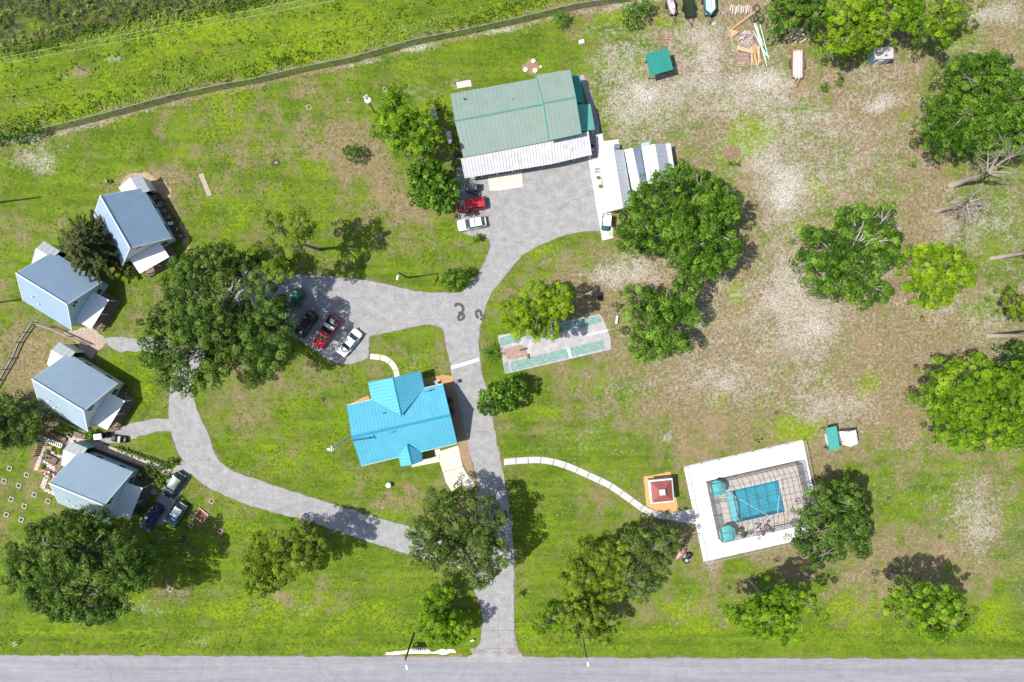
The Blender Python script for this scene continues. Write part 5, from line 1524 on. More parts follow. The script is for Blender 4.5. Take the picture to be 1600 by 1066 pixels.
# ---- gazebo
def gazebo():
    root = thing('gazebo', 'square gazebo with red-brown hipped roof, white edge and white cupola', 'gazebo', tuple(G(1034, 769)))
    z0, z1 = 2.5, 3.7
    c = [at(1013.3, 751, z0), at(1050.8, 747.3, z0), at(1053.8, 784, z0), at(1017, 787.8, z0)]
    pk = at(1035, 769.3, z1)
    cen = sum(c, Vector()) / 4
    redm = M('redbrown_shingle', (.33, .10, .085), .55, var=.15, scale=2)
    f = MB()
    for i in range(4):
        a, b = c[i], c[(i + 1) % 4]
        ai, bi = a.lerp(cen, .12) + Vector((0, 0, .12)), b.lerp(cen, .12) + Vector((0, 0, .12))
        dz = Vector((0, 0, .18))
        f.hexa([a - dz, b - dz, bi - dz, ai - dz], [a, b, bi, ai])
    f.build('fascia', trim_white, root)
    for i in range(4):
        a, b = c[i].lerp(cen, .115) + Vector((0, 0, .125)), c[(i + 1) % 4].lerp(cen, .115) + Vector((0, 0, .125))
        t0, t1 = a.lerp(pk, .85), b.lerp(pk, .85)
        m = MB(); slab(m, a, b, t1, t0, rib=.45, rh=.02, rw=.05, th=.05); m.build('roof_slope', redm, root)
    cp = MB().box((pk.x, pk.y, z1 - .1), (.62, .62, .35), R(5)); cp.build('cupola', trim_white, root)
    MB().box((pk.x, pk.y, z1 + .16), (.85, .85, .1), R(5), top=.4).build('cupola_roof', plast_w, root)
    for i in range(4):
        p = c[i].lerp(cen, .16)
        MB().box((p.x, p.y, 1.25), (.14, .14, 2.5)).build('post', trim_white, root)
    m = MB()
    for i in range(4):
        if i == 2: continue
        a, b = c[i].lerp(cen, .16), c[(i + 1) % 4].lerp(cen, .16)
        for z in (.35, .95):
            m.tube([(a.x, a.y, z), (b.x, b.y, z)], .035, 4)
        for k in range(1, 12):
            p = a.lerp(b, k / 12); m.box((p.x, p.y, .65), (.04, .04, .6))
    m.build('railing', trim_white, root)
    for k in range(14):
        t = k / 13
        a = c[0].lerp(c[3], .12 + .76 * t).lerp(cen, .0); b = c[1].lerp(c[2], .12 + .76 * t)
        a, b = a.lerp(b, .12), a.lerp(b, .88)
        MB().box(((a.x + b.x) / 2, (a.y + b.y) / 2, .12), ((b - a).length, .19, .05), math.atan2(b.y - a.y, b.x - a.x)).build('deck_board', wood, root)
gazebo()
q = G(1040, 800)
t = thing('planter', 'small dark plant tub at the lower edge of the gazebo mulch bed', 'planter', (q.x, q.y, 0))
MB().lathe((0, 0, 0), [(.2, 0), (.3, .35), (.26, .35), (.1, .3)], 12).build('pot', brickred, t, shift=False)
MB().ball((0, 0, .45), (.3, .3, .25), 8, 5).build('plant', M('plant_dark', (.05, .08, .02), .8, var=.4, scale=8), t, shift=False)

# ---- pool, deck, screened cage
AX = Vector((0.9755, 0.2200, 0)).normalized()      # along the long side
AY = Vector((-AX.y, AX.x, 0))
def oriented(mb, a, b, c, d, z0, z1):
    return mb.hexa([Vector((p[0], p[1], z0)) for p in (a, b, c, d)], [Vector((p[0], p[1], z1)) for p in (a, b, c, d)])
def lerp2(q, u, v):
    a = Vector(q[0]).lerp(Vector(q[1]), u); b = Vector(q[3]).lerp(Vector(q[2]), u)
    return a.lerp(b, v)
def pool_area():
    Z = .10
    D = [G(1067.7, 729), G(1254.2, 686.7), G(1286, 836), G(1099.4, 878)]
    Wt = [G(1134.3, 768.2), G(1215.8, 750.5), G(1226, 799.3), G(1144, 818.2)]
    deck = bpy.data.objects.new('pool_deck', None); COL.objects.link(deck); deck['kind'] = 'structure'
    # express pool corners in deck coordinates and lay the slabs around it
    e1, e2 = D[1] - D[0], D[3] - D[0]
    def uv(p):
        d = p - D[0]
        det = e1.x * e2.y - e1.y * e2.x
        return ((d.x * e2.y - d.y * e2.x) / det, (e1.x * d.y - e1.y * d.x) / det)
    us = [uv(p) for p in Wt]
    u0, u1 = (us[0][0] + us[3][0]) / 2, (us[1][0] + us[2][0]) / 2
    v0, v1 = (us[0][1] + us[1][1]) / 2, (us[2][1] + us[3][1]) / 2
    def P(u, v): return D[0] + e1 * u + e2 * v
    cu = [0, u0 * .48, u0, u0 + (u1 - u0) * .25, u0 + (u1 - u0) * .5, u0 + (u1 - u0) * .75, u1, u1 + (1 - u1) * .5, 1]
    cv = [0, v0 * .5, v0, (v0 + v1) / 2, v1, v1 + (1 - v1) * .5, 1]
    # cage in deck coordinates
    Cg = [G(1103.5, 752), G(1243.5, 720.5), G(1262, 808), G(1122, 843)]
    cuv = [uv(p) for p in Cg]
    cu0, cu1 = .5 * (cuv[0][0] + cuv[3][0]), .5 * (cuv[1][0] + cuv[2][0])
    cv0, cv1 = .5 * (cuv[0][1] + cuv[1][1]), .5 * (cuv[2][1] + cuv[3][1])
    cu[1] = cu0; cu[7] = cu1; cv[1] = cv0; cv[5] = cv1
    inner = M('tan_pool_paving', (.56, .50, .45), .85, var=.08, scale=2.0)
    for i in range(len(cu) - 1):
        for j in range(len(cv) - 1):
            if u0 - 1e-6 <= cu[i] and cu[i + 1] <= u1 + 1e-6 and v0 - 1e-6 <= cv[j] and cv[j + 1] <= v1 + 1e-6:
                continue
            g = .0009
            cage_in = 1 <= i <= 6 and 1 <= j <= 4
            m = MB()
            oriented(m, P(cu[i] + g, cv[j] + g), P(cu[i + 1] - g, cv[j] + g), P(cu[i + 1] - g, cv[j + 1] - g), P(cu[i] + g, cv[j + 1] - g), -.05, Z + random.random() * .005)
            m.build('slab', inner if cage_in else concrete_white, deck, shift=False)
    # swimming pool
    root = thing('swimming_pool', 'rectangular turquoise swimming pool under the screen cage', 'pool', tuple(P((u0 + u1) / 2, (v0 + v1) / 2)))
    def Q(u, v): return P(u0 + (u1 - u0) * u, v0 + (v1 - v0) * v)
    basin = M('pool_basin', (.07, .48, .60), .6, var=.06, scale=1.0)
    b = MB()
    t = .02
    cs = [Q(0, 0), Q(1, 0), Q(1, 1), Q(0, 1)]
    dp = 1.5
    vs = [(c.x, c.y, .08) for c in cs] + [(c.x, c.y, -dp) for c in cs]
    b.add(vs, [(4, 5, 6, 7), (0, 1, 5, 4), (1, 2, 6, 5), (2, 3, 7, 6), (3, 0, 4, 7)])
    b.build('basin', basin, root)
    # curved entry steps at the west end
    for k, (uu, zz) in enumerate((((.085, -.10), (.11, -.3), (.135, -.5)))):
        pts = [Q(0.004, .02)]
        for a in np.linspace(0, 1, 9):
            pts.append(Q(uu + .05 * math.sin(a * math.pi), .02 + .96 * a))
        pts.append(Q(0.004, .98))
        MB().prism([(p.x, p.y) for p in pts], -dp, zz + .0).build('step', M('step_light', (.60, .84, .90), .6), root)
    cop = MB()
    def strip(u_a, v_a, u_b, v_b, du, dv):
        oriented(cop, Q(u_a, v_a), Q(u_b, v_a) if dv else Q(u_a + du, v_a), Q(u_b, v_a + dv) if dv else Q(u_a + du, v_b), Q(u_a, v_a + dv) if dv else Q(u_a, v_b), .09, .135)
    strip(-.03, -.05, 1.03, 0, 0, .045); strip(-.03, 1.005, 1.03, 0, 0, .045)
    strip(-.03, -.004, 0, 1.004, .026, 0); strip(1.004, -.004, 0, 1.004, .026, 0)
    cop.build('coping', M('coping_tile', (.62, .60, .57), .6), root)
    wm = bpy.data.materials.new('pool_water'); wm.use_nodes = True
    nt = wm.node_tree; nt.nodes.remove(nt.nodes['Principled BSDF'])
    tr = nt.nodes.new('ShaderNodeBsdfTransparent'); tr.inputs['Color'].default_value = (.55, .86, .90, 1)
    gl = nt.nodes.new('ShaderNodeBsdfGlossy'); gl.inputs['Roughness'].default_value = .06
    fr = nt.nodes.new('ShaderNodeFresnel'); fr.inputs['IOR'].default_value = 1.33
    mx = nt.nodes.new('ShaderNodeMixShader')
    ns = nt.nodes.new('ShaderNodeTexNoise'); ns.inputs['Scale'].default_value = 3
    bp = nt.nodes.new('ShaderNodeBump'); bp.inputs['Strength'].default_value = .15; bp.inputs['Distance'].default_value = .05
    nt.links.new(ns.outputs['Fac'], bp.inputs['Height']); nt.links.new(bp.outputs['Normal'], gl.inputs['Normal'])
    nt.links.new(fr.outputs[0], mx.inputs[0]); nt.links.new(tr.outputs[0], mx.inputs[1]); nt.links.new(gl.outputs[0], mx.inputs[2])
    nt.links.new(mx.outputs[0], nt.nodes['Material Output'].inputs['Surface'])
    MB().add([(c.x, c.y, .0) for c in (Q(0.002, 0.002), Q(.998, .002), Q(.998, .998), Q(.002, .998))], [(3, 2, 1, 0)]).build('water', wm, root)
    lm = MB()
    p = Q(.12, .93)
    for s in (0, .35):
        q = p + AX * s
        lm.tube([q + Vector((0, -.3, .1)), q + Vector((0, -.3, .8)), q + Vector((0, .25, .7)), q + Vector((0, .35, -.4))], .03, 5)
    lm.build('ladder', steel_m, root)
    # cage
    root = thing('screen_cage', 'bronze-framed screen enclosure with rounded mansard roof over the pool', 'screen enclosure', tuple(P((cu0 + cu1) / 2, (cv0 + cv1) / 2)))
    def C(u, v, z):
        p = P(cu0 + (cu1 - cu0) * u, cv0 + (cv1 - cv0) * v); return Vector((p.x, p.y, z))
    fr_m = M('bronze_frame', (.11, .095, .085), .5, var=.2)
    ZE, ZT = 2.5, 3.6
    prof = [(0, .1), (0, ZE), (.16, ZT - .15), (.30, ZT), (.70, ZT), (.84, ZT - .15), (1, ZE), (1, .1)]
    NB = 9
    for i in range(NB + 1):
        u = i / NB
        if i in (0, NB):
            pr = [(0, .1), (0, ZE), (1, ZE), (1, .1)]
        else:
            pr = prof
        MB().tube([C(u, v, z) for v, z in pr], .042, 4).build('rafter', fr_m, root)
    # hipped ends: from the end wall top up to the first full rafter
    em = []
    for u_e, u_i in ((0, 1 / NB), (1, 1 - 1 / NB)):
        for v, z in ((.16, ZT - .15), (.30, ZT), (.5, ZT), (.70, ZT), (.84, ZT - .15)):
            MB().tube([C(u_e, v, ZE), C(u_i, v, z)], .028, 4).build('hip_beam', fr_m, root)
    for v, z in ((0, ZE), (.16, ZT - .15), (.30, ZT), (.5, ZT), (.70, ZT), (.84, ZT - .15), (1, ZE), (0, 1.2), (1, 1.2), (0, .14), (1, .14)):
        lo_, hi_ = (0, 1) if v in (0, 1) else (1 / NB, 1 - 1 / NB)
        MB().tube([C(lo_, v, z), C(hi_, v, z)], .026, 4).build('purlin', fr_m, root)
    for u in (0, 1):
        for z in (.14, 1.2, ZE):
            MB().tube([C(u, 0, z), C(u, 1, z)], .026, 4).build('purlin', fr_m, root)
        for k in range(1, 5):
            MB().tube([C(u, k / 5, .1), C(u, k / 5, ZE)], .045, 4).build('mullion', fr_m, root)
    scr = mesh_material_screen('insect_screen', (.22, .215, .21), .14)
    scw = mesh_material_screen('side_screen', (.13, .12, .115), .50)
    # screen panels, one per bay and facet
    for i in range(NB):
        ua, ub = i / NB, (i + 1) / NB
        for k in range(len(prof) - 1):
            (va, za), (vb, zb) = prof[k], prof[k + 1]
            roof_f = k not in (0, len(prof) - 2)
            if roof_f and i in (0, NB - 1):
                o, n_ = (ua, ub) if i == 0 else (ub, ua)
                q = [C(o, va, ZE), C(o, vb, ZE), C(n_, vb, zb), C(n_, va, za)]
            else:
                q = [C(ua, va, za), C(ua, vb, zb), C(ub, vb, zb), C(ub, va, za)]
            MB().add(q, [(0, 1, 2, 3)]).build('screen_panel', scr if roof_f else scw, root)
    for u in (0, 1):
        for k in range(5):
            MB().add([C(u, k / 5, .1), C(u, (k + 1) / 5, .1), C(u, (k + 1) / 5, ZE), C(u, k / 5, ZE)], [(0, 1, 2, 3)]).build('screen_panel', scw, root)
    # bracing cables over the roof
    for a, b in (((.10, .10), (.52, .70)), ((.74, .10), (.60, .70)), ((.52, .70), (.30, 1.0))):
        za = 2.9 if a[1] < .2 else ZT + .08
        zb = ZT + .08 if b[1] < .9 else 2.6
        MB().tube([C(*a, za), C(*b, zb)], .032, 4).build('bracing_cable', trim_white, root)
    # fence round the deck
    root = thing('pool_fence', 'low chain-link fence with pale top rail round the white pool deck', 'fence', tuple((D[0] + D[2]) / 2))
    net = mesh_material_screen('chain_link_pale', (.45, .45, .45), .10)
    per = [P(0.004, .52), P(0.004, .004), P(.996, .004), P(.996, .996), P(0.004, .996), P(0.004, .70)]
    for a, b in zip(per[:-1], per[1:]):
        L = (b - a).length
        n_ = max(1, int(L / 2.6))
        for k in range(n_ + 1):
            p = a.lerp(b, k / n_)
            MB().tube([(p.x, p.y, .05), (p.x, p.y, 1.3)], .035, 5).build('fence_post', grey_m, root)
        for k in range(n_):
            p, q = a.lerp(b, k / n_), a.lerp(b, (k + 1) / n_)
            MB().add([(p.x, p.y, .12), (q.x, q.y, .12), (q.x, q.y, 1.22), (p.x, p.y, 1.22)], [(0, 1, 2, 3)]).build('mesh_panel', net, root)
        MB().tube([(a.x, a.y, 1.25), (b.x, b.y, 1.25)], .035, 5).build('top_rail', steel_m, root)
    for v in (.52, .70):
        a = P(0.004, v); b = a - AX * 1.4
        m = MB()
        for z in (.3, 1.25):
            m.tube([(a.x, a.y, z), (b.x, b.y, z)], .03, 5)
        m.tube([(b.x, b.y, .1), (b.x, b.y, 1.3)], .035, 5)
        m.build('gate', grey_m, root)
    # umbrellas
    teal = M('teal_canvas', (.08, .46, .48), .8, var=.08, scale=2)
    for i, (x, y, r0, lb) in enumerate([(1122.8, 764, 1.28, 'upper teal patio umbrella inside the screen cage corner'), (1138, 835, 1.33, 'lower teal patio umbrella inside the screen cage corner')]):
        p = G(x, y, 2.3)
        t = thing('patio_umbrella', lb, 'umbrella', (p.x, p.y, .1), R(20 + 15 * i), 'teal patio umbrellas')
        for k in range(8):
            a0, a1 = k * math.pi / 4, (k + 1) * math.pi / 4
            v = [(r0 * math.cos(a0), r0 * math.sin(a0), 1.95), (r0 * math.cos(a1), r0 * math.sin(a1), 1.95), (0, 0, 2.4)]
            MB().add(v + [(a_, b_, c_ - .03) for a_, b_, c_ in v], [(0, 1, 2), (5, 4, 3), (0, 3, 4, 1)]).build('canopy_panel', teal, t, shift=False)
        MB().tube([(0, 0, 0), (0, 0, 2.45)], .03, 8).build('pole', trim_white, t, shift=False)
        MB().lathe((0, 0, 0), [(.3, 0), (.28, .08), (.05, .12)], 12).build('base', grey_m, t, shift=False)
    # tables with chairs
    for i, (x, y, colr, lb) in enumerate([(1181, 828.5, (.55, .53, .52), 'round pale patio table near the pool cage bottom edge, left one'), (1194, 824, (.36, .22, .22), 'round dark red patio table near the pool cage bottom edge, right one')]):
        p = G(x, y)
        tm = M('table_top_%s' % ('pale', 'wine')[i], colr, .5)
        t = thing('patio_table', lb, 'table', (p.x, p.y, .1), 0, 'patio tables in the pool cage')
        MB().lathe((0, 0, .68), [(.5, 0), (.55, .03), (.5, .06), (.1, .06)], 18).build('table_top', tm, t, shift=False)
        for k in range(4):
            a = k * math.pi / 2 + .4
            MB().tube([(.35 * math.cos(a), .35 * math.sin(a), 0), (.2 * math.cos(a), .2 * math.sin(a), .68)], .025, 5).build('leg', grey_m, t, shift=False)
        for k in range(4):
            a = k * math.pi / 2 + .2 + i
            ch = thing('patio_chair', ['chair', 'chair', 'chair', 'chair'][k] and ('metal chair on the %s side of the %s patio table' % (['right', 'top', 'left', 'bottom'][k], ('pale', 'dark red')[i])), 'chair',
                       (p.x + .95 * math.cos(a), p.y + .95 * math.sin(a), .1), a, 'chairs at the patio tables')
            MB().box((0, 0, .42), (.45, .45, .05)).build('seat', tm, ch, shift=False)
            MB().box((.22, 0, .68), (.04, .45, .5)).build('backrest', tm, ch, shift=False)
            for sx in (-.18, .18):
                for sy in (-.18, .18):
                    MB().tube([(sx, sy, 0), (sx, sy, .42)], .018, 4).build('leg', grey_m, ch, shift=False)
    def lounger(x, y, rz, lb):
        p = G(x, y)
        t = thing('sun_lounger', lb, 'lounger', (p.x, p.y, .1), R(rz), 'loungers beside the pool')
        m = MB()
        for k in range(8):
            m.box((-.75 + k * .16, 0, .32), (.12, .55, .03))
        m.build('seat', M('lounger_grey', (.45, .46, .47), .6), t, shift=False)
        m = MB()
        for k in range(4):
            m.box((.57 + k * .13, 0, .36 + k * .08), (.11, .55, .03))
        m.build('backrest', MATS['lounger_grey'], t, shift=False)
        for sx in (-.7, .6):
            for sy in (-.25, .25):
                MB().tube([(sx, sy, 0), (sx, sy, .32)], .02, 4).build('leg', grey_m, t, shift=False)
    lounger(1120, 783, 10, 'grey lounger between the upper umbrella and the pool steps')
    lounger(1124, 815, 100, 'grey lounger between the lower umbrella and the cage side')
    for i, (x, y) in enumerate([(1155, 826), (1160, 834)]):
        p = G(x, y)
        t = thing('planter', ['upper leafy dark planter beside the lower teal umbrella', 'lower leafy dark planter beside the lower teal umbrella'][i], 'planter', (p.x, p.y, .1))
        MB().lathe((0, 0, 0), [(.2, 0), (.28, .4), (.22, .4), (.05, .36)], 12).build('pot', wood_dark, t, shift=False)
        MB().ball((0, 0, .7), (.45, .4, .35), 9, 6).build('plant', M('plant_dark', (.05, .08, .02), .8), t, shift=False)
pool_area()

# ---- shuffleboard court
def court():
    # dust-worn teal paint over bare concrete
    base = M('court_concrete', (.42, .40, .39), .9, var=.16, scale=1.0, dirt=((.62, .59, .57), .55, .5))
    green = M('worn_teal_paint', (.20, .33, .29), .8, var=.2, scale=2.0, dirt=((.36, .40, .38), .52, 1.0))
    root = bpy.data.objects.new('shuffleboard_court', None); COL.objects.link(root); root['kind'] = 'structure'
    MB().prism(straight(W([(777.7, 524.7), (812.4, 518), (936.5, 490.8), (942, 497), (954, 528), (954.5, 546), (796.3, 583), (789, 583.5)]), 1.0), -.05, .055).build('court_slab', base, root, shift=False)
    for (q, z) in (([(779.8, 528), (812.4, 520.5), (815.5, 533), (783, 540.5)], .060), ([(820, 519.5), (935.7, 493), (941.0, 503.5), (824, 531.5)], .061),
                   ([(797, 566), (942.4, 531), (946, 545), (800, 580.5)], .062), ([(787, 566), (793, 565), (796.6, 581.5), (789.5, 582.5)], .063)):
        MB().prism(W(q), .05, z).build('painted_lane', green, root, shift=False)
    for (q, z) in (([(886, 545), (890, 544), (893.5, 558), (889.5, 559)], .066), ([(912, 524), (950, 515), (951, 517), (913, 526)], .067)):
        MB().prism(W(q), .05, z).build('painted_line', concrete_white, root, shift=False)
    o = sheet('court_weeds', [(786, 548), (800, 541), (814, 538), (822, 548), (826, 556), (812, 560), (794, 563)], .066, M('court_dirt', (.36, .26, .20), .95, var=.3, scale=3, dirt=((.24, .28, .08), .56, 2.0)), amp=.25, z0=.05)
    for i, (x, y, w) in enumerate([(817, 546, 1.0), (824, 557, .8), (963, 500, 1.2)]):
        p = G(x, y)
        t = thing('bench', ['tiny dark bench on the worn left end of the court', 'brown low bench beside the lower court lane', 'white narrow bench east of the court end'][i], 'bench', (p.x, p.y, .06), R([15, 100, 80][i]))
        mt = [wood_dark, wood, plast_w][i]
        MB().box((0, 0, .4), (w, .32, .05)).build('seat', mt, t, shift=False)
        for s in (-1, 1):
            MB().box((s * w * .38, 0, .19), (.06, .28, .38)).build('leg', mt, t, shift=False)
    # score board
    p = G(960, 517)
    t = thing('scoreboard', 'green scoreboard stand at the right end of the court', 'scoreboard', (p.x, p.y, 0), R(12))
    MB().box((0, 0, 1.3), (.9, .12, .8)).build('board', M('board_green', (.04, .12, .05), .7), t, shift=False)
    for s in (-1, 1):
        MB().box((s * .3, 0, .6), (.08, .08, 1.2)).build('leg', wood_dark, t, shift=False)
    # tyre swing ring under the tree
    p = G(938, 466)
    t = thing('old_tyre', 'old tyre lying on the shaded grass beside the court', 'tyre', (p.x, p.y, 0))
    MB().lathe((0, 0, .1), [(.28, -.1), (.42, -.09), (.46, 0), (.42, .09), (.28, .1), (.24, 0)], 18).build('tread', black_m, t, shift=False)
    p = G(922, 458)
    tag(MB().tube([(p.x - 1.2, p.y - .3, .2), (p.x, p.y, .3), (p.x + 1.1, p.y + .6, .25)], [.16, .2, .14], 7).build('fallen_log', bark_pale), 'pale fallen log in the tree shade north of the court', 'log')
court()

# ---------------------------------------------------------------- vehicles
tyre_m = M('tyre_rubber', (.02, .02, .02), .8, var=.2)
rim_m = M('wheel_rim', (.45, .46, .47), .35, metal=.7, var=.1)
carglass = M('tinted_car_glass', (.035, .055, .065), .06, var=.2, spec=.9)
def paint(name, c, metal=.25):
    return M('paint_' + name, c, .36, metal=metal * .6, var=.05, scale=1.5, coat=.15)
lamp_m = M('headlight_lens', (.75, .78, .8), .1, var=.05)
tail_m = M('tail_light_lens', (.45, .02, .02), .2, var=.1)
def wheel(root, x, y, r=.34, w=.22):
    wm = MB()
    for s in (1,):
        prof = [(r * .55, -w / 2), (r * .95, -w / 2), (r, -w * .35), (r, w * .35), (r * .95, w / 2), (r * .55, w / 2)]
        n = 14
        vs, fs = [], []
        for (rr, yy) in prof:
            for k in range(n):
                t = 2 * math.pi * k / n
                vs.append((x + rr * math.cos(t), y + yy, r + rr * math.sin(t)))
        for i in range(len(prof) - 1):
            for k in range(n):
                fs.append((i * n + k, i * n + (k + 1) % n, (i + 1) * n + (k + 1) % n, (i + 1) * n + k))
        wm.add(vs, fs)
    o = wm.build('wheel', tyre_m, root, shift=False)
    vs = [(x, y + w * .4 * (1 if y > 0 else -1), r)] + [(x + r * .57 * math.cos(2 * math.pi * k / 10), y + w * .33 * (1 if y > 0 else -1), r + r * .57 * math.sin(2 * math.pi * k / 10)) for k in range(10)]
    MB().add(vs, [(0, 1 + k, 1 + (k + 1) % 10) for k in range(10)]).build('rim', rim_m, o, shift=False)
def body_loft(st, zb=.28):
    """st: list of (x, half width, top height); rounded shoulders"""
    mb = MB()
    vs, fs = [], []
    prof_n = 0
    for (x, w, zt) in st:
        ring = [(x, -w * .90, zb), (x, -w, zb + .12), (x, -w, zt - .22), (x, -w * .96, zt - .09), (x, -w * .84, zt - .01), (x, -w * .4, zt + .03), (x, w * .4, zt + .03), (x, w * .84, zt - .01), (x, w * .96, zt - .09), (x, w, zt - .22), (x, w, zb + .12), (x, w * .90, zb)]
        prof_n = len(ring)
        vs += ring
    n = prof_n
    for i in range(len(st) - 1):
        for k in range(n):
            a, b = i * n + k, i * n + (k + 1) % n
            fs.append((a, b, b + n, a + n))
    fs.append(tuple(range(n))); fs.append(tuple(reversed(range((len(st) - 1) * n, len(st) * n))))
    return mb.add(vs, fs)
def vehicle(label, px, py, heading, L, Wd, mat, style, roof_mat=None, zoff=.03, cat='car', group=None, name='parked_car', roof_h=None, bars=False, sunroof=False):
    HB = {'sedan': (.86, 1.40), 'suv': (.98, 1.68), 'van': (1.02, 1.74), 'pickup': (1.05, 1.72), 'estate': (.92, 1.50)}[style]
    zb, zr = HB
    p = G(px, py, zr * .8)
    root = thing(name, label, cat, (p.x, p.y, zoff), R(heading), group)
    h, w = L / 2, Wd / 2
    hood = zb - .04
    st = [(h, w * .62, .58), (h - .06, w * .80, .66), (h - .22, w * .93, .74), (h - .55, w * .98, hood - .05), (h - 1.15, w, hood + .02), (0, w, zb + .02), (-h + 1.0, w, zb + .02), (-h + .45, w * .97, zb), (-h + .14, w * .90, zb - .06), (-h + .03, w * .76, zb - .16)]
    if style == 'pickup':
        st = [(h, w * .7, .62), (h - .07, w * .86, .78), (h - .3, w * .96, .95), (h - 1.4, w, zb), (0.1, w, zb + .02), (-.25, w, zb)]
    body_loft(st).build('body', mat, root, True, shift=False)
    if style == 'sedan':
        x = dict(wf=h - 1.30, rf=h - 2.0, rr=-h + 1.55, wr=-h + .85)
    elif style == 'estate':
        x = dict(wf=h - 1.25, rf=h - 1.9, rr=-h + .75, wr=-h + .22)
    elif style == 'suv':
        x = dict(wf=h - 1.20, rf=h - 1.85, rr=-h + .70, wr=-h + .22)
    elif style == 'van':
        x = dict(wf=h - .85, rf=h - 1.65, rr=-h + .42, wr=-h + .14)
    else:
        x = dict(wf=h - 1.45, rf=h - 2.05, rr=-.05, wr=-.22)
    wb_, wr_ = w * .93, w * .74
    zt = zr - .05
    b = [Vector((x['wf'], wb_, zb)), Vector((x['wf'], -wb_, zb)), Vector((x['wr'], -wb_, zb)), Vector((x['wr'], wb_, zb))]
    t = [Vector((x['rf'], wr_, zt)), Vector((x['rf'], -wr_, zt)), Vector((x['rr'], -wr_, zt)), Vector((x['rr'], wr_, zt))]
    MB().hexa(b[::-1], t[::-1]).build('cabin_frame', mat, root, shift=False)
    # roof panel, slightly crowned
    rm = MB()
    nx, ny = 6, 5
    for i in range(nx + 1):
        for j in range(ny + 1):
            u, v = i / nx, j / ny * 2 - 1
            xx = x['rf'] + .02 + (x['rr'] - x['rf'] - .04) * u
            rm.v.append((xx, v * wr_ * (1 - .06 * (abs(2 * u - 1) ** 4)), zt + .012 + .05 * (1 - v * v) * (1 - abs(2 * u - 1) ** 3 * .8)))
    for i in range(nx):
        for j in range(ny):
            a = i * (ny + 1) + j
            rm.f.append((a, a + 1, a + ny + 2, a + ny + 1)); rm.m.append(0)
    rm.build('roof', roof_mat or mat, root, True, shift=False)
    def pane(nm, a, b_, c, d, ins=.10, out=.012):
        cen = (a + b_ + c + d) / 4
        n = (b_ - a).cross(d - a).normalized()
        if n.dot(cen - Vector((0, 0, .9))) < 0:
            n = -n
        q = [v.lerp(cen, ins) + n * out for v in (a, b_, c, d)]
        q2 = [v - n * .03 for v in q]
        MB().hexa(q2, q).build(nm, carglass, root, shift=False)
    pane('windshield', b[0], b[1], t[1], t[0], .07)
    pane('rear_window', b[2], b[3], t[3], t[2], .10)
    for s, (i0, i1) in ((1, (0, 3)), (-1, (1, 2))):
        # front and rear side windows
        bm, tm_ = b[i0].lerp(b[i1], .5), t[i0].lerp(t[i1], .45)
        pane('side_window', b[i0], bm, tm_, t[i0], .10)
        pane('side_window', bm, b[i1], t[i1], tm_, .10)
    for s in (1, -1):
        wheel(root, h - .85, s * (w - .10)); wheel(root, -h + .85 if style != 'pickup' else -h + 1.15, s * (w - .10))
        MB().ball((h - .16, s * w * .70, .66 if style != 'pickup' else .8), (.14, .20, .09), 8, 5).build('headlight', lamp_m, root, True, shift=False)
        MB().box((-h + .04, s * w * .74, .78), (.08, .26, .16)).build('tail_light', tail_m, root, shift=False)
        MB().ball((x['wf'] - .25, s * (w + .10), zb + .08), (.07, .13, .08), 6, 4).build('side_mirror', mat, root, True, shift=False)
    MB().box((h - .03, 0, .45), (.1, w * 1.5, .16)).build('front_bumper', black_m, root, shift=False)
    if style == 'pickup':
        bx0, bx1 = -.25, -h
        for s in (1, -1):
            MB().box(((bx0 + bx1) / 2, s * (w - .05), .78), (bx0 - bx1, .10, .62)).build('bed_side', mat, root, shift=False)
        MB().box((bx1 + .05, 0, .78), (.1, Wd - .2, .6)).build('tailgate', mat, root, shift=False)
        MB().box(((bx0 + bx1) / 2, 0, .58), (bx0 - bx1 - .1, Wd - .2, .1)).build('bed_floor', black_m, root, shift=False)
        MB().box((-1.0, 0, 1.03), (.55, Wd - .22, .30)).build('tool_box', steel_m, root, shift=False)
        MB().box((-.45, 0, 1.1), (.08, Wd - .22, .1)).build('bed_rail', black_m, root, shift=False)
        MB().box((-2.0, -.1, .78), (.8, .8, .3), .1).build('bed_cargo', grey_m, root, shift=False)
    if bars:
        for xx in (.35, -.45):
            MB().box((xx, 0, zt + .12), (.06, wr_ * 1.95, .05)).build('roof_bar', black_m, root, shift=False)
    if sunroof:
        MB().box((x['rf'] - .6, 0, zt + .05), (.7, wr_ * 1.3, .05)).build('sunroof', carglass, root, shift=False)
    return root
grp = 'cars parked under the big oak by the parking area'
vehicle('green car half covered by the big oak canopy', 456, 470, 229, 4.5, 1.8, paint('green', (.02, .19, .12)), 'suv', group=grp, sunroof=True)
vehicle('glossy black SUV between the green car and the red pickup', 476, 507, 235, 4.7, 1.9, paint('black', (.012, .013, .016)), 'suv', group=grp, sunroof=True)
vehicle('red pickup truck with open bed and steel tool box', 508, 519, 238, 5.5, 1.95, paint('red', (.55, .015, .03), .1), 'pickup', cat='pickup truck', name='pickup_truck', group=grp)
vehicle('white sedan, rightmost of the four cars by the oak', 545, 535.5, 231, 4.7, 1.85, paint('white', (.80, .80, .80), 0), 'sedan', group=grp)
g2 = 'cars at the workshop yard edge'
vehicle('bright red minivan parked beside the round glossy tree', 735, 318.5, 188.5, 4.9, 1.95, paint('bright_red', (.62, .01, .025), .05), 'van', group=g2, cat='minivan', name='minivan')
vehicle('white estate car with roof bars below the red minivan', 737, 348.5, 190, 4.5, 1.8, paint('pearl_white', (.76, .75, .74), 0), 'estate', group=g2, bars=True)
g3 = 'cars parked beside the fourth cabin'
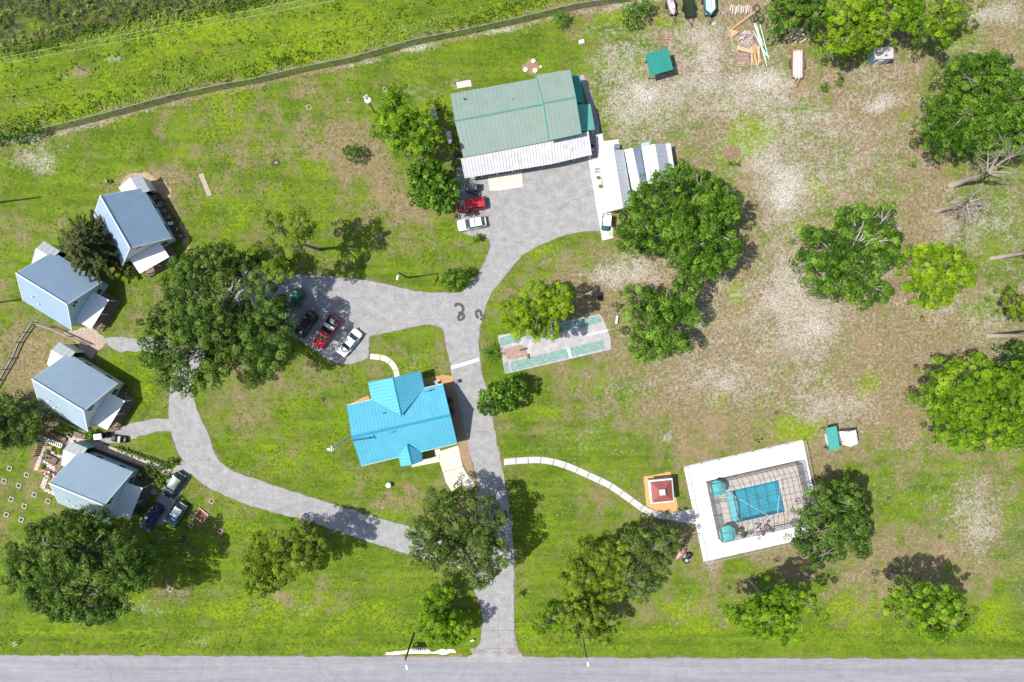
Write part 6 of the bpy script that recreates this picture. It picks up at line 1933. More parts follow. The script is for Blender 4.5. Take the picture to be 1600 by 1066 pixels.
vehicle('dark green-black SUV nearest the access lane beside the garden bed', 269.5, 759.5, 237, 4.4, 1.8, paint('dark_teal', (.02, .045, .05)), 'suv', group=g3)
vehicle('dark blue van parked beside the cabin porch under the oak', 234, 810, 238, 4.5, 1.85, paint('dark_blue', (.012, .028, .09)), 'van', group=g3, cat='van', name='parked_van')
vehicle('teal-grey hatchback with white roof on the grass', 273, 805, 236, 4.0, 1.72, paint('teal_grey', (.10, .20, .22)), 'suv', roof_mat=plast_w, group=g3)

def golf_cart(label, px, py, heading, bodym, roofm, L=2.4, Wd=1.25, name='golf_cart'):
    p = G(px, py, 1.5)
    root = thing(name, label, 'golf cart', (p.x, p.y, .05), R(heading), None)
    body_loft([(L / 2, Wd * .32, .5), (L / 2 - .15, Wd * .44, .68), (L * .22, Wd * .47, .62), (L * .18, Wd * .47, .36), (-.1, Wd * .47, .36), (-.15, Wd * .47, .65), (-L / 2, Wd * .44, .65)], .22).build('body', bodym, root, False, shift=False)
    MB().box((-.25, 0, .72), (.45, Wd * .85, .14)).build('seat', M('cart_seat', (.5, .46, .38), .6), root, shift=False)
    MB().box((-.5, 0, .98), (.1, Wd * .85, .42)).build('backrest', MATS['cart_seat'], root, shift=False)
    if roofm:
        MB().box((-.1, 0, 1.82), (L * .66, Wd * .92, .06), top=.93).build('roof', roofm, root, shift=False)
        for sx, sx2 in ((L * .28, L * .18), (-L * .33, -L * .36)):
            for s in (1, -1):
                MB().tube([(sx, s * Wd * .4, .6), (sx2, s * Wd * .38, 1.8)], .02, 5).build('roof_post', black_m, root, shift=False)
    MB().tube([(L * .25, .2, .6), (L * .12, .2, .9)], .02, 5).build('steering_column', black_m, root, shift=False)
    for sx in (L * .33, -L * .33):
        for s in (1, -1):
            wheel(root, sx, s * Wd * .42, .22, .18)
    return root
golf_cart('white-roofed golf cart parked on the white strip below the sheds', 948.5, 346, 264, paint('cart_teal', (.03, .14, .14)), plast_w, 2.6, 1.35)
golf_cart('small cart with square white roof by the bush behind the third cabin', 155.5, 682, 8, black_m, plast_w, 1.9, .95)
golf_cart('black roofless buggy lying at the head of the cabin lane', 180, 687.5, 172, black_m, None, 2.3, 1.1)
golf_cart('small grey utility cart above the red minivan near the awning', 736.5, 291, 178, M('cart_grey', (.24, .24, .25), .5), M('cart_canvas_grey', (.20, .20, .21), .7), 2.2, 1.15)
golf_cart('small blue cart in the gap between workshop awning and white yard', 926, 229, 95, M('cart_blue', (.04, .07, .20), .5), None, 1.3, .7)
golf_cart('little ride-on mower by the conifer between the first two cabins', 163, 412, 20, black_m, plast_w, 1.6, .9)
# ride-on mower and folded canopy beside pool fence
p = G(1073, 871)
root = thing('ride_on_mower', 'dark ride-on mower beside the pool deck corner', 'mower', (p.x, p.y, .03), R(60))
body_loft([(.9, .25, .55), (.8, .36, .72), (.1, .38, .72), (0, .3, .35), (-.8, .4, .4)], .2).build('body', black_m, root, shift=False)
MB().box((-.35, 0, .6), (.4, .42, .12)).build('seat', M('cart_seat', (.5, .46, .38), .6), root, shift=False)
MB().lathe((0, 0, .18), [(.55, 0), (.6, .06), (.55, .12), (.1, .14)], 14).build('mower_deck', M('grey_deck', (.3, .31, .33), .5), root, shift=False)
MB().tube([(.25 + .16 * math.cos(a), .16 * math.sin(a), .92) for a in np.linspace(0, 6.28, 10)], .02, 4).build('steering_wheel', black_m, root, shift=False)
for sx, rr in ((.6, .18), (-.5, .26)):
    for s in (1, -1):
        wheel(root, sx, s * .42, rr, .18)
p = G(1063, 863)
root = thing('kayak', 'narrow pink and red kayak leaning by the mower', 'kayak', (p.x, p.y, .1), R(52))
m = MB(); st = []
for x_, w_ in ((-1.3, .03), (-.9, .22), (0, .33), (.9, .22), (1.3, .03)):
    st.append((x_, w_, .42 if abs(x_) < 1 else .46))
body_loft(st, .02).build('hull', M('kayak_pink', (.62, .30, .32), .45), root, shift=False)
MB().box((.0, -.2, .3), (2.0, .12, .12)).build('red_stripe', M('kayak_red', (.40, .03, .05), .4), root, shift=False)

def bicycle(label, px, py, rz, colm):
    p = G(px, py)
    root = thing('bicycle', label, 'bicycle', (p.x, p.y, .03), R(rz))
    for x in (-.52, .52):
        m = MB(); m.tube([(x + .32 * math.cos(a), 0, .34 + .32 * math.sin(a)) for a in np.linspace(0, 6.283, 17)], .03, 5)
        for k in range(4):
            a = k * math.pi / 4
            m.tube([(x - .3 * math.cos(a), 0, .34 - .3 * math.sin(a)), (x + .3 * math.cos(a), 0, .34 + .3 * math.sin(a))], .006, 3)
        m.build('wheel', tyre_m, root, shift=False)
    m = MB()
    for a, b in (((-.52, .34), (-.1, .32)), ((-.1, .32), (.38, .8)), ((-.2, .8), (.38, .82)), ((-.1, .32), (-.2, .88)), ((-.52, .34), (-.2, .8)), ((.38, .92), (.52, .34))):
        m.tube([(a[0], 0, a[1]), (b[0], 0, b[1])], .022, 5)
    m.build('frame', colm, root, shift=False)
    MB().tube([(.36, -.3, .96), (.40, 0, .94), (.36, .3, .96)], .02, 5).build('handlebar', black_m, root, shift=False)
    MB().ball((-.22, 0, .92), (.15, .08, .04), 8, 4).build('saddle', black_m, root, shift=False)
bicycle('rusty red bicycle standing between minivan and white estate car', 738, 333, 5, brickred)
bicycle('dark bicycle above the red minivan in the tree shade', 737, 303.5, -18, black_m)

# trailers at the top edge
def trailer(root, L, Wd, frm, deck, wheels=((0,),), z=.55):
    MB().box((0, 0, z), (L, Wd, .08)).build('deck', deck, root, shift=False)
    m = MB()
    for s in (1, -1):
        m.box((0, s * Wd / 2, z), (L, .08, .14))
    for s in (1, -1):
        m.box((s * L / 2, 0, z), (.08, Wd, .14))
    m.tube([(L / 2, Wd * .35, z), (L / 2 + 1.1, 0, z - .05)], .04, 4); m.tube([(L / 2, -Wd * .35, z), (L / 2 + 1.1, 0, z - .05)], .04, 4)
    m.build('frame', frm, root, shift=False)
    MB().box((L / 2 + 1.2, 0, z - .05), (.3, .1, .1)).build('hitch', frm, root, shift=False)
    for x in wheels[0]:
        for s in (1, -1):
            wheel(root, x, s * (Wd / 2 + .14), .3, .18)
            MB().box((x, s * (Wd / 2 + .14), .66), (.8, .24, .04), top=.8).build('mudguard', frm, root, shift=False)
p = G(1047.5, 12)
root = thing('boat_trailer', 'leftmost trailer at the top edge carrying a pinkish open boat', 'trailer', (p.x, p.y, 0), R(-76))
trailer(root, 2.6, 1.2, black_m, grey_m, ((-.2,),))
body_loft([(1.5, .06, .95), (1.1, .35, .98), (.4, .52, 1.0), (-1.6, .52, 1.0)], .6).build('hull', M('boat_pink', (.55, .40, .40), .5, var=.2), root, True, shift=False)
MB().box((-.9, 0, 1.15), (.6, .5, .25)).build('white_motor', plast_w, root, shift=False)
MB().box((.3, .1, 1.08), (.7, .5, .12)).build('boat_seat', M('boat_seat', (.7, .6, .58), .6), root, shift=False)
p = G(1075.5, 15)
root = thing('utility_trailer', 'empty mesh-floored utility trailer between the two boat trailers', 'trailer', (p.x, p.y, 0), R(-82))
trailer(root, 2.9, 1.65, black_m, mesh_material_screen('trailer_mesh', (.03, .06, .03), .55), ((0,),), .5)
for x_ in (-1.4, -.7, 0, .7, 1.4):
    MB().box((x_, 0, .78 if abs(x_) > 1 else .56), (.06, 1.65, .05)).build('cross_bar', black_m, root, shift=False)
for s in (1, -1):
    MB().box((0, s * .82, .85), (2.9, .05, .05)).build('side_rail', black_m, root, shift=False)
p = G(1106.5, 8)
root = thing('covered_boat', 'pale blue pointed covered boat on a trailer at the top edge', 'boat', (p.x, p.y, 0), R(-86))
trailer(root, 3.6, 1.7, black_m, grey_m, ((-.4,),), .5)
body_loft([(2.1, .05, 1.25), (1.5, .65, 1.25), (1.0, .95, 1.25), (-2.0, .95, 1.25)], .55).build('hull', M('hull_green', (.03, .14, .14), .4), root, False, shift=False)
m = MB()
pl = [(2.0, 0), (1.45, .62), (1.3, .74), (-2.0, .74), (-2.0, -.74), (1.3, -.74), (1.45, -.62)]
m.hexa([(x_, y_, 1.3) for x_, y_ in pl][::-1], [(x_ * .96, y_ * .75, 1.62) for x_, y_ in pl][::-1])
m.build('boat_cover', M('cover_blue', (.50, .66, .72), .6), root, shift=False)
MB().box((0, 0, 1.63), (3.4, .12, .06)).build('cover_seam', steel_m, root, shift=False)
p = G(1244, 101.5)
root = thing('flatbed_trailer', 'rusty flatbed trailer loaded with long white pipes and boards', 'trailer', (p.x, p.y, 0), R(-90.5))
trailer(root, 4.4, 1.75, M('rust_frame', (.16, .09, .07), .8, var=.3), M('rust_deck', (.42, .25, .19), .9, var=.25), ((-.3, .35),), .55)
for k in range(12):
    mt = [plast_w, M('pipe_cream', (.62, .52, .42), .6), M('pipe_grey', (.5, .53, .56), .5), plast_w][k % 4]
    MB().tube([(-1.75 - .1 * (k % 3), -.62 + k * .105, .68 + .05 * (k % 2)), (2.0 + .15 * ((k * 7) % 5), -.62 + k * .105 + .02 * (k % 3), .68 + .05 * (k % 2))], .055, 7).build('pipe', mt, root, shift=False)

# ---------------------------------------------------------------- salvage pile
def plank_at(root, x0, y0, x1, y1, w, z, mat, th=.05, nm='plank'):
    a, b = G(x0, y0), G(x1, y1)
    MB().box(((a.x + b.x) / 2, (a.y + b.y) / 2, z), ((b - a).length, w, th), math.atan2(b.y - a.y, b.x - a.x)).build(nm, mat, root)
p = G(1158, 37)
root = thing('lumber_stack', 'stack of orange boards pointing up towards the black hose coils', 'lumber', (p.x, p.y, 0))
for k in range(5):
    plank_at(root, 1141 + k * .9, 46 - k * 1.2 + 3, 1176 + k * .9, 20 - k * 1.2 + 3, .16, .12 + .05 * (k % 3), wood_new)
plank_at(root, 1146, 44.5, 1178, 21.5, .12, .2, wood_dark)
for k in range(9):
    plank_at(root, 1139 + k * 1.2, 47 + k * .3, 1147 + k * 1.2 - 3, 57 - k * .9 + 2, .13, .1 + .03 * k, wood_new if k % 3 else wood_pale)
p = G(1175, 85)
root = thing('board_heap', 'fan of loose tan boards below the rubble heap', 'lumber', (p.x, p.y, 0))
r2 = np.random.default_rng(5)
for k in range(12):
    plank_at(root, 1172 + k * 1.2, 72 + r2.uniform(-3, 3), 1176 + k * 1.1 + r2.uniform(-3, 3), 104 + r2.uniform(-6, 4), .14, .08 + .025 * k, [wood_new, wood_pale, wood_new][k % 3])
for k in range(5):
    plank_at(root, 1151, 73 + k * 1.3, 1176, 79 + k * 1.3, .15, .1 + .04 * k, wood_new if k % 2 else wood_pale)
p = G(1160, 92)
root = thing('plank_stack', 'neat row of dark brown planks at the left of the salvage heap', 'lumber', (p.x, p.y, 0))
for k in range(11):
    plank_at(root, 1151, 84 + k * 1.9, 1170 - (6 if k > 7 else 0), 84.5 + k * 1.9, .17, .16 - .006 * k, [M('brown_board', (.30, .20, .16), .85, var=.2), M('mauve_board', (.40, .28, .24), .85, var=.2), wood_new if k > 7 else MATS['brown_board']][k % 3] if k % 3 != 1 else M('mauve_board', (.40, .28, .24), .85, var=.2))
p = G(1152, 70)
root = thing('pole_pair', 'long thin pale poles lying left of the rubble heap', 'pole', (p.x, p.y, 0))
plank_at(root, 1138, 53, 1153, 83, .06, .08, wood_pale, .06, 'pole'); plank_at(root, 1150, 57, 1155, 73, .07, .08, wood_pale, .07, 'pole'); plank_at(root, 1154, 73, 1161, 63, .07, .1, wood_pale, .07, 'pole'); plank_at(root, 1153, 83, 1149, 95, .06, .1, steel_m, .06, 'pole')
def heap(name, label, cat, px, py, rx, ry, hgt, mats, n, seed, size=(.1, .28), flat=.6):
    r2 = np.random.default_rng(seed)
    p = G(px, py)
    root = thing(name, label, cat, (p.x, p.y, 0))
    ms = [MB() for _ in mats]
    for k in range(n):
        a, u = r2.uniform(0, 6.28), math.sqrt(r2.random())
        x_, y_ = p.x + rx * u * math.cos(a), p.y + ry * u * math.sin(a)
        s = r2.uniform(*size)
        z = hgt * (1 - u * u) * r2.uniform(.5, 1.0) + s * .3
        ms[k % len(mats)].box((x_, y_, z), (s * r2.uniform(.7, 1.6), s, s * flat), r2.uniform(0, 3.1), top=r2.uniform(.5, .9))
    for mb_, mt in zip(ms, mats):
        o = mb_.build('rubble', mt, root)
        o['kind'] = 'stuff'
    return root
rub = [M('rubble_pale', (.55, .49, .45), .9, var=.2), M('rubble_pink', (.46, .35, .32), .9, var=.2), M('rubble_brown', (.28, .20, .16), .9, var=.3)]
heap('rubble_heap', 'round grey heap of broken rubble amid the salvaged boards', 'rubble', 1166, 59, 1.2, 1.0, .5, rub, 240, 1)
heap('rubble_heap', 'flat brown tail of debris below the round rubble heap', 'rubble', 1172, 70, 1.2, .5, .25, rub[1:], 120, 2)
heap('mulch_heap', 'pinkish mound of wood chips at the left end of the firewood row', 'mulch', 1137, 21, .6, .8, .5, [rub[1]], 160, 3, (.05, .12))
heap('brush_heap', 'heap of reddish cut brush in the sandy yard right of the sheds', 'brush', 1142, 238, 1.3, 1.0, .4, [M('brush_red', (.34, .19, .14), .9, var=.3), wood], 170, 4, (.08, .35), .25)
heap('brush_heap', 'low pinkish earth mound ringed by weeds in the upper field', 'earth mound', 1299, 126, 1.2, .9, .35, [M('mound_earth', (.42, .28, .23), .9, var=.2)], 260, 5, (.08, .16))
heap('rubble_heap', 'faint pile of reddish scrap bark above the green shelter', 'rubble', 1044, 59, .8, .35, .15, [brickred, rub[1]], 70, 6, (.08, .2))
# firewood logs
p = G(1157, 13)
root = thing('firewood_row', 'row of short pale logs laid side by side at the top edge', 'firewood', (p.x, p.y, 0))
for k in range(12):
    x_ = 1141 + k * 2.8
    a, b = G(x_ + 1.5, 8 + (k * 5) % 4), G(x_ - 1 + (k % 3), 20 + (k * 3) % 5)
    MB().tube([(a.x, a.y, .16), (b.x, b.y, .16)], .11 + .02 * (k % 2), 7).build('log', [M('log_pale', (.62, .55, .52), .9, var=.2), M('log_mauve', (.42, .32, .30), .9, var=.2), wood_pale][(k * 2) % 3], root)
p = G(1244, 53)
root = thing('log_pile', 'pile of cream split logs below the dark oak at the top', 'firewood', (p.x, p.y, 0))
r2 = np.random.default_rng(12)
for k in range(15):
    c_ = G(1237 + (k % 3) * 6 + r2.uniform(-2, 2) + k * .25, 43 + k * 1.55)
    a = r2.uniform(-.3, .9)
    d = Vector((math.cos(a), math.sin(a), 0)) * r2.uniform(.35, .6)
    MB().tube([c_ - d + Vector((0, 0, .15)), c_ + d + Vector((0, 0, .2))], r2.uniform(.12, .2), 7).build('log', M('log_cream', (.68, .57, .42), .9, var=.15), root)
# green-white pipe bundle, hose coils
mint = M('mint_pipe', (.50, .78, .70), .4, var=.06)
p = G(1189, 68)
root = thing('pipe_bundle', 'bundle of long mint green pipes crossing near the rubble heap', 'pipes', (p.x, p.y, 0))
for k, (x0, y0, x1, y1) in enumerate([(1178, 37, 1198, 104), (1180, 38, 1192, 72), (1187, 40, 1200, 94), (1176, 50, 1192, 80), (1185, 66, 1201, 93), (1190, 75, 1196, 100), (1181, 42, 1197, 98), (1177, 52, 1196, 86), (1188, 42, 1199, 88)]):
    a, b = G(x0, y0), G(x1, y1)
    MB().tube([(a.x, a.y, .12 + .07 * (k % 4)), (b.x, b.y, .12 + .07 * (k % 3))], .06, 6).build('pipe', mint if k % 3 else plast_w, root)
plank_at(root, 1192, 87, 1201, 90, .1, .4, mint)
hosem = M('black_hose', (.035, .03, .03), .6, var=.2)
p = G(1181, 26)
root = thing('hose_coils', 'four loops of thick black hose at the head of the mint pipes', 'hose', (p.x, p.y, 0))
for (x, y, r0, r1, a) in ((1182, 13.5, .48, .55, 0), (1187, 27, .52, .80, .6), (1175, 30, .28, .60, .5), (1180.5, 29, .28, .52, -.3), (1188, 32, .4, .5, 0)):
    c_ = G(x, y)
    pts = []
    for t in np.linspace(0, 6.283 * 1.0, 22):
        u, v = r0 * math.cos(t), r1 * math.sin(t)
        pts.append((c_.x + u * math.cos(a) - v * math.sin(a), c_.y + u * math.sin(a) + v * math.cos(a), .1 + .02 * t))
    MB().tube(pts, .07, 6).build('loop', hosem, root)
c2_ = catmull(W([(1195, 70), (1202, 72), (1208, 68), (1213, 60), (1222, 56), (1232, 51)]), .3, closed=False)
tag(MB().tube([(x, y, .08) for x, y in c2_], .06, 6).build('hose', hosem), 'single black hose snaking from the mint pipes towards the log pile', 'hose')
p = G(1208, 45)
root = thing('ladder_frame', 'bent pale green aluminium frame lying in the grass', 'frame', (p.x, p.y, 0))
for q in (((1200, 60), (1203, 30)), ((1203, 48), (1218, 34)), ((1203, 30), (1206, 27)), ((1199, 61), (1203, 48))):
    plank_at(root, *q[0], *q[1], .09, .15, M('pale_green_alu', (.55, .62, .42), .5), .06, 'bar')
c_ = G(1199, 62); MB().ball((c_.x, c_.y, .15), (.2, .18, .15), 8, 5).build('foot', black_m, root)
c_ = G(1214, 32); t_ = tag(MB().ball((c_.x, c_.y, .12), (.65, .5, .12), 12, 5).build('dark_tarp', M('tarp_green', (.03, .09, .05), .7)), 'dark green tarp bunched beside the bent aluminium frame', 'tarp')
c_ = G(1115, 38); tag(MB().box((c_.x, c_.y, .1), (.75, .45, .2), .3, top=.8).build('stone_block', rub[0]), 'pale stone block below the covered boat', 'stone')

# ---------------------------------------------------------------- round lids, slabs, rings, tanks
for i, (x, y, r0) in enumerate([(833.3, 96, .35), (821, 109.5, .36), (836.2, 110.8, .37), (845, 105, .2)]):
    p = G(x, y)
    t = thing('tank_lid', ['topmost of the white round lids north of the workshop', 'leftmost of the white round lids north of the workshop', 'lowest of the white round lids north of the workshop', 'small white lid, rightmost of the cluster north of the workshop'][i], 'lid', (p.x, p.y, 0), group='white lids north of the workshop')
    MB().lathe((0, 0, -.05), [(r0 * .9, 0), (r0 * .9, .2)], 16).build('collar', concrete, t, shift=False)
    MB().lathe((0, 0, .15), [(r0, 0), (r0, .05), (r0 * .8, .09), (.02, .1)], 16).build('cap', plast_w, t, shift=False)
sheet('bare_earth', [(815, 103), (825, 94), (840, 97), (845, 108), (835, 117), (818, 114)], .008, M('lid_earth', (.33, .19, .11), .95, var=.2, scale=2, dirt=((.22, .22, .06), .5, 2.5)), amp=.35)
p = G(725, 132)
tag(MB().box((p.x, p.y, .04), (2.3, 1.0, .12), R(10)).build('concrete_pad', M('pad_pale', (.58, .52, .49), .9, var=.1, scale=2)), 'pale concrete pad in sandy grass at the workshop corner', 'slab')
p = G(321, 289)
root = thing('plank', 'long pink-grey board lying alone on the upper left lawn', 'board', (p.x, p.y, .04), R(-68))
MB().box((0, 0, 0), (3.7, .75, .08)).build('board', M('board_pinkgrey', (.42, .33, .29), .9, var=.15, scale=3, dirt=((.3, .28, .16), .56, 2.0)), root, shift=False)
p = G(431.5, 254.5)
root = thing('fire_ring', 'small dark ring of stones on the lawn below the long fence', 'fire ring', (p.x, p.y, 0))
for k in range(11):
    a = k / 11 * 6.283
    MB().ball((p.x + .5 * math.cos(a), p.y + .42 * math.sin(a), .08), (.13, .12, .1), 6, 4).build('stone', M('ring_stone', (.10, .08, .06), .9, var=.4), root)
MB().ball((p.x, p.y, .02), (.28, .24, .08), 8, 4).build('ash', M('ash', (.30, .27, .22), .9), root)
for i, (x, y) in enumerate([(482, 167.5), (546, 156.5), (601, 139.5)]):
    p = G(x, y)
    t = thing('tree_stump', 'stump %s' % ['in a dirt ring, leftmost of three along the fence lawn', 'in a dirt ring, middle of three along the fence lawn', 'in a dirt ring, rightmost of three along the fence lawn'][i], 'stump', (p.x, p.y, 0), group='stumps on the upper lawn')
    MB().lathe((0, 0, -.05), [(.2, 0), (.15, .15), (.14, .22), (.02, .24)], 9).build('stump_wood', wood_dark, t, shift=False)
    sheet('bare_earth', [(x - 4, y - 1), (x, y - 4), (x + 4, y - 1), (x + 3, y + 3), (x - 3, y + 4)], .007, M('ring_earth', (.30, .24, .17), .95, var=.25, scale=3), amp=.15)
for i, (x, y, lb) in enumerate([(833, 683, 'dark stump with weeds right of the driveway above the pool path'), (836, 757, 'dark stump with grey weeds right of the driveway below the pool path'), (1213, 645, 'small blackened stump in the sandy field above the pool'), (504, 625, 'low pale stump ring on the lawn left of the turquoise house'), (1388, 779, 'small dark sprout stump in the field right of the pool'), (1468, 839, 'tiny green-topped stump in the lower right field')]):
    p = G(x, y)
    t = thing('tree_stump', lb, 'stump', (p.x, p.y, 0), group='scattered stumps')
    MB().lathe((0, 0, -.05), [(.34, 0), (.25, .18), (.22, .3), (.03, .32)], 9).build('stump_wood', wood_dark, t, shift=False)
    m = MB()
    for k in range(14):
        a = random.uniform(0, 6.28); m.tube([(.25 * math.cos(a), .25 * math.sin(a), 0), (.5 * math.cos(a), .45 * math.sin(a), .3)], [.03, .01], 3)
    o = m.build('weeds', M('weed_grey', (.22, .24, .12), .9, var=.3), t, shift=False); o['kind'] = 'stuff'
p = G(703, 217)
root = thing('propane_tank', 'grey horizontal propane tank beside the workshop end wall', 'tank', (p.x, p.y, 0), R(-78))
MB().tube([(-.95, 0, .75), (-.85, 0, .75), (.85, 0, .75), (.95, 0, .75)], [.2, .4, .4, .2], 14).build('tank_shell', M('tank_grey', (.48, .50, .54), .45, var=.08), root, True, shift=False)
for s in (-.55, .55):
    MB().box((s, 0, .25), (.12, .6, .5)).build('saddle_foot', concrete, root, shift=False)
p = G(714.5, 243)
tag(MB().lathe((p.x, p.y, 0), [(.42, 0), (.44, .4), (.42, 1.1), (.36, 1.25), (.05, 1.3)], 14).build('water_barrel', M('barrel_navy', (.02, .03, .06), .4)), 'round dark navy barrel at the awning corner', 'barrel')
p = G(680.5, 181)
root = thing('garden_grill', 'grey covered grill with pale side shelves in the pine shade', 'grill', (p.x, p.y, 0), R(-75))
MB().ball((0, 0, .85), (.6, .36, .34), 12, 7).build('lid', M('grill_lid', (.42, .48, .55), .35, metal=.3), root, True, shift=False)
MB().box((0, 0, .6), (1.1, .6, .3)).build('fire_box', grey_m, root, shift=False)
for s in (-.85, .75):
    MB().box((s, .1, .85), (.4, .5, .05)).build('side_shelf', wood_pale, root, shift=False)
for x_ in (-.45, .45):
    for y_ in (-.22, .22):
        MB().box((x_, y_, .25), (.06, .06, .5)).build('leg', black_m, root, shift=False)
for i, (x, y) in enumerate([(672, 176), (676, 171), (686, 172), (681, 164)]):
    p = G(x, y)
    tag(MB().box((p.x, p.y, .22), (.38, .38, .4), i * .5, top=.9).build('wooden_stool', [wood_pale, plast_w, black_m, brickred][i]), ['pale wooden stool left of the grey grill', 'white stool above the grey grill', 'black stool at the upper right of the grey grill', 'small red stool farthest above the grey grill'][i], 'stool', 'stools round the grill')
p = G(674.5, 201.5)
root = thing('wheelbarrow', 'green wheelbarrow left on the pine straw', 'wheelbarrow', (p.x, p.y, 0), R(10))
MB().box((0, 0, .5), (.8, .55, .3), top=1.0).build('tray', M('barrow_green', (.03, .28, .18), .5), root, shift=False)
m = MB()
for s in (1, -1):
    m.tube([(.5, s * .1, .2), (-.3, s * .25, .4), (-1.0, s * .3, .55)], .025, 5)
m.build('handles', wood_dark, root, shift=False)
MB().lathe((0, 0, 0), [(.05, 0)] , 3)
wheel(root, .5, .0, .18, .08)
p = G(668, 232)
root = thing('covered_motorbike', 'narrow motorcycle in pale cover under the yellow-green pine', 'motorcycle', (p.x, p.y, 0), R(-82))
for x_ in (-.7, .7):
    wheel(root, x_, .0, .3, .12)
body_loft([(.95, .06, .8), (.6, .2, .95), (.1, .25, .85), (-.5, .22, .8), (-.95, .1, .75)], .35).build('body', M('bike_cover', (.52, .60, .58), .5, var=.15), root, True, shift=False)
MB().tube([(.55, -.36, 1.0), (.6, 0, 1.02), (.55, .36, 1.0)], .03, 5).build('handlebar', black_m, root, shift=False)
MB().box((.25, 0, .95), (.5, .3, .1)).build('green_seat', M('seat_green', (.05, .2, .12), .5), root, shift=False)
for i, (x, y) in enumerate([(934, 264.5), (934, 269), (934, 278.5), (937, 292)]):
    p = G(x, y)
    if i < 2:
        tag(MB().box((p.x, p.y, .2), (1.0, .25, .4), R(8)).build('parking_block', grey_m), ['upper of two grey wheel stops on the white strip', 'lower of two grey wheel stops on the white strip'][i], 'wheel stop', 'wheel stops on the white strip')
    else:
        t = thing('planter', ['upper round planter on the white strip by the longest shed', 'lower round planter on the white strip by the longest shed'][i - 2], 'planter', (p.x, p.y, .05), group='planters on the white strip')
        MB().lathe((0, 0, 0), [(.22, 0), (.3, .35), (.25, .35), (.05, .3)], 12).build('pot', M('pot_terracotta', (.42, .2, .1), .8), t, shift=False)
        MB().ball((0, 0, .45), (.3, .25, .2), 8, 5).build('plant', M('plant_olive', (.14, .13, .03), .8, var=.4), t, shift=False)
p = G(963, 231)
tag(MB().box((p.x, p.y, .5), (.8, .7, .9), .1).build('cooling_unit', M('unit_slate', (.16, .2, .28), .5)), 'slate blue cooling unit behind the longest white shed', 'cooler')
for i, (x, y, a) in enumerate([(909, 66, 0)]):
    p = G(x, y)
    tag(MB().box((p.x, p.y, .15), (.9, .7, .3), .2, top=.8).build('rubble_block', M('white_rubble', (.7, .68, .66), .9, var=.1)), 'white broken block north-east of the workshop roof', 'block')
m = MB(); p = G(173, 284)
root = thing('garden_chair', 'small dark chair left of the first cabin annexe', 'chair', (p.x, p.y, 0), .3)
MB().box((0, 0, .42), (.5, .5, .05)).build('seat', wood_dark, root, shift=False); MB().box((-.25, 0, .7), (.05, .5, .5)).build('backrest', plast_w, root, shift=False)
for sx in (-.2, .2):
    for sy in (-.2, .2):
        MB().box((sx, sy, .2), (.05, .05, .42)).build('leg', wood_dark, root, shift=False)
# bin beside the gas line on the lawn, valve boxes and post by the pool
p = G(1178, 687.5)
root = thing('yard_lamp', 'thin black yard lamp with fallen arm near the pool fence', 'lamp', (p.x, p.y, 0))
MB().tube([(0, 0, 0), (0, 0, 2.2)], .05, 6).build('pole', black_m, root, shift=False); MB().ball((0, 0, 2.25), .18, 8, 5).build('lamp_head', black_m, root, shift=False)

# ---------------------------------------------------------------- planters, raised beds and kitchen garden
white_pl = M('planter_white', (.56, .51, .46), .8, var=.06)
pink_pl = M('planter_pink', (.62, .42, .34), .8, var=.1)
where = ['top one', 'third from the top, by the garden corner', 'at the far left edge below the top one', 'third row, left of the cabin corner', 'close to the checkered pavers', 'right below the checkered pavers', 'left edge of the lowest three', 'middle of the lowest rows', 'at the left edge beside the big oak', 'between the big oak and the cabin']
for i, (x, y) in enumerate([(15.5, 732), (42.5, 742), (7, 751.5), (30, 758.8), (54.5, 772.8), (75.8, 782.8), (18.3, 780), (38.8, 790.8), (10.8, 804), (34, 812), (331, 782.8), (299, 820.6), (344.7, 830), (266.3, 920.4), (286.4, 843.7)]):
    p = G(x, y)
    wm_ = white_pl if i < 10 else (pink_pl if i < 14 else black_m)
    lb = ('white square tree planter, ' + where[i]) if i < 10 else ['pink square planter right of the raised brown bed', 'pink square planter below left of the raised brown bed', 'pink square planter farthest right near the young sapling', 'pink square planter below the shadow of the corner oak', 'dark square planter ring in the oak shade edge'][i - 10]
    t = thing('square_planter', lb, 'planter', (p.x, p.y, 0), R(-20 if i < 10 else -32), 'square planters on the lawn')
    s_ = .36
    t.scale = (.88, .88, .88)
    m = MB()
    for a in range(4):
        m.box((s_ * math.cos(a * math.pi / 2), s_ * math.sin(a * math.pi / 2), .08), (.10, .82 if a % 2 == 0 else .62, .16) if a % 2 == 0 else (.62, .10, .16))
    m.build('rim', wm_, t, shift=False)
    MB().box((0, 0, .05), (.62, .62, .1)).build('soil', M('planter_soil', (.16, .12, .09), .95, var=.3, scale=8), t, shift=False)
    MB().ball((0, 0, .17), (.13, .13, .16), 6, 4).build('seedling', M('seedling', (.05, .06, .02), .9, var=.4), t, shift=False)
p = G(315, 805)
t = thing('raised_bed', 'brown raised bed with pale rim on the lawn right of the parked cars', 'raised bed', (p.x, p.y, 0), R(52))
for (cx_, cy_, sx_, sy_) in ((0, .85, 1.5, .12), (0, -.85, 1.5, .12), (.75, 0, .12, 1.82), (-.75, 0, .12, 1.82)):
    MB().box((cx_, cy_, .12), (sx_, sy_, .26)).build('board', M('bed_rim', (.68, .50, .38), .8, var=.1), t, shift=False)
MB().box((0, 0, .09), (1.38, 1.58, .18)).build('soil', M('bed_soil', (.26, .12, .06), .95, var=.5, scale=5, dirt=((.45, .22, .06), .56, 5.0)), t, shift=False)

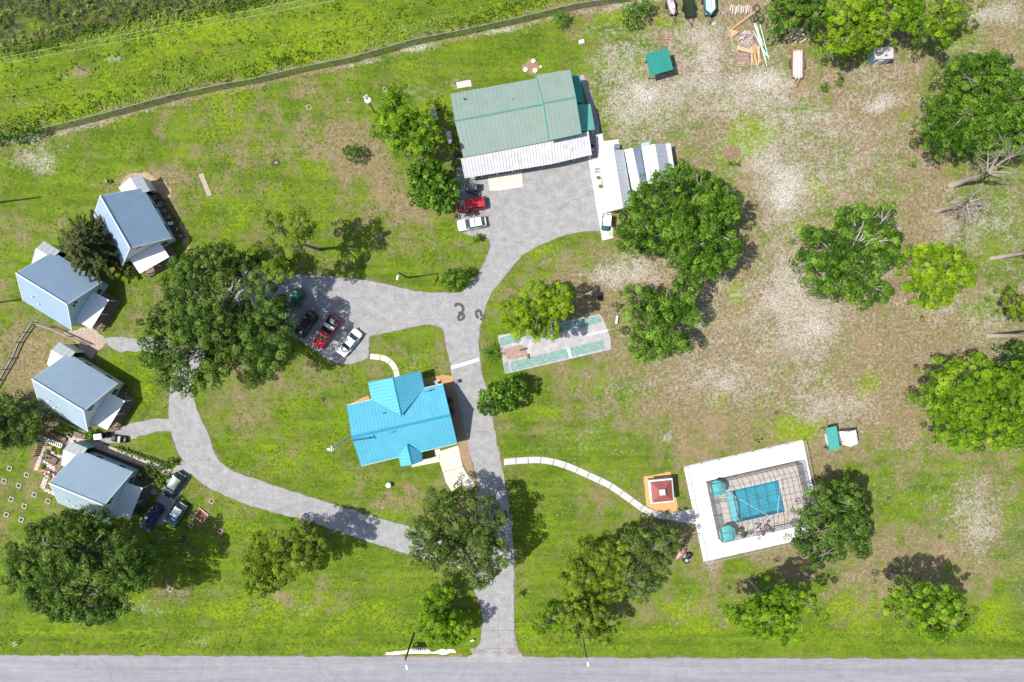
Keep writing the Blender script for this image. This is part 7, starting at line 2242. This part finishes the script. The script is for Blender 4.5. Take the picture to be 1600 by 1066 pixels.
# pavers of the checkered paths: each square its own block
def pavers(name, label, quad, nu, nv):
    root = bpy.data.objects.new(name, None); COL.objects.link(root); root['kind'] = 'structure'
    c = [G(*q) for q in quad]
    wm_, pm_ = M('paver_white', (.78, .74, .72), .85, var=.05), M('paver_pink', (.50, .28, .27), .85, var=.15)
    for i in range(nu):
        for j in range(nv):
            g = .04
            q = [lerp2([tuple(v) for v in c], (i + a) / nu, (j + b) / nv) for a, b in ((g, g), (1 - g, g), (1 - g, 1 - g), (g, 1 - g))]
            m = MB(); oriented(m, *q, -.03, .05 + random.random() * .01)
            m.build('paver', wm_ if (i + j) % 2 == 0 else pm_, root, shift=False)
pavers('checkered_pavement', '', [(75, 699), (98, 713), (94.5, 717), (73, 703)], 9, 2)
pavers('checkered_pavement', '', [(69, 719), (88, 731), (84.5, 736), (66, 724)], 8, 2)
pavers('checkered_pavement', '', [(68.5, 746), (75, 749), (69.5, 765), (62.5, 761.5)], 3, 6)
pavers('checkered_pavement', '', [(69.5, 762), (92, 772), (90, 777), (66, 766)], 8, 2)
def strip_walk(pts, w, name='plank_path', mats=None):
    p = G(*pts[0]); q = G(*pts[1])
    root = bpy.data.objects.new(name, None); COL.objects.link(root); root['kind'] = 'structure'
    d = q - p; L = d.length; n_ = max(2, int(L / .55))
    rot = math.atan2(d.y, d.x)
    for k in range(n_):
        c_ = p.lerp(q, (k + .5) / n_)
        MB().box((c_.x, c_.y, .03), (L / n_ * .93, w, .1), rot).build('slab', mats[int(k / n_ * len(mats))], root, shift=False)
strip_walk([(71, 697), (56, 735)], .62, mats=[M('slab_greybeige', (.48, .44, .40), .9, var=.1), MATS['slab_greybeige'], M('slab_peach', (.70, .48, .34), .9, var=.1)])
strip_walk([(100, 690), (112, 678)], .9, mats=[MATS['pink_concrete']])
strip_walk([(106, 676), (118, 684)], .8, mats=[MATS['pink_concrete']])
sheet('garden_soil', [(60, 684), (75, 670), (108, 690), (103, 712), (96, 730), (88, 742), (75, 745), (55, 738), (54, 720), (62, 700)], .012, M('garden_earth', (.20, .15, .10), .95, var=.5, scale=3, dirt=((.30, .26, .10), .52, 3.0), bump=.5), amp=.2)
sheet('garden_soil', [(150, 700), (215, 727), (235, 737), (238, 760), (225, 765), (214, 742), (160, 716)], .014, M('dark_bed_earth', (.09, .075, .05), .95, var=.5, scale=4, bump=.5), amp=.2)  # darker earth than the other garden beds
sheet('garden_soil', [(228, 742), (262, 743), (256, 757), (240, 772), (232, 785), (222, 798), (214, 786), (224, 765)], .016, M('bed_dirt', (.17, .12, .09), .95, var=.5, scale=4, dirt=((.12, .16, .03), .54, 3.0), bump=.5), amp=.15)
sheet('bare_earth', [(100, 520), (140, 510), (165, 530), (160, 545), (140, 560), (125, 548), (118, 532)], .009, M('rubble_ground', (.42, .32, .26), .95, var=.3, scale=3, dirt=((.62, .54, .48), .56, 3.0)), amp=.3)
def raised(label, quad, fm, sm, h_=.35, plants=0, cat='raised bed', rows=0):
    c = [G(*q) for q in quad]
    cen = sum(c, Vector()) / 4
    root = thing('raised_bed', label, cat, tuple(cen))
    for i in range(4):
        a, b = c[i], c[(i + 1) % 4]
        MB().box(((a.x + b.x) / 2, (a.y + b.y) / 2, h_ / 2), ((b - a).length + .08, .1, h_), math.atan2(b.y - a.y, b.x - a.x)).build('board', fm, root)
    m = MB(); oriented(m, *[v.lerp(cen, .04) for v in c], .0, h_ * .8); m.build('soil', sm, root)
    r2 = np.random.default_rng(int(quad[0][0]))
    for k in range(plants):
        q = lerp2([tuple(v) for v in c], r2.uniform(.1, .9), r2.uniform(.15, .85))
        s = r2.uniform(.1, .26)
        MB().ball((q.x, q.y, h_ * .8 + s * .5), (s, s * .9, s * .7), 7, 5).build('plant', M('veg_%d' % (k % 3), [(.06, .12, .02), (.16, .10, .02), (.12, .14, .05)][k % 3], .8, var=.5, scale=9), root)
    return root
raised('long rusty raised bed at the top of the kitchen garden', [(81, 674), (106, 684.5), (104, 690), (79, 681)], wood_dark, M('rust_soil', (.36, .18, .13), .95, var=.3, scale=5), .4, 3)
raised('orange-floored bed with large green vegetables beside the lattice', [(75, 690), (101, 699), (97, 709), (71, 700)], wood, M('orange_soil', (.50, .28, .12), .95, var=.3, scale=4), .25, 9)
raised('sunken dark bed between the two checkered paver strips', [(71.5, 707.5), (92, 717), (87, 726), (67, 716.5)], M('slate_board', (.12, .15, .15), .8), M('dark_red_soil', (.22, .13, .10), .95, var=.5, scale=4), .35, 4)
raised('tan bed at the lower left of the kitchen garden', [(64, 732), (80, 737), (77, 744), (60, 737)], wood, M('tan_soil', (.32, .26, .13), .95, var=.4, scale=4), .2, 3)
raised('long grey-brown plank bed along the fence behind the third cabin', [(112, 672), (136, 680), (133, 686), (109, 677)], wood, M('plank_soil', (.22, .17, .12), .95, var=.3, scale=5), .35, 3)
# white lattice frame
p, q = G(65, 682), G(101, 696)
root = thing('lattice_fence', 'white ladder-like lattice rail crossing the kitchen garden', 'lattice', tuple((p + q) / 2))
d = (q - p); rot = math.atan2(d.y, d.x); nrm = Vector((-d.y, d.x, 0)).normalized()
for s in (-.28, .28):
    c_ = (p + q) / 2 + nrm * s
    MB().box((c_.x, c_.y, .75), (d.length, .09, .09), rot).build('rail', trim_white, root)
for k in range(13):
    c_ = p.lerp(q, k / 12)
    MB().box((c_.x, c_.y, .75), (.1, .6, .07), rot).build('slat', trim_white, root)
for s in (0, 1):
    c_ = p.lerp(q, s)
    MB().box((c_.x, c_.y, .37), (.1, .1, .74), rot).build('post', trim_white, root)
# dark picket row at the left of the garden
p, q = G(67, 687), G(58, 712)
root = thing('picket_row', 'short dark picket row at the left edge of the kitchen garden', 'fence', tuple((p + q) / 2))
for k in range(9):
    c_ = p.lerp(q, k / 8)
    MB().box((c_.x, c_.y, .45), (.28, .16, .9), .3).build('picket', [black_m, brickred, wood_dark][k % 3], root)
MB().tube([(p.x, p.y, .7), (q.x, q.y, .7)], .04, 4).build('rail', wood_dark, root)
# small garden shed annexe clutter
heap('pot_cluster', 'jumble of pots and tools behind the fourth cabin corner', 'pots', 79, 742, .9, .5, .35, [wood_dark, brickred, grey_m, M('pot_terracotta', (.42, .2, .1), .8)], 60, 21, (.12, .3), 1.0)
heap('pot_cluster', 'jumble of dark items along the annexe roof by the kitchen garden', 'pots', 120, 692, 1.3, .35, .35, [grey_m, wood_dark, plast_w], 50, 22, (.1, .3), 1.0)
heap('pot_cluster', 'dark clutter behind the annexe of the third cabin', 'pots', 107, 546, 1.2, .35, .4, [black_m, brickred, wood_dark], 50, 23, (.12, .35), 1.0)
heap('pot_cluster', 'dark clutter beside the annexe of the first cabin', 'pots', 228, 290, .9, .6, .5, [black_m, wood_dark, grey_m], 50, 24, (.15, .4), 1.0)
heap('stone_pile', 'pale stones at the front corner of the fourth cabin bed', 'stones', 236, 742, .6, .4, .15, [rub[0], rub[2]], 40, 25, (.08, .2))
heap('pot_cluster', 'flower pots lined along the porch of the third cabin', 'pots', 196, 618, .3, 1.0, .3, [white_pl, M('pot_terracotta', (.42, .2, .1), .8), MATS['veg_0']], 45, 26, (.12, .28), 1.0)
heap('pot_cluster', 'flower pots lined along the porch of the fourth cabin', 'pots', 219, 778, .35, 1.6, .3, [grey_m, MATS['veg_0'], MATS['veg_2'], white_pl], 60, 27, (.12, .28), 1.0)
heap('stone_pile', 'tiny black heap on bare ground right of the left-edge tree', 'stones', 69, 655, .45, .4, .25, [black_m, brickred], 24, 28, (.1, .25))
heap('rubble_heap', 'row of pale stones around the first cabin porch corner', 'stones', 212, 424, 1.2, .4, .1, [rub[0]], 40, 29, (.06, .16))
p = G(221, 741); t = thing('flower_tub', 'round tub with yellow-orange flowers behind the fourth cabin', 'planter', (p.x, p.y, 0))
MB().lathe((0, 0, 0), [(.3, 0), (.36, .4), (.3, .4)], 12).build('pot', wood_dark, t, shift=False); MB().ball((0, 0, .5), (.34, .34, .22), 9, 5).build('flowers', M('flowers', (.55, .38, .06), .8, var=.4, scale=9), t, shift=False)
p = G(231, 764); tag(MB().box((p.x, p.y, .12), (3.0, .95, .12), R(-20)).build('grey_ramp', M('ramp_grey', (.28, .29, .29), .8, var=.1)), 'grey ramp leading from the fourth cabin porch to the parked cars', 'ramp')
# trellis along the garden path
p, q = G(186, 698), G(256, 722)
root = thing('trellis', 'row of black wire arches along the garden path edge', 'trellis', tuple((p + q) / 2))
d = (q - p); u = d.normalized()
for k in range(16):
    c_ = p + d * (k / 15)
    MB().tube([c_ - u * .2, c_ - u * .2 + Vector((0, 0, .6)), c_ + Vector((0, 0, .8)), c_ + u * .2 + Vector((0, 0, .6)), c_ + u * .2], .035, 4).build('arch', black_m, root)
MB().tube([p + Vector((0, 0, .5)), q + Vector((0, 0, .5))], .03, 4).build('wire', black_m, root)
m = MB()
r2 = np.random.default_rng(77)
for k in range(160):
    c_ = p.lerp(q, r2.random()) + Vector((r2.normal(0, .1), -.35 + r2.normal(0, .25), .1))
    s = r2.uniform(.06, .16); m.ball((c_.x, c_.y, s), (s, s, s * .8), 5, 3)
o = m.build('border_plants', M('border_leaves', (.12, .20, .05), .8, var=.5, scale=8), root); o['kind'] = 'stuff'
# red edging along garden path
p, q = G(155, 703), G(264, 745)
root = thing('path_edging', 'thin rust red edging board along the garden path', 'edging', tuple((p + q) / 2))
for k in range(8):
    a, b = p.lerp(q, k / 8 + .004), p.lerp(q, (k + 1) / 8 - .004)
    MB().box(((a.x + b.x) / 2, (a.y + b.y) / 2, .09), ((b - a).length, .08, .2), math.atan2(b.y - a.y, b.x - a.x)).build('board', brickred, root)

# timber side deck with benches at the first cabin
p, q = G(247, 302), G(291, 371)
root = thing('side_deck', 'dark timber walkway with railing posts along the first cabin', 'deck', tuple((p + q) / 2))
d = q - p; u = d.normalized(); nrm = Vector((-u.y, u.x, 0)); rot = math.atan2(u.y, u.x)
n_ = 24
for k in range(n_):
    c_ = p + d * ((k + .5) / n_) - nrm * (-.55)
    c_ = p + d * ((k + .5) / n_) + nrm * (-.75)
    MB().box((c_.x, c_.y, .35), (d.length / n_ * .88, 1.5, .06), rot).build('deck_board', wood_dark, root)
for k in range(8):
    c_ = p + d * (k / 7)
    MB().box((c_.x, c_.y, .85), (.14, .14, 1.7), rot).build('post', wood_dark, root)
    if k < 7:
        e = p + d * ((k + 1) / 7)
        MB().box(((c_.x + e.x) / 2, (c_.y + e.y) / 2, 1.1), ((e - c_).length, .07, .1), rot).build('rail', wood_dark, root)
r2 = np.random.default_rng(3)
for k in range(6):
    c_ = p + d * ((k + .6) / 7) - nrm * .6
    c_ = p + d * ((k + .6) / 7) + nrm * (-.55)
    t = thing(['chair','rope_coil','crate','tub','chair','trough'][k], ['white plastic chair on the timber walkway, top end', 'white coil of rope on the timber walkway', 'pink and white crate pair on the timber walkway', 'yellow-green tub on the timber walkway', 'white framed chair on the timber walkway, lower half', 'green trough at the lower end of the timber walkway'][k],
              ['chair', 'rope', 'crate', 'tub', 'chair', 'trough'][k], (c_.x, c_.y, .38), rot + k * .3)
    mt = [grey_m, plast_w, M('crate_pink', (.5, .35, .4), .7), M('tub_green', (.35, .38, .14), .7), plast_w, M('trough_green', (.18, .26, .06), .7)][k]
    m = MB()
    if k in (0, 4):
        m.box((0, 0, .4), (.5, .5, .05)); m.box((-.25, 0, .68), (.05, .5, .5))
        for sx in (-.2, .2):
            for sy in (-.2, .2): m.box((sx, sy, .2), (.05, .05, .4))
    elif k == 1:
        m.tube([(.28 * math.cos(a), .28 * math.sin(a), .1) for a in np.linspace(0, 6.28, 14)], .07, 6)
    else:
        m.box((0, 0, .03), (.7, .5, .06)); m.box((0, .24, .2), (.7, .05, .35)); m.box((0, -.24, .2), (.7, .05, .35)); m.box((.33, 0, .2), (.05, .45, .35)); m.box((-.33, 0, .2), (.05, .45, .35))
    m.build('body', mt, t, shift=False)

# ---------------------------------------------------------------- fences, poles, wires
def chain_fence(name, label, pxs, h_, pitch, netm, railm, postm, slump=None):
    pts = [G(*q) for q in pxs]
    root = thing(name, label, 'fence', tuple(pts[len(pts) // 2]))
    for i in range(len(pts) - 1):
        a, b = pts[i], pts[i + 1]
        n_ = max(1, round((b - a).length / pitch))
        for k in range(n_):
            p, q = a.lerp(b, k / n_), a.lerp(b, (k + 1) / n_)
            MB().tube([(p.x, p.y, -.1), (p.x, p.y, h_)], .04, 5).build('fence_post', postm, root)
            MB().add([(p.x, p.y, .02), (q.x, q.y, .02), (q.x, q.y, h_ - .04), (p.x, p.y, h_ - .04)], [(0, 1, 2, 3)]).build('mesh_panel', netm, root)
            MB().tube([(p.x, p.y, h_), (q.x, q.y, h_)], .035, 5).build('top_rail', railm, root)
    return root
chain_fence('chain_link_fence', 'long grey chain-link fence between the mown lawn and the wild field', FENCE[2:15], 1.8, 3.2, mesh_material_screen('fence_mesh', (.22, .20, .20), .62), M('galv_rail', (.42, .44, .46), .5, metal=.3), grey_m)
chain_fence('wire_fence', 'thin wire fence with pale rail running below the third cabin', [(-10, 612), (45, 634), (100, 656), (140, 674)], 1.1, 2.6, mesh_material_screen('wire_mesh', (.35, .34, .32), .18), steel_m, grey_m)
# board fence paddock at the left edge
def board_fence(label, pxs, h_=1.2):
    pts = [G(*q) for q in pxs]
    root = thing('board_fence', label, 'fence', tuple(pts[0]))
    for i in range(len(pts) - 1):
        a, b = pts[i], pts[i + 1]
        n_ = max(1, round((b - a).length / 2.4))
        rot = math.atan2(b.y - a.y, b.x - a.x)
        nrm = Vector((-math.sin(rot), math.cos(rot), 0))
        for k in range(n_):
            p, q = a.lerp(b, k / n_), a.lerp(b, (k + 1) / n_)
            MB().box((p.x, p.y, h_ / 2), (.12, .12, h_ + .1), rot).build('post', wood, root)
            for j, z in enumerate((.35, .75, 1.15)):
                c_ = (p + q) / 2 + nrm * (.07)
                MB().box((c_.x, c_.y, z), ((q - p).length, .035, .14), rot).build('board', M('fence_board_grey', (.33, .29, .22), .9, var=.25, scale=3), root)
        c_ = (a + b) / 2
    # lintel timbers lying along the foot
    for i in range(len(pts) - 1):
        a, b = pts[i], pts[i + 1]
        rot = math.atan2(b.y - a.y, b.x - a.x)
        nrm = Vector((-math.sin(rot), math.cos(rot), 0))
        n_ = max(1, round((b - a).length / 3.0))
        for k in range(n_):
            p, q = a.lerp(b, k / n_ + .01), a.lerp(b, (k + 1) / n_ - .01)
            for s in (-.28, .30):
                c_ = (p + q) / 2 + nrm * s
                MB().box((c_.x, c_.y, .1), ((q - p).length, .2, .16), rot).build('ground_timber', MATS['fence_board_grey'], root)
board_fence('weathered board fence with corner enclosing the paddock left of the third cabin', [(-8, 612), (22, 560), (33, 535), (54, 504), (82, 512), (112, 526), (142, 540)])
# vertical mast beside turquoise house
p = G(550, 682)
root = thing('antenna_mast', 'tall grey lattice mast with white top at the turquoise house gable', 'mast', (p.x, p.y, 0))
m = MB()
for k in range(3):
    a = k * 2.094
    m.tube([(.22 * math.cos(a), .22 * math.sin(a), 0), (.16 * math.cos(a), .16 * math.sin(a), 12.4)], .045, 5)
m.build('mast_legs', steel_m, root, shift=False)
m = MB()
for j in range(24):
    for k in range(3):
        a, b = k * 2.094, (k + 1) * 2.094
        z = j * .5
        m.tube([(.2 * math.cos(a), .2 * math.sin(a), z), (.2 * math.cos(b), .2 * math.sin(b), z + .5)], .02, 3)
o = m.build('lattice', grey_m, root, shift=False); o['kind'] = 'stuff'
m = MB(); m.box((0, 0, 12.6), (1.0, .12, .12)); m.box((.2, .1, 12.8), (.12, .8, .1)); m.box((-.2, 0, 12.75), (.3, .3, .2))
m.build('antenna_head', plast_w, root, shift=False)
def pole_thing(name, label, bpx, h_, arm=None, mat=None, r0=.13, lampm=None, cross=False, cat='pole', dish=False):
    p = G(*bpx)
    root = thing(name, label, cat, (p.x, p.y, 0))
    MB().tube([(0, 0, -.1), (0, 0, h_)], [r0 * 1.2, r0 * .8], 9).build('pole', mat or wood_dark, root, True, shift=False)
    if arm:
        ax_, ay_ = arm
        MB().tube([(0, 0, h_ - .6), (ax_ * .5, ay_ * .5, h_ - .1), (ax_, ay_, h_)], .05, 6).build('arm', grey_m, root, shift=False)
        a = math.atan2(ay_, ax_)
        MB().box((ax_ * 1.15, ay_ * 1.15, h_ - .02), (.75, .3, .16), a, top=.8).build('lamp_head', lampm or plast_w, root, shift=False)
    if cross:
        MB().box((0, 0, h_ - .5), (.12, 2.2, .12)).build('crossarm', wood_dark, root, shift=False)
        for y_ in (-.95, .95):
            MB().lathe((0, y_, h_ - .42), [(.05, 0), (.07, .08), (.04, .16)], 7).build('insulator', grey_m, root, shift=False)
    if dish:
        m = MB(); m.lathe((.1, -.15, h_ * .9), [(.02, -.05), (.35, .02), (.48, .14), (.46, .15), (.3, .04), (.02, 0)], 16); m.build('dish', plast_w, root, True, shift=False)
        MB().box((-.15, .2, h_), (.8, .1, .1), .6).build('antenna_bar', plast_w, root, shift=False)
    return root
pole_thing('street_lamp', 'pole with white lamp head on the grass above the driveway fork', (637, 434), 8.5, (-.15, -.65), M('dark_pole', (.05, .045, .04), .7), .11, plast_w, False, 'street lamp')
pole_thing('utility_pole', 'dish pole with white dish on the lawn beside the yellow-green pine', (586, 176), 6.5, None, M('dark_pole', (.05, .045, .04), .7), .09, dish=True, cat='pole')
pole_thing('street_lamp', 'dark street light pole over the mailboxes, its lamp reaching the road', (648, 987), 9.3, (.15, -1.0), M('dark_pole', (.05, .045, .04), .7), .15, plast_w, False, 'street lamp')
pole_thing('utility_pole', 'pale utility pole standing in the roadside pine right of the driveway', (907, 985), 9.5, (0.1, -.7), M('pole_pale', (.34, .36, .27), .8), .13, plast_w, False, 'utility pole')
pole_thing('utility_pole', 'pole at the left edge casting a long shadow beside the first cabin', (-4, 317), 12, None, M('dark_pole', (.05, .045, .04), .7), .14, cat='utility pole')
pole_thing('utility_pole', 'pole at the left edge with crossarm shadow beside the second cabin', (-12, 474), 11, None, M('dark_pole', (.05, .045, .04), .7), .13, cross=True, cat='utility pole')
# two overhead wires over the wild field, with the poles that carry them outside the picture
for (bx, by, lb) in ((-330, 172, 'wooden power pole west of the field carrying two wires'), (900, -92, 'wooden power pole north of the field carrying two wires')):
    pole_thing('power_pole', lb, (bx, by), 10.5, None, None, .16, cross=True, cat='power pole')
for k, (za, ya) in enumerate(((9.9, 0), (9.3, 10))):
    a, b = G(-320, 150 + ya, za), G(830, -70 + ya, za)
    pts = [a.lerp(b, t) - Vector((0, 0, 1.2 * 4 * t * (1 - t) * .3)) for t in np.linspace(0, 1, 30)]
    tag(MB().tube(pts, .024, 5).build('power_line', M('wire_bright', (.45, .47, .36), .6, metal=.2)), ['upper of two thin power lines crossing the wild field', 'lower of two thin power lines crossing the wild field'][k], 'power line', 'overhead wires')
# mailboxes
p = G(657, 1007)
root = thing('mailbox_row', 'row of eight black mailboxes on one rail beside the road', 'mailboxes', (p.x, p.y, 0))
MB().box((0, .1, .95), (2.3, .14, .08)).build('rail', wood_dark, root, shift=False)
for s in (-1.0, 1.0):
    MB().box((s, .1, .45), (.12, .12, .95)).build('post', wood_dark, root, shift=False)
for k in range(8):
    x_ = -1.0 + k * .286
    m = MB()
    pr = [(-.085, 0), (.085, 0), (.085, .14), (.05, .21), (-.05, .21), (-.085, .14)]
    m.hexa([(x_ + a, -.45, 1.0 + b) for a, b in pr], [(x_ + a, .15, 1.0 + b) for a, b in pr])
    o = m.build('mailbox', black_m, root, shift=False)
    MB().box((x_ + .095, -.2, 1.2), (.015, .05, .14)).build('flag', brickred, o, shift=False)
p = G(738, 999)
tag(MB().box((p.x, p.y, .3), (.5, .25, .5), .2).build('utility_box', plast_w), 'small white utility box near the driveway mouth', 'box')
p = G(27, 1004)
root = thing('survey_frame', 'small white folded sign frame on the grass bank at lower left', 'sign', (p.x, p.y, 0), .5)
for s in (1, -1):
    MB().box((0, s * .2, .35), (.7, .04, .7)).build('panel', plast_w, root, shift=False)
MB().tube([(-.5, -.6, .05), (.2, .1, .5)], .03, 4).build('strut', grey_m, root, shift=False)

# ---------------------------------------------------------------- tall wild grass in the field beyond the fence, and rough edges
def tufts():
    r2 = np.random.default_rng(21)
    n = 15000
    px = r2.uniform(-60, 1000, n); py = r2.uniform(-60, 240, n)
    fy = np.interp(px, [q[0] for q in FENCE], [q[1] for q in FENCE])
    keep = py < fy - 8
    # denser near the fence, along the marsh edge
    dens = 0.14 + 0.7 * np.exp(-((py - fy + 20) / 14.0) ** 2) + 0.7 * np.exp(-((py - (84 - px * .21)) / 16.0) ** 2)
    keep &= r2.random(n) < dens
    px, py = px[keep], py[keep]
    n = len(px)
    x = (px - 800) / 10; y = (533 - py) / 10
    P, Nn, T, S, Ti = [], [], [], [], []
    for j in range(5):
        a = r2.uniform(0, 6.28, n)
        tn = unit(np.stack([np.cos(a), np.sin(a), r2.uniform(.15, .8, n)], -1))
        s = r2.uniform(.15, .38, n)
        base = np.stack([x + r2.normal(0, .12, n), y + r2.normal(0, .12, n), np.zeros(n) - .1], -1)
        P.append(base + tn * s[:, None]); T.append(tn); S.append(s)
        nn = unit(np.cross(tn, np.stack([-np.sin(a), np.cos(a), np.zeros(n)], -1))); Nn.append(nn)
        Ti.append(np.clip(.45 + .3 * np.sin(px / 23 + py / 9) + r2.normal(0, .2, n), 0, 1))
    root = thing('wild_grass', 'tall wild grass and weeds in the field beyond the long fence', 'grass', (0, 0, 0))
    root['kind'] = 'stuff'
    o = leaf_mesh('grass_blades', LEAF['grass'], np.concatenate(P), np.concatenate(Nn), np.concatenate(T), np.concatenate(S), .28, np.concatenate(Ti), root)
    o['kind'] = 'stuff'
LEAF['grass'] = leaf_material('wild_grass_blades', (.05, .10, .006), (.14, .23, .012), (.34, .40, .10), .25)
tufts()

def lawn_tufts():
    r2 = np.random.default_rng(33)
    n = 90000
    x = r2.uniform(-82, 82, n); y = r2.uniform(-49, 53, n)
    px, py = x * 10 + 800, 533 - y * 10
    fy = np.interp(px, [q[0] for q in FENCE], [q[1] for q in FENCE])
    keep = (py > fy + 6) & (py < 1020)
    lumpn = np.array([mnoise.noise(Vector((a * .22, b * .22, 3.3))) + .6 * mnoise.noise(Vector((a * .9, b * .9, 8.1))) for a, b in zip(x, y)])
    keep &= r2.random(n) < np.clip(.42 + lumpn * 1.1, .04, 1) * np.where(px > 900, .55, 1)
    for poly in PAVED:
        P = np.array(poly)
        mn, mx = P.min(0) - .2, P.max(0) + .2
        if mx[0] - mn[0] > 400:
            continue
        idx = np.where(keep & (x > mn[0]) & (x < mx[0]) & (y > mn[1]) & (y < mx[1]))[0]
        if not len(idx):
            continue
        xi, yi = x[idx], y[idx]
        ins = np.zeros(len(idx), bool)
        x0, y0 = P[:, 0], P[:, 1]
        x1, y1 = np.roll(x0, -1), np.roll(y0, -1)
        for a, b, c_, d_ in zip(x0, y0, x1, y1):
            if b == d_:
                continue
            cr = ((b > yi) != (d_ > yi)) & (xi < (c_ - a) * (yi - b) / (d_ - b) + a)
            ins ^= cr
        keep[idx[ins]] = False
    for (cx, cy, rx, ry) in [(1178, 783, 118, 100), (870, 530, 95, 55), (650, 665, 60, 60), (770, 615, 1, 1), (700, 730, 45, 40), (80, 715, 40, 40), (200, 720, 75, 30), (940, 290, 30, 90), (915, 180, 30, 70), (1034, 770, 34, 38)]:
        keep &= ~((np.abs(px - cx) < rx) & (np.abs(py - cy) < ry))
    W_ = catmull(W([(787, 722), (812, 720), (845, 719), (880, 726), (920, 743), (955, 760), (985, 781), (1008, 797), (1030, 805), (1048, 807)]), .5, closed=False)
    for a, b in W_:
        keep &= (x - a) ** 2 + (y - b) ** 2 > .55
    x, y, px, py = x[keep], y[keep], px[keep], py[keep]
    n = len(x)
    dry = np.clip((px - 780) / 300, 0, 1) * np.clip((980 - py) / 60, 0, 1)
    P, Nn, T, S, Ti = [], [], [], [], []
    base_t = np.clip(r2.normal(.45, .22, n), 0, 1)
    for j in range(3):
        a = r2.uniform(0, 6.28, n)
        tn = unit(np.stack([np.cos(a), np.sin(a), r2.uniform(.2, .8, n)], -1))
        s = r2.uniform(.05, .13, n)
        P.append(np.stack([x + r2.normal(0, .06, n), y + r2.normal(0, .06, n), np.zeros(n)], -1) + tn * s[:, None]); T.append(tn); S.append(s)
        Nn.append(unit(np.cross(tn, np.stack([-np.sin(a), np.cos(a), np.zeros(n)], -1)) * -1))
        Ti.append(base_t)
    P, Nn, T, S, Ti = [np.concatenate(q) for q in (P, Nn, T, S, Ti)]
    Nn = np.where(Nn[:, 2:3] < 0, -Nn, Nn)
    dr = np.tile(dry, 3) > r2.random(len(P))
    for nm, lb, sel, mt in (('lawn_weeds', 'short green weeds and grass tufts scattered over the lawns', ~dr, 'weeds'), ('dry_thatch', 'straw coloured dry grass tufts scattered over the sandy field', dr, 'thatch')):
        root = thing(nm, lb, 'grass', (0, 0, 0)); root['kind'] = 'stuff'
        o = leaf_mesh('tufts', LEAF[mt], P[sel], Nn[sel], T[sel], S[sel], .55, Ti[sel], root); o['kind'] = 'stuff'
LEAF['weeds'] = leaf_material('weed_blades', (.06, .12, .008), (.12, .20, .012), (.25, .32, .06), .2)
LEAF['thatch'] = leaf_material('thatch_blades', (.10, .12, .03), (.27, .24, .12), (.55, .49, .36), .1)
lawn_tufts()
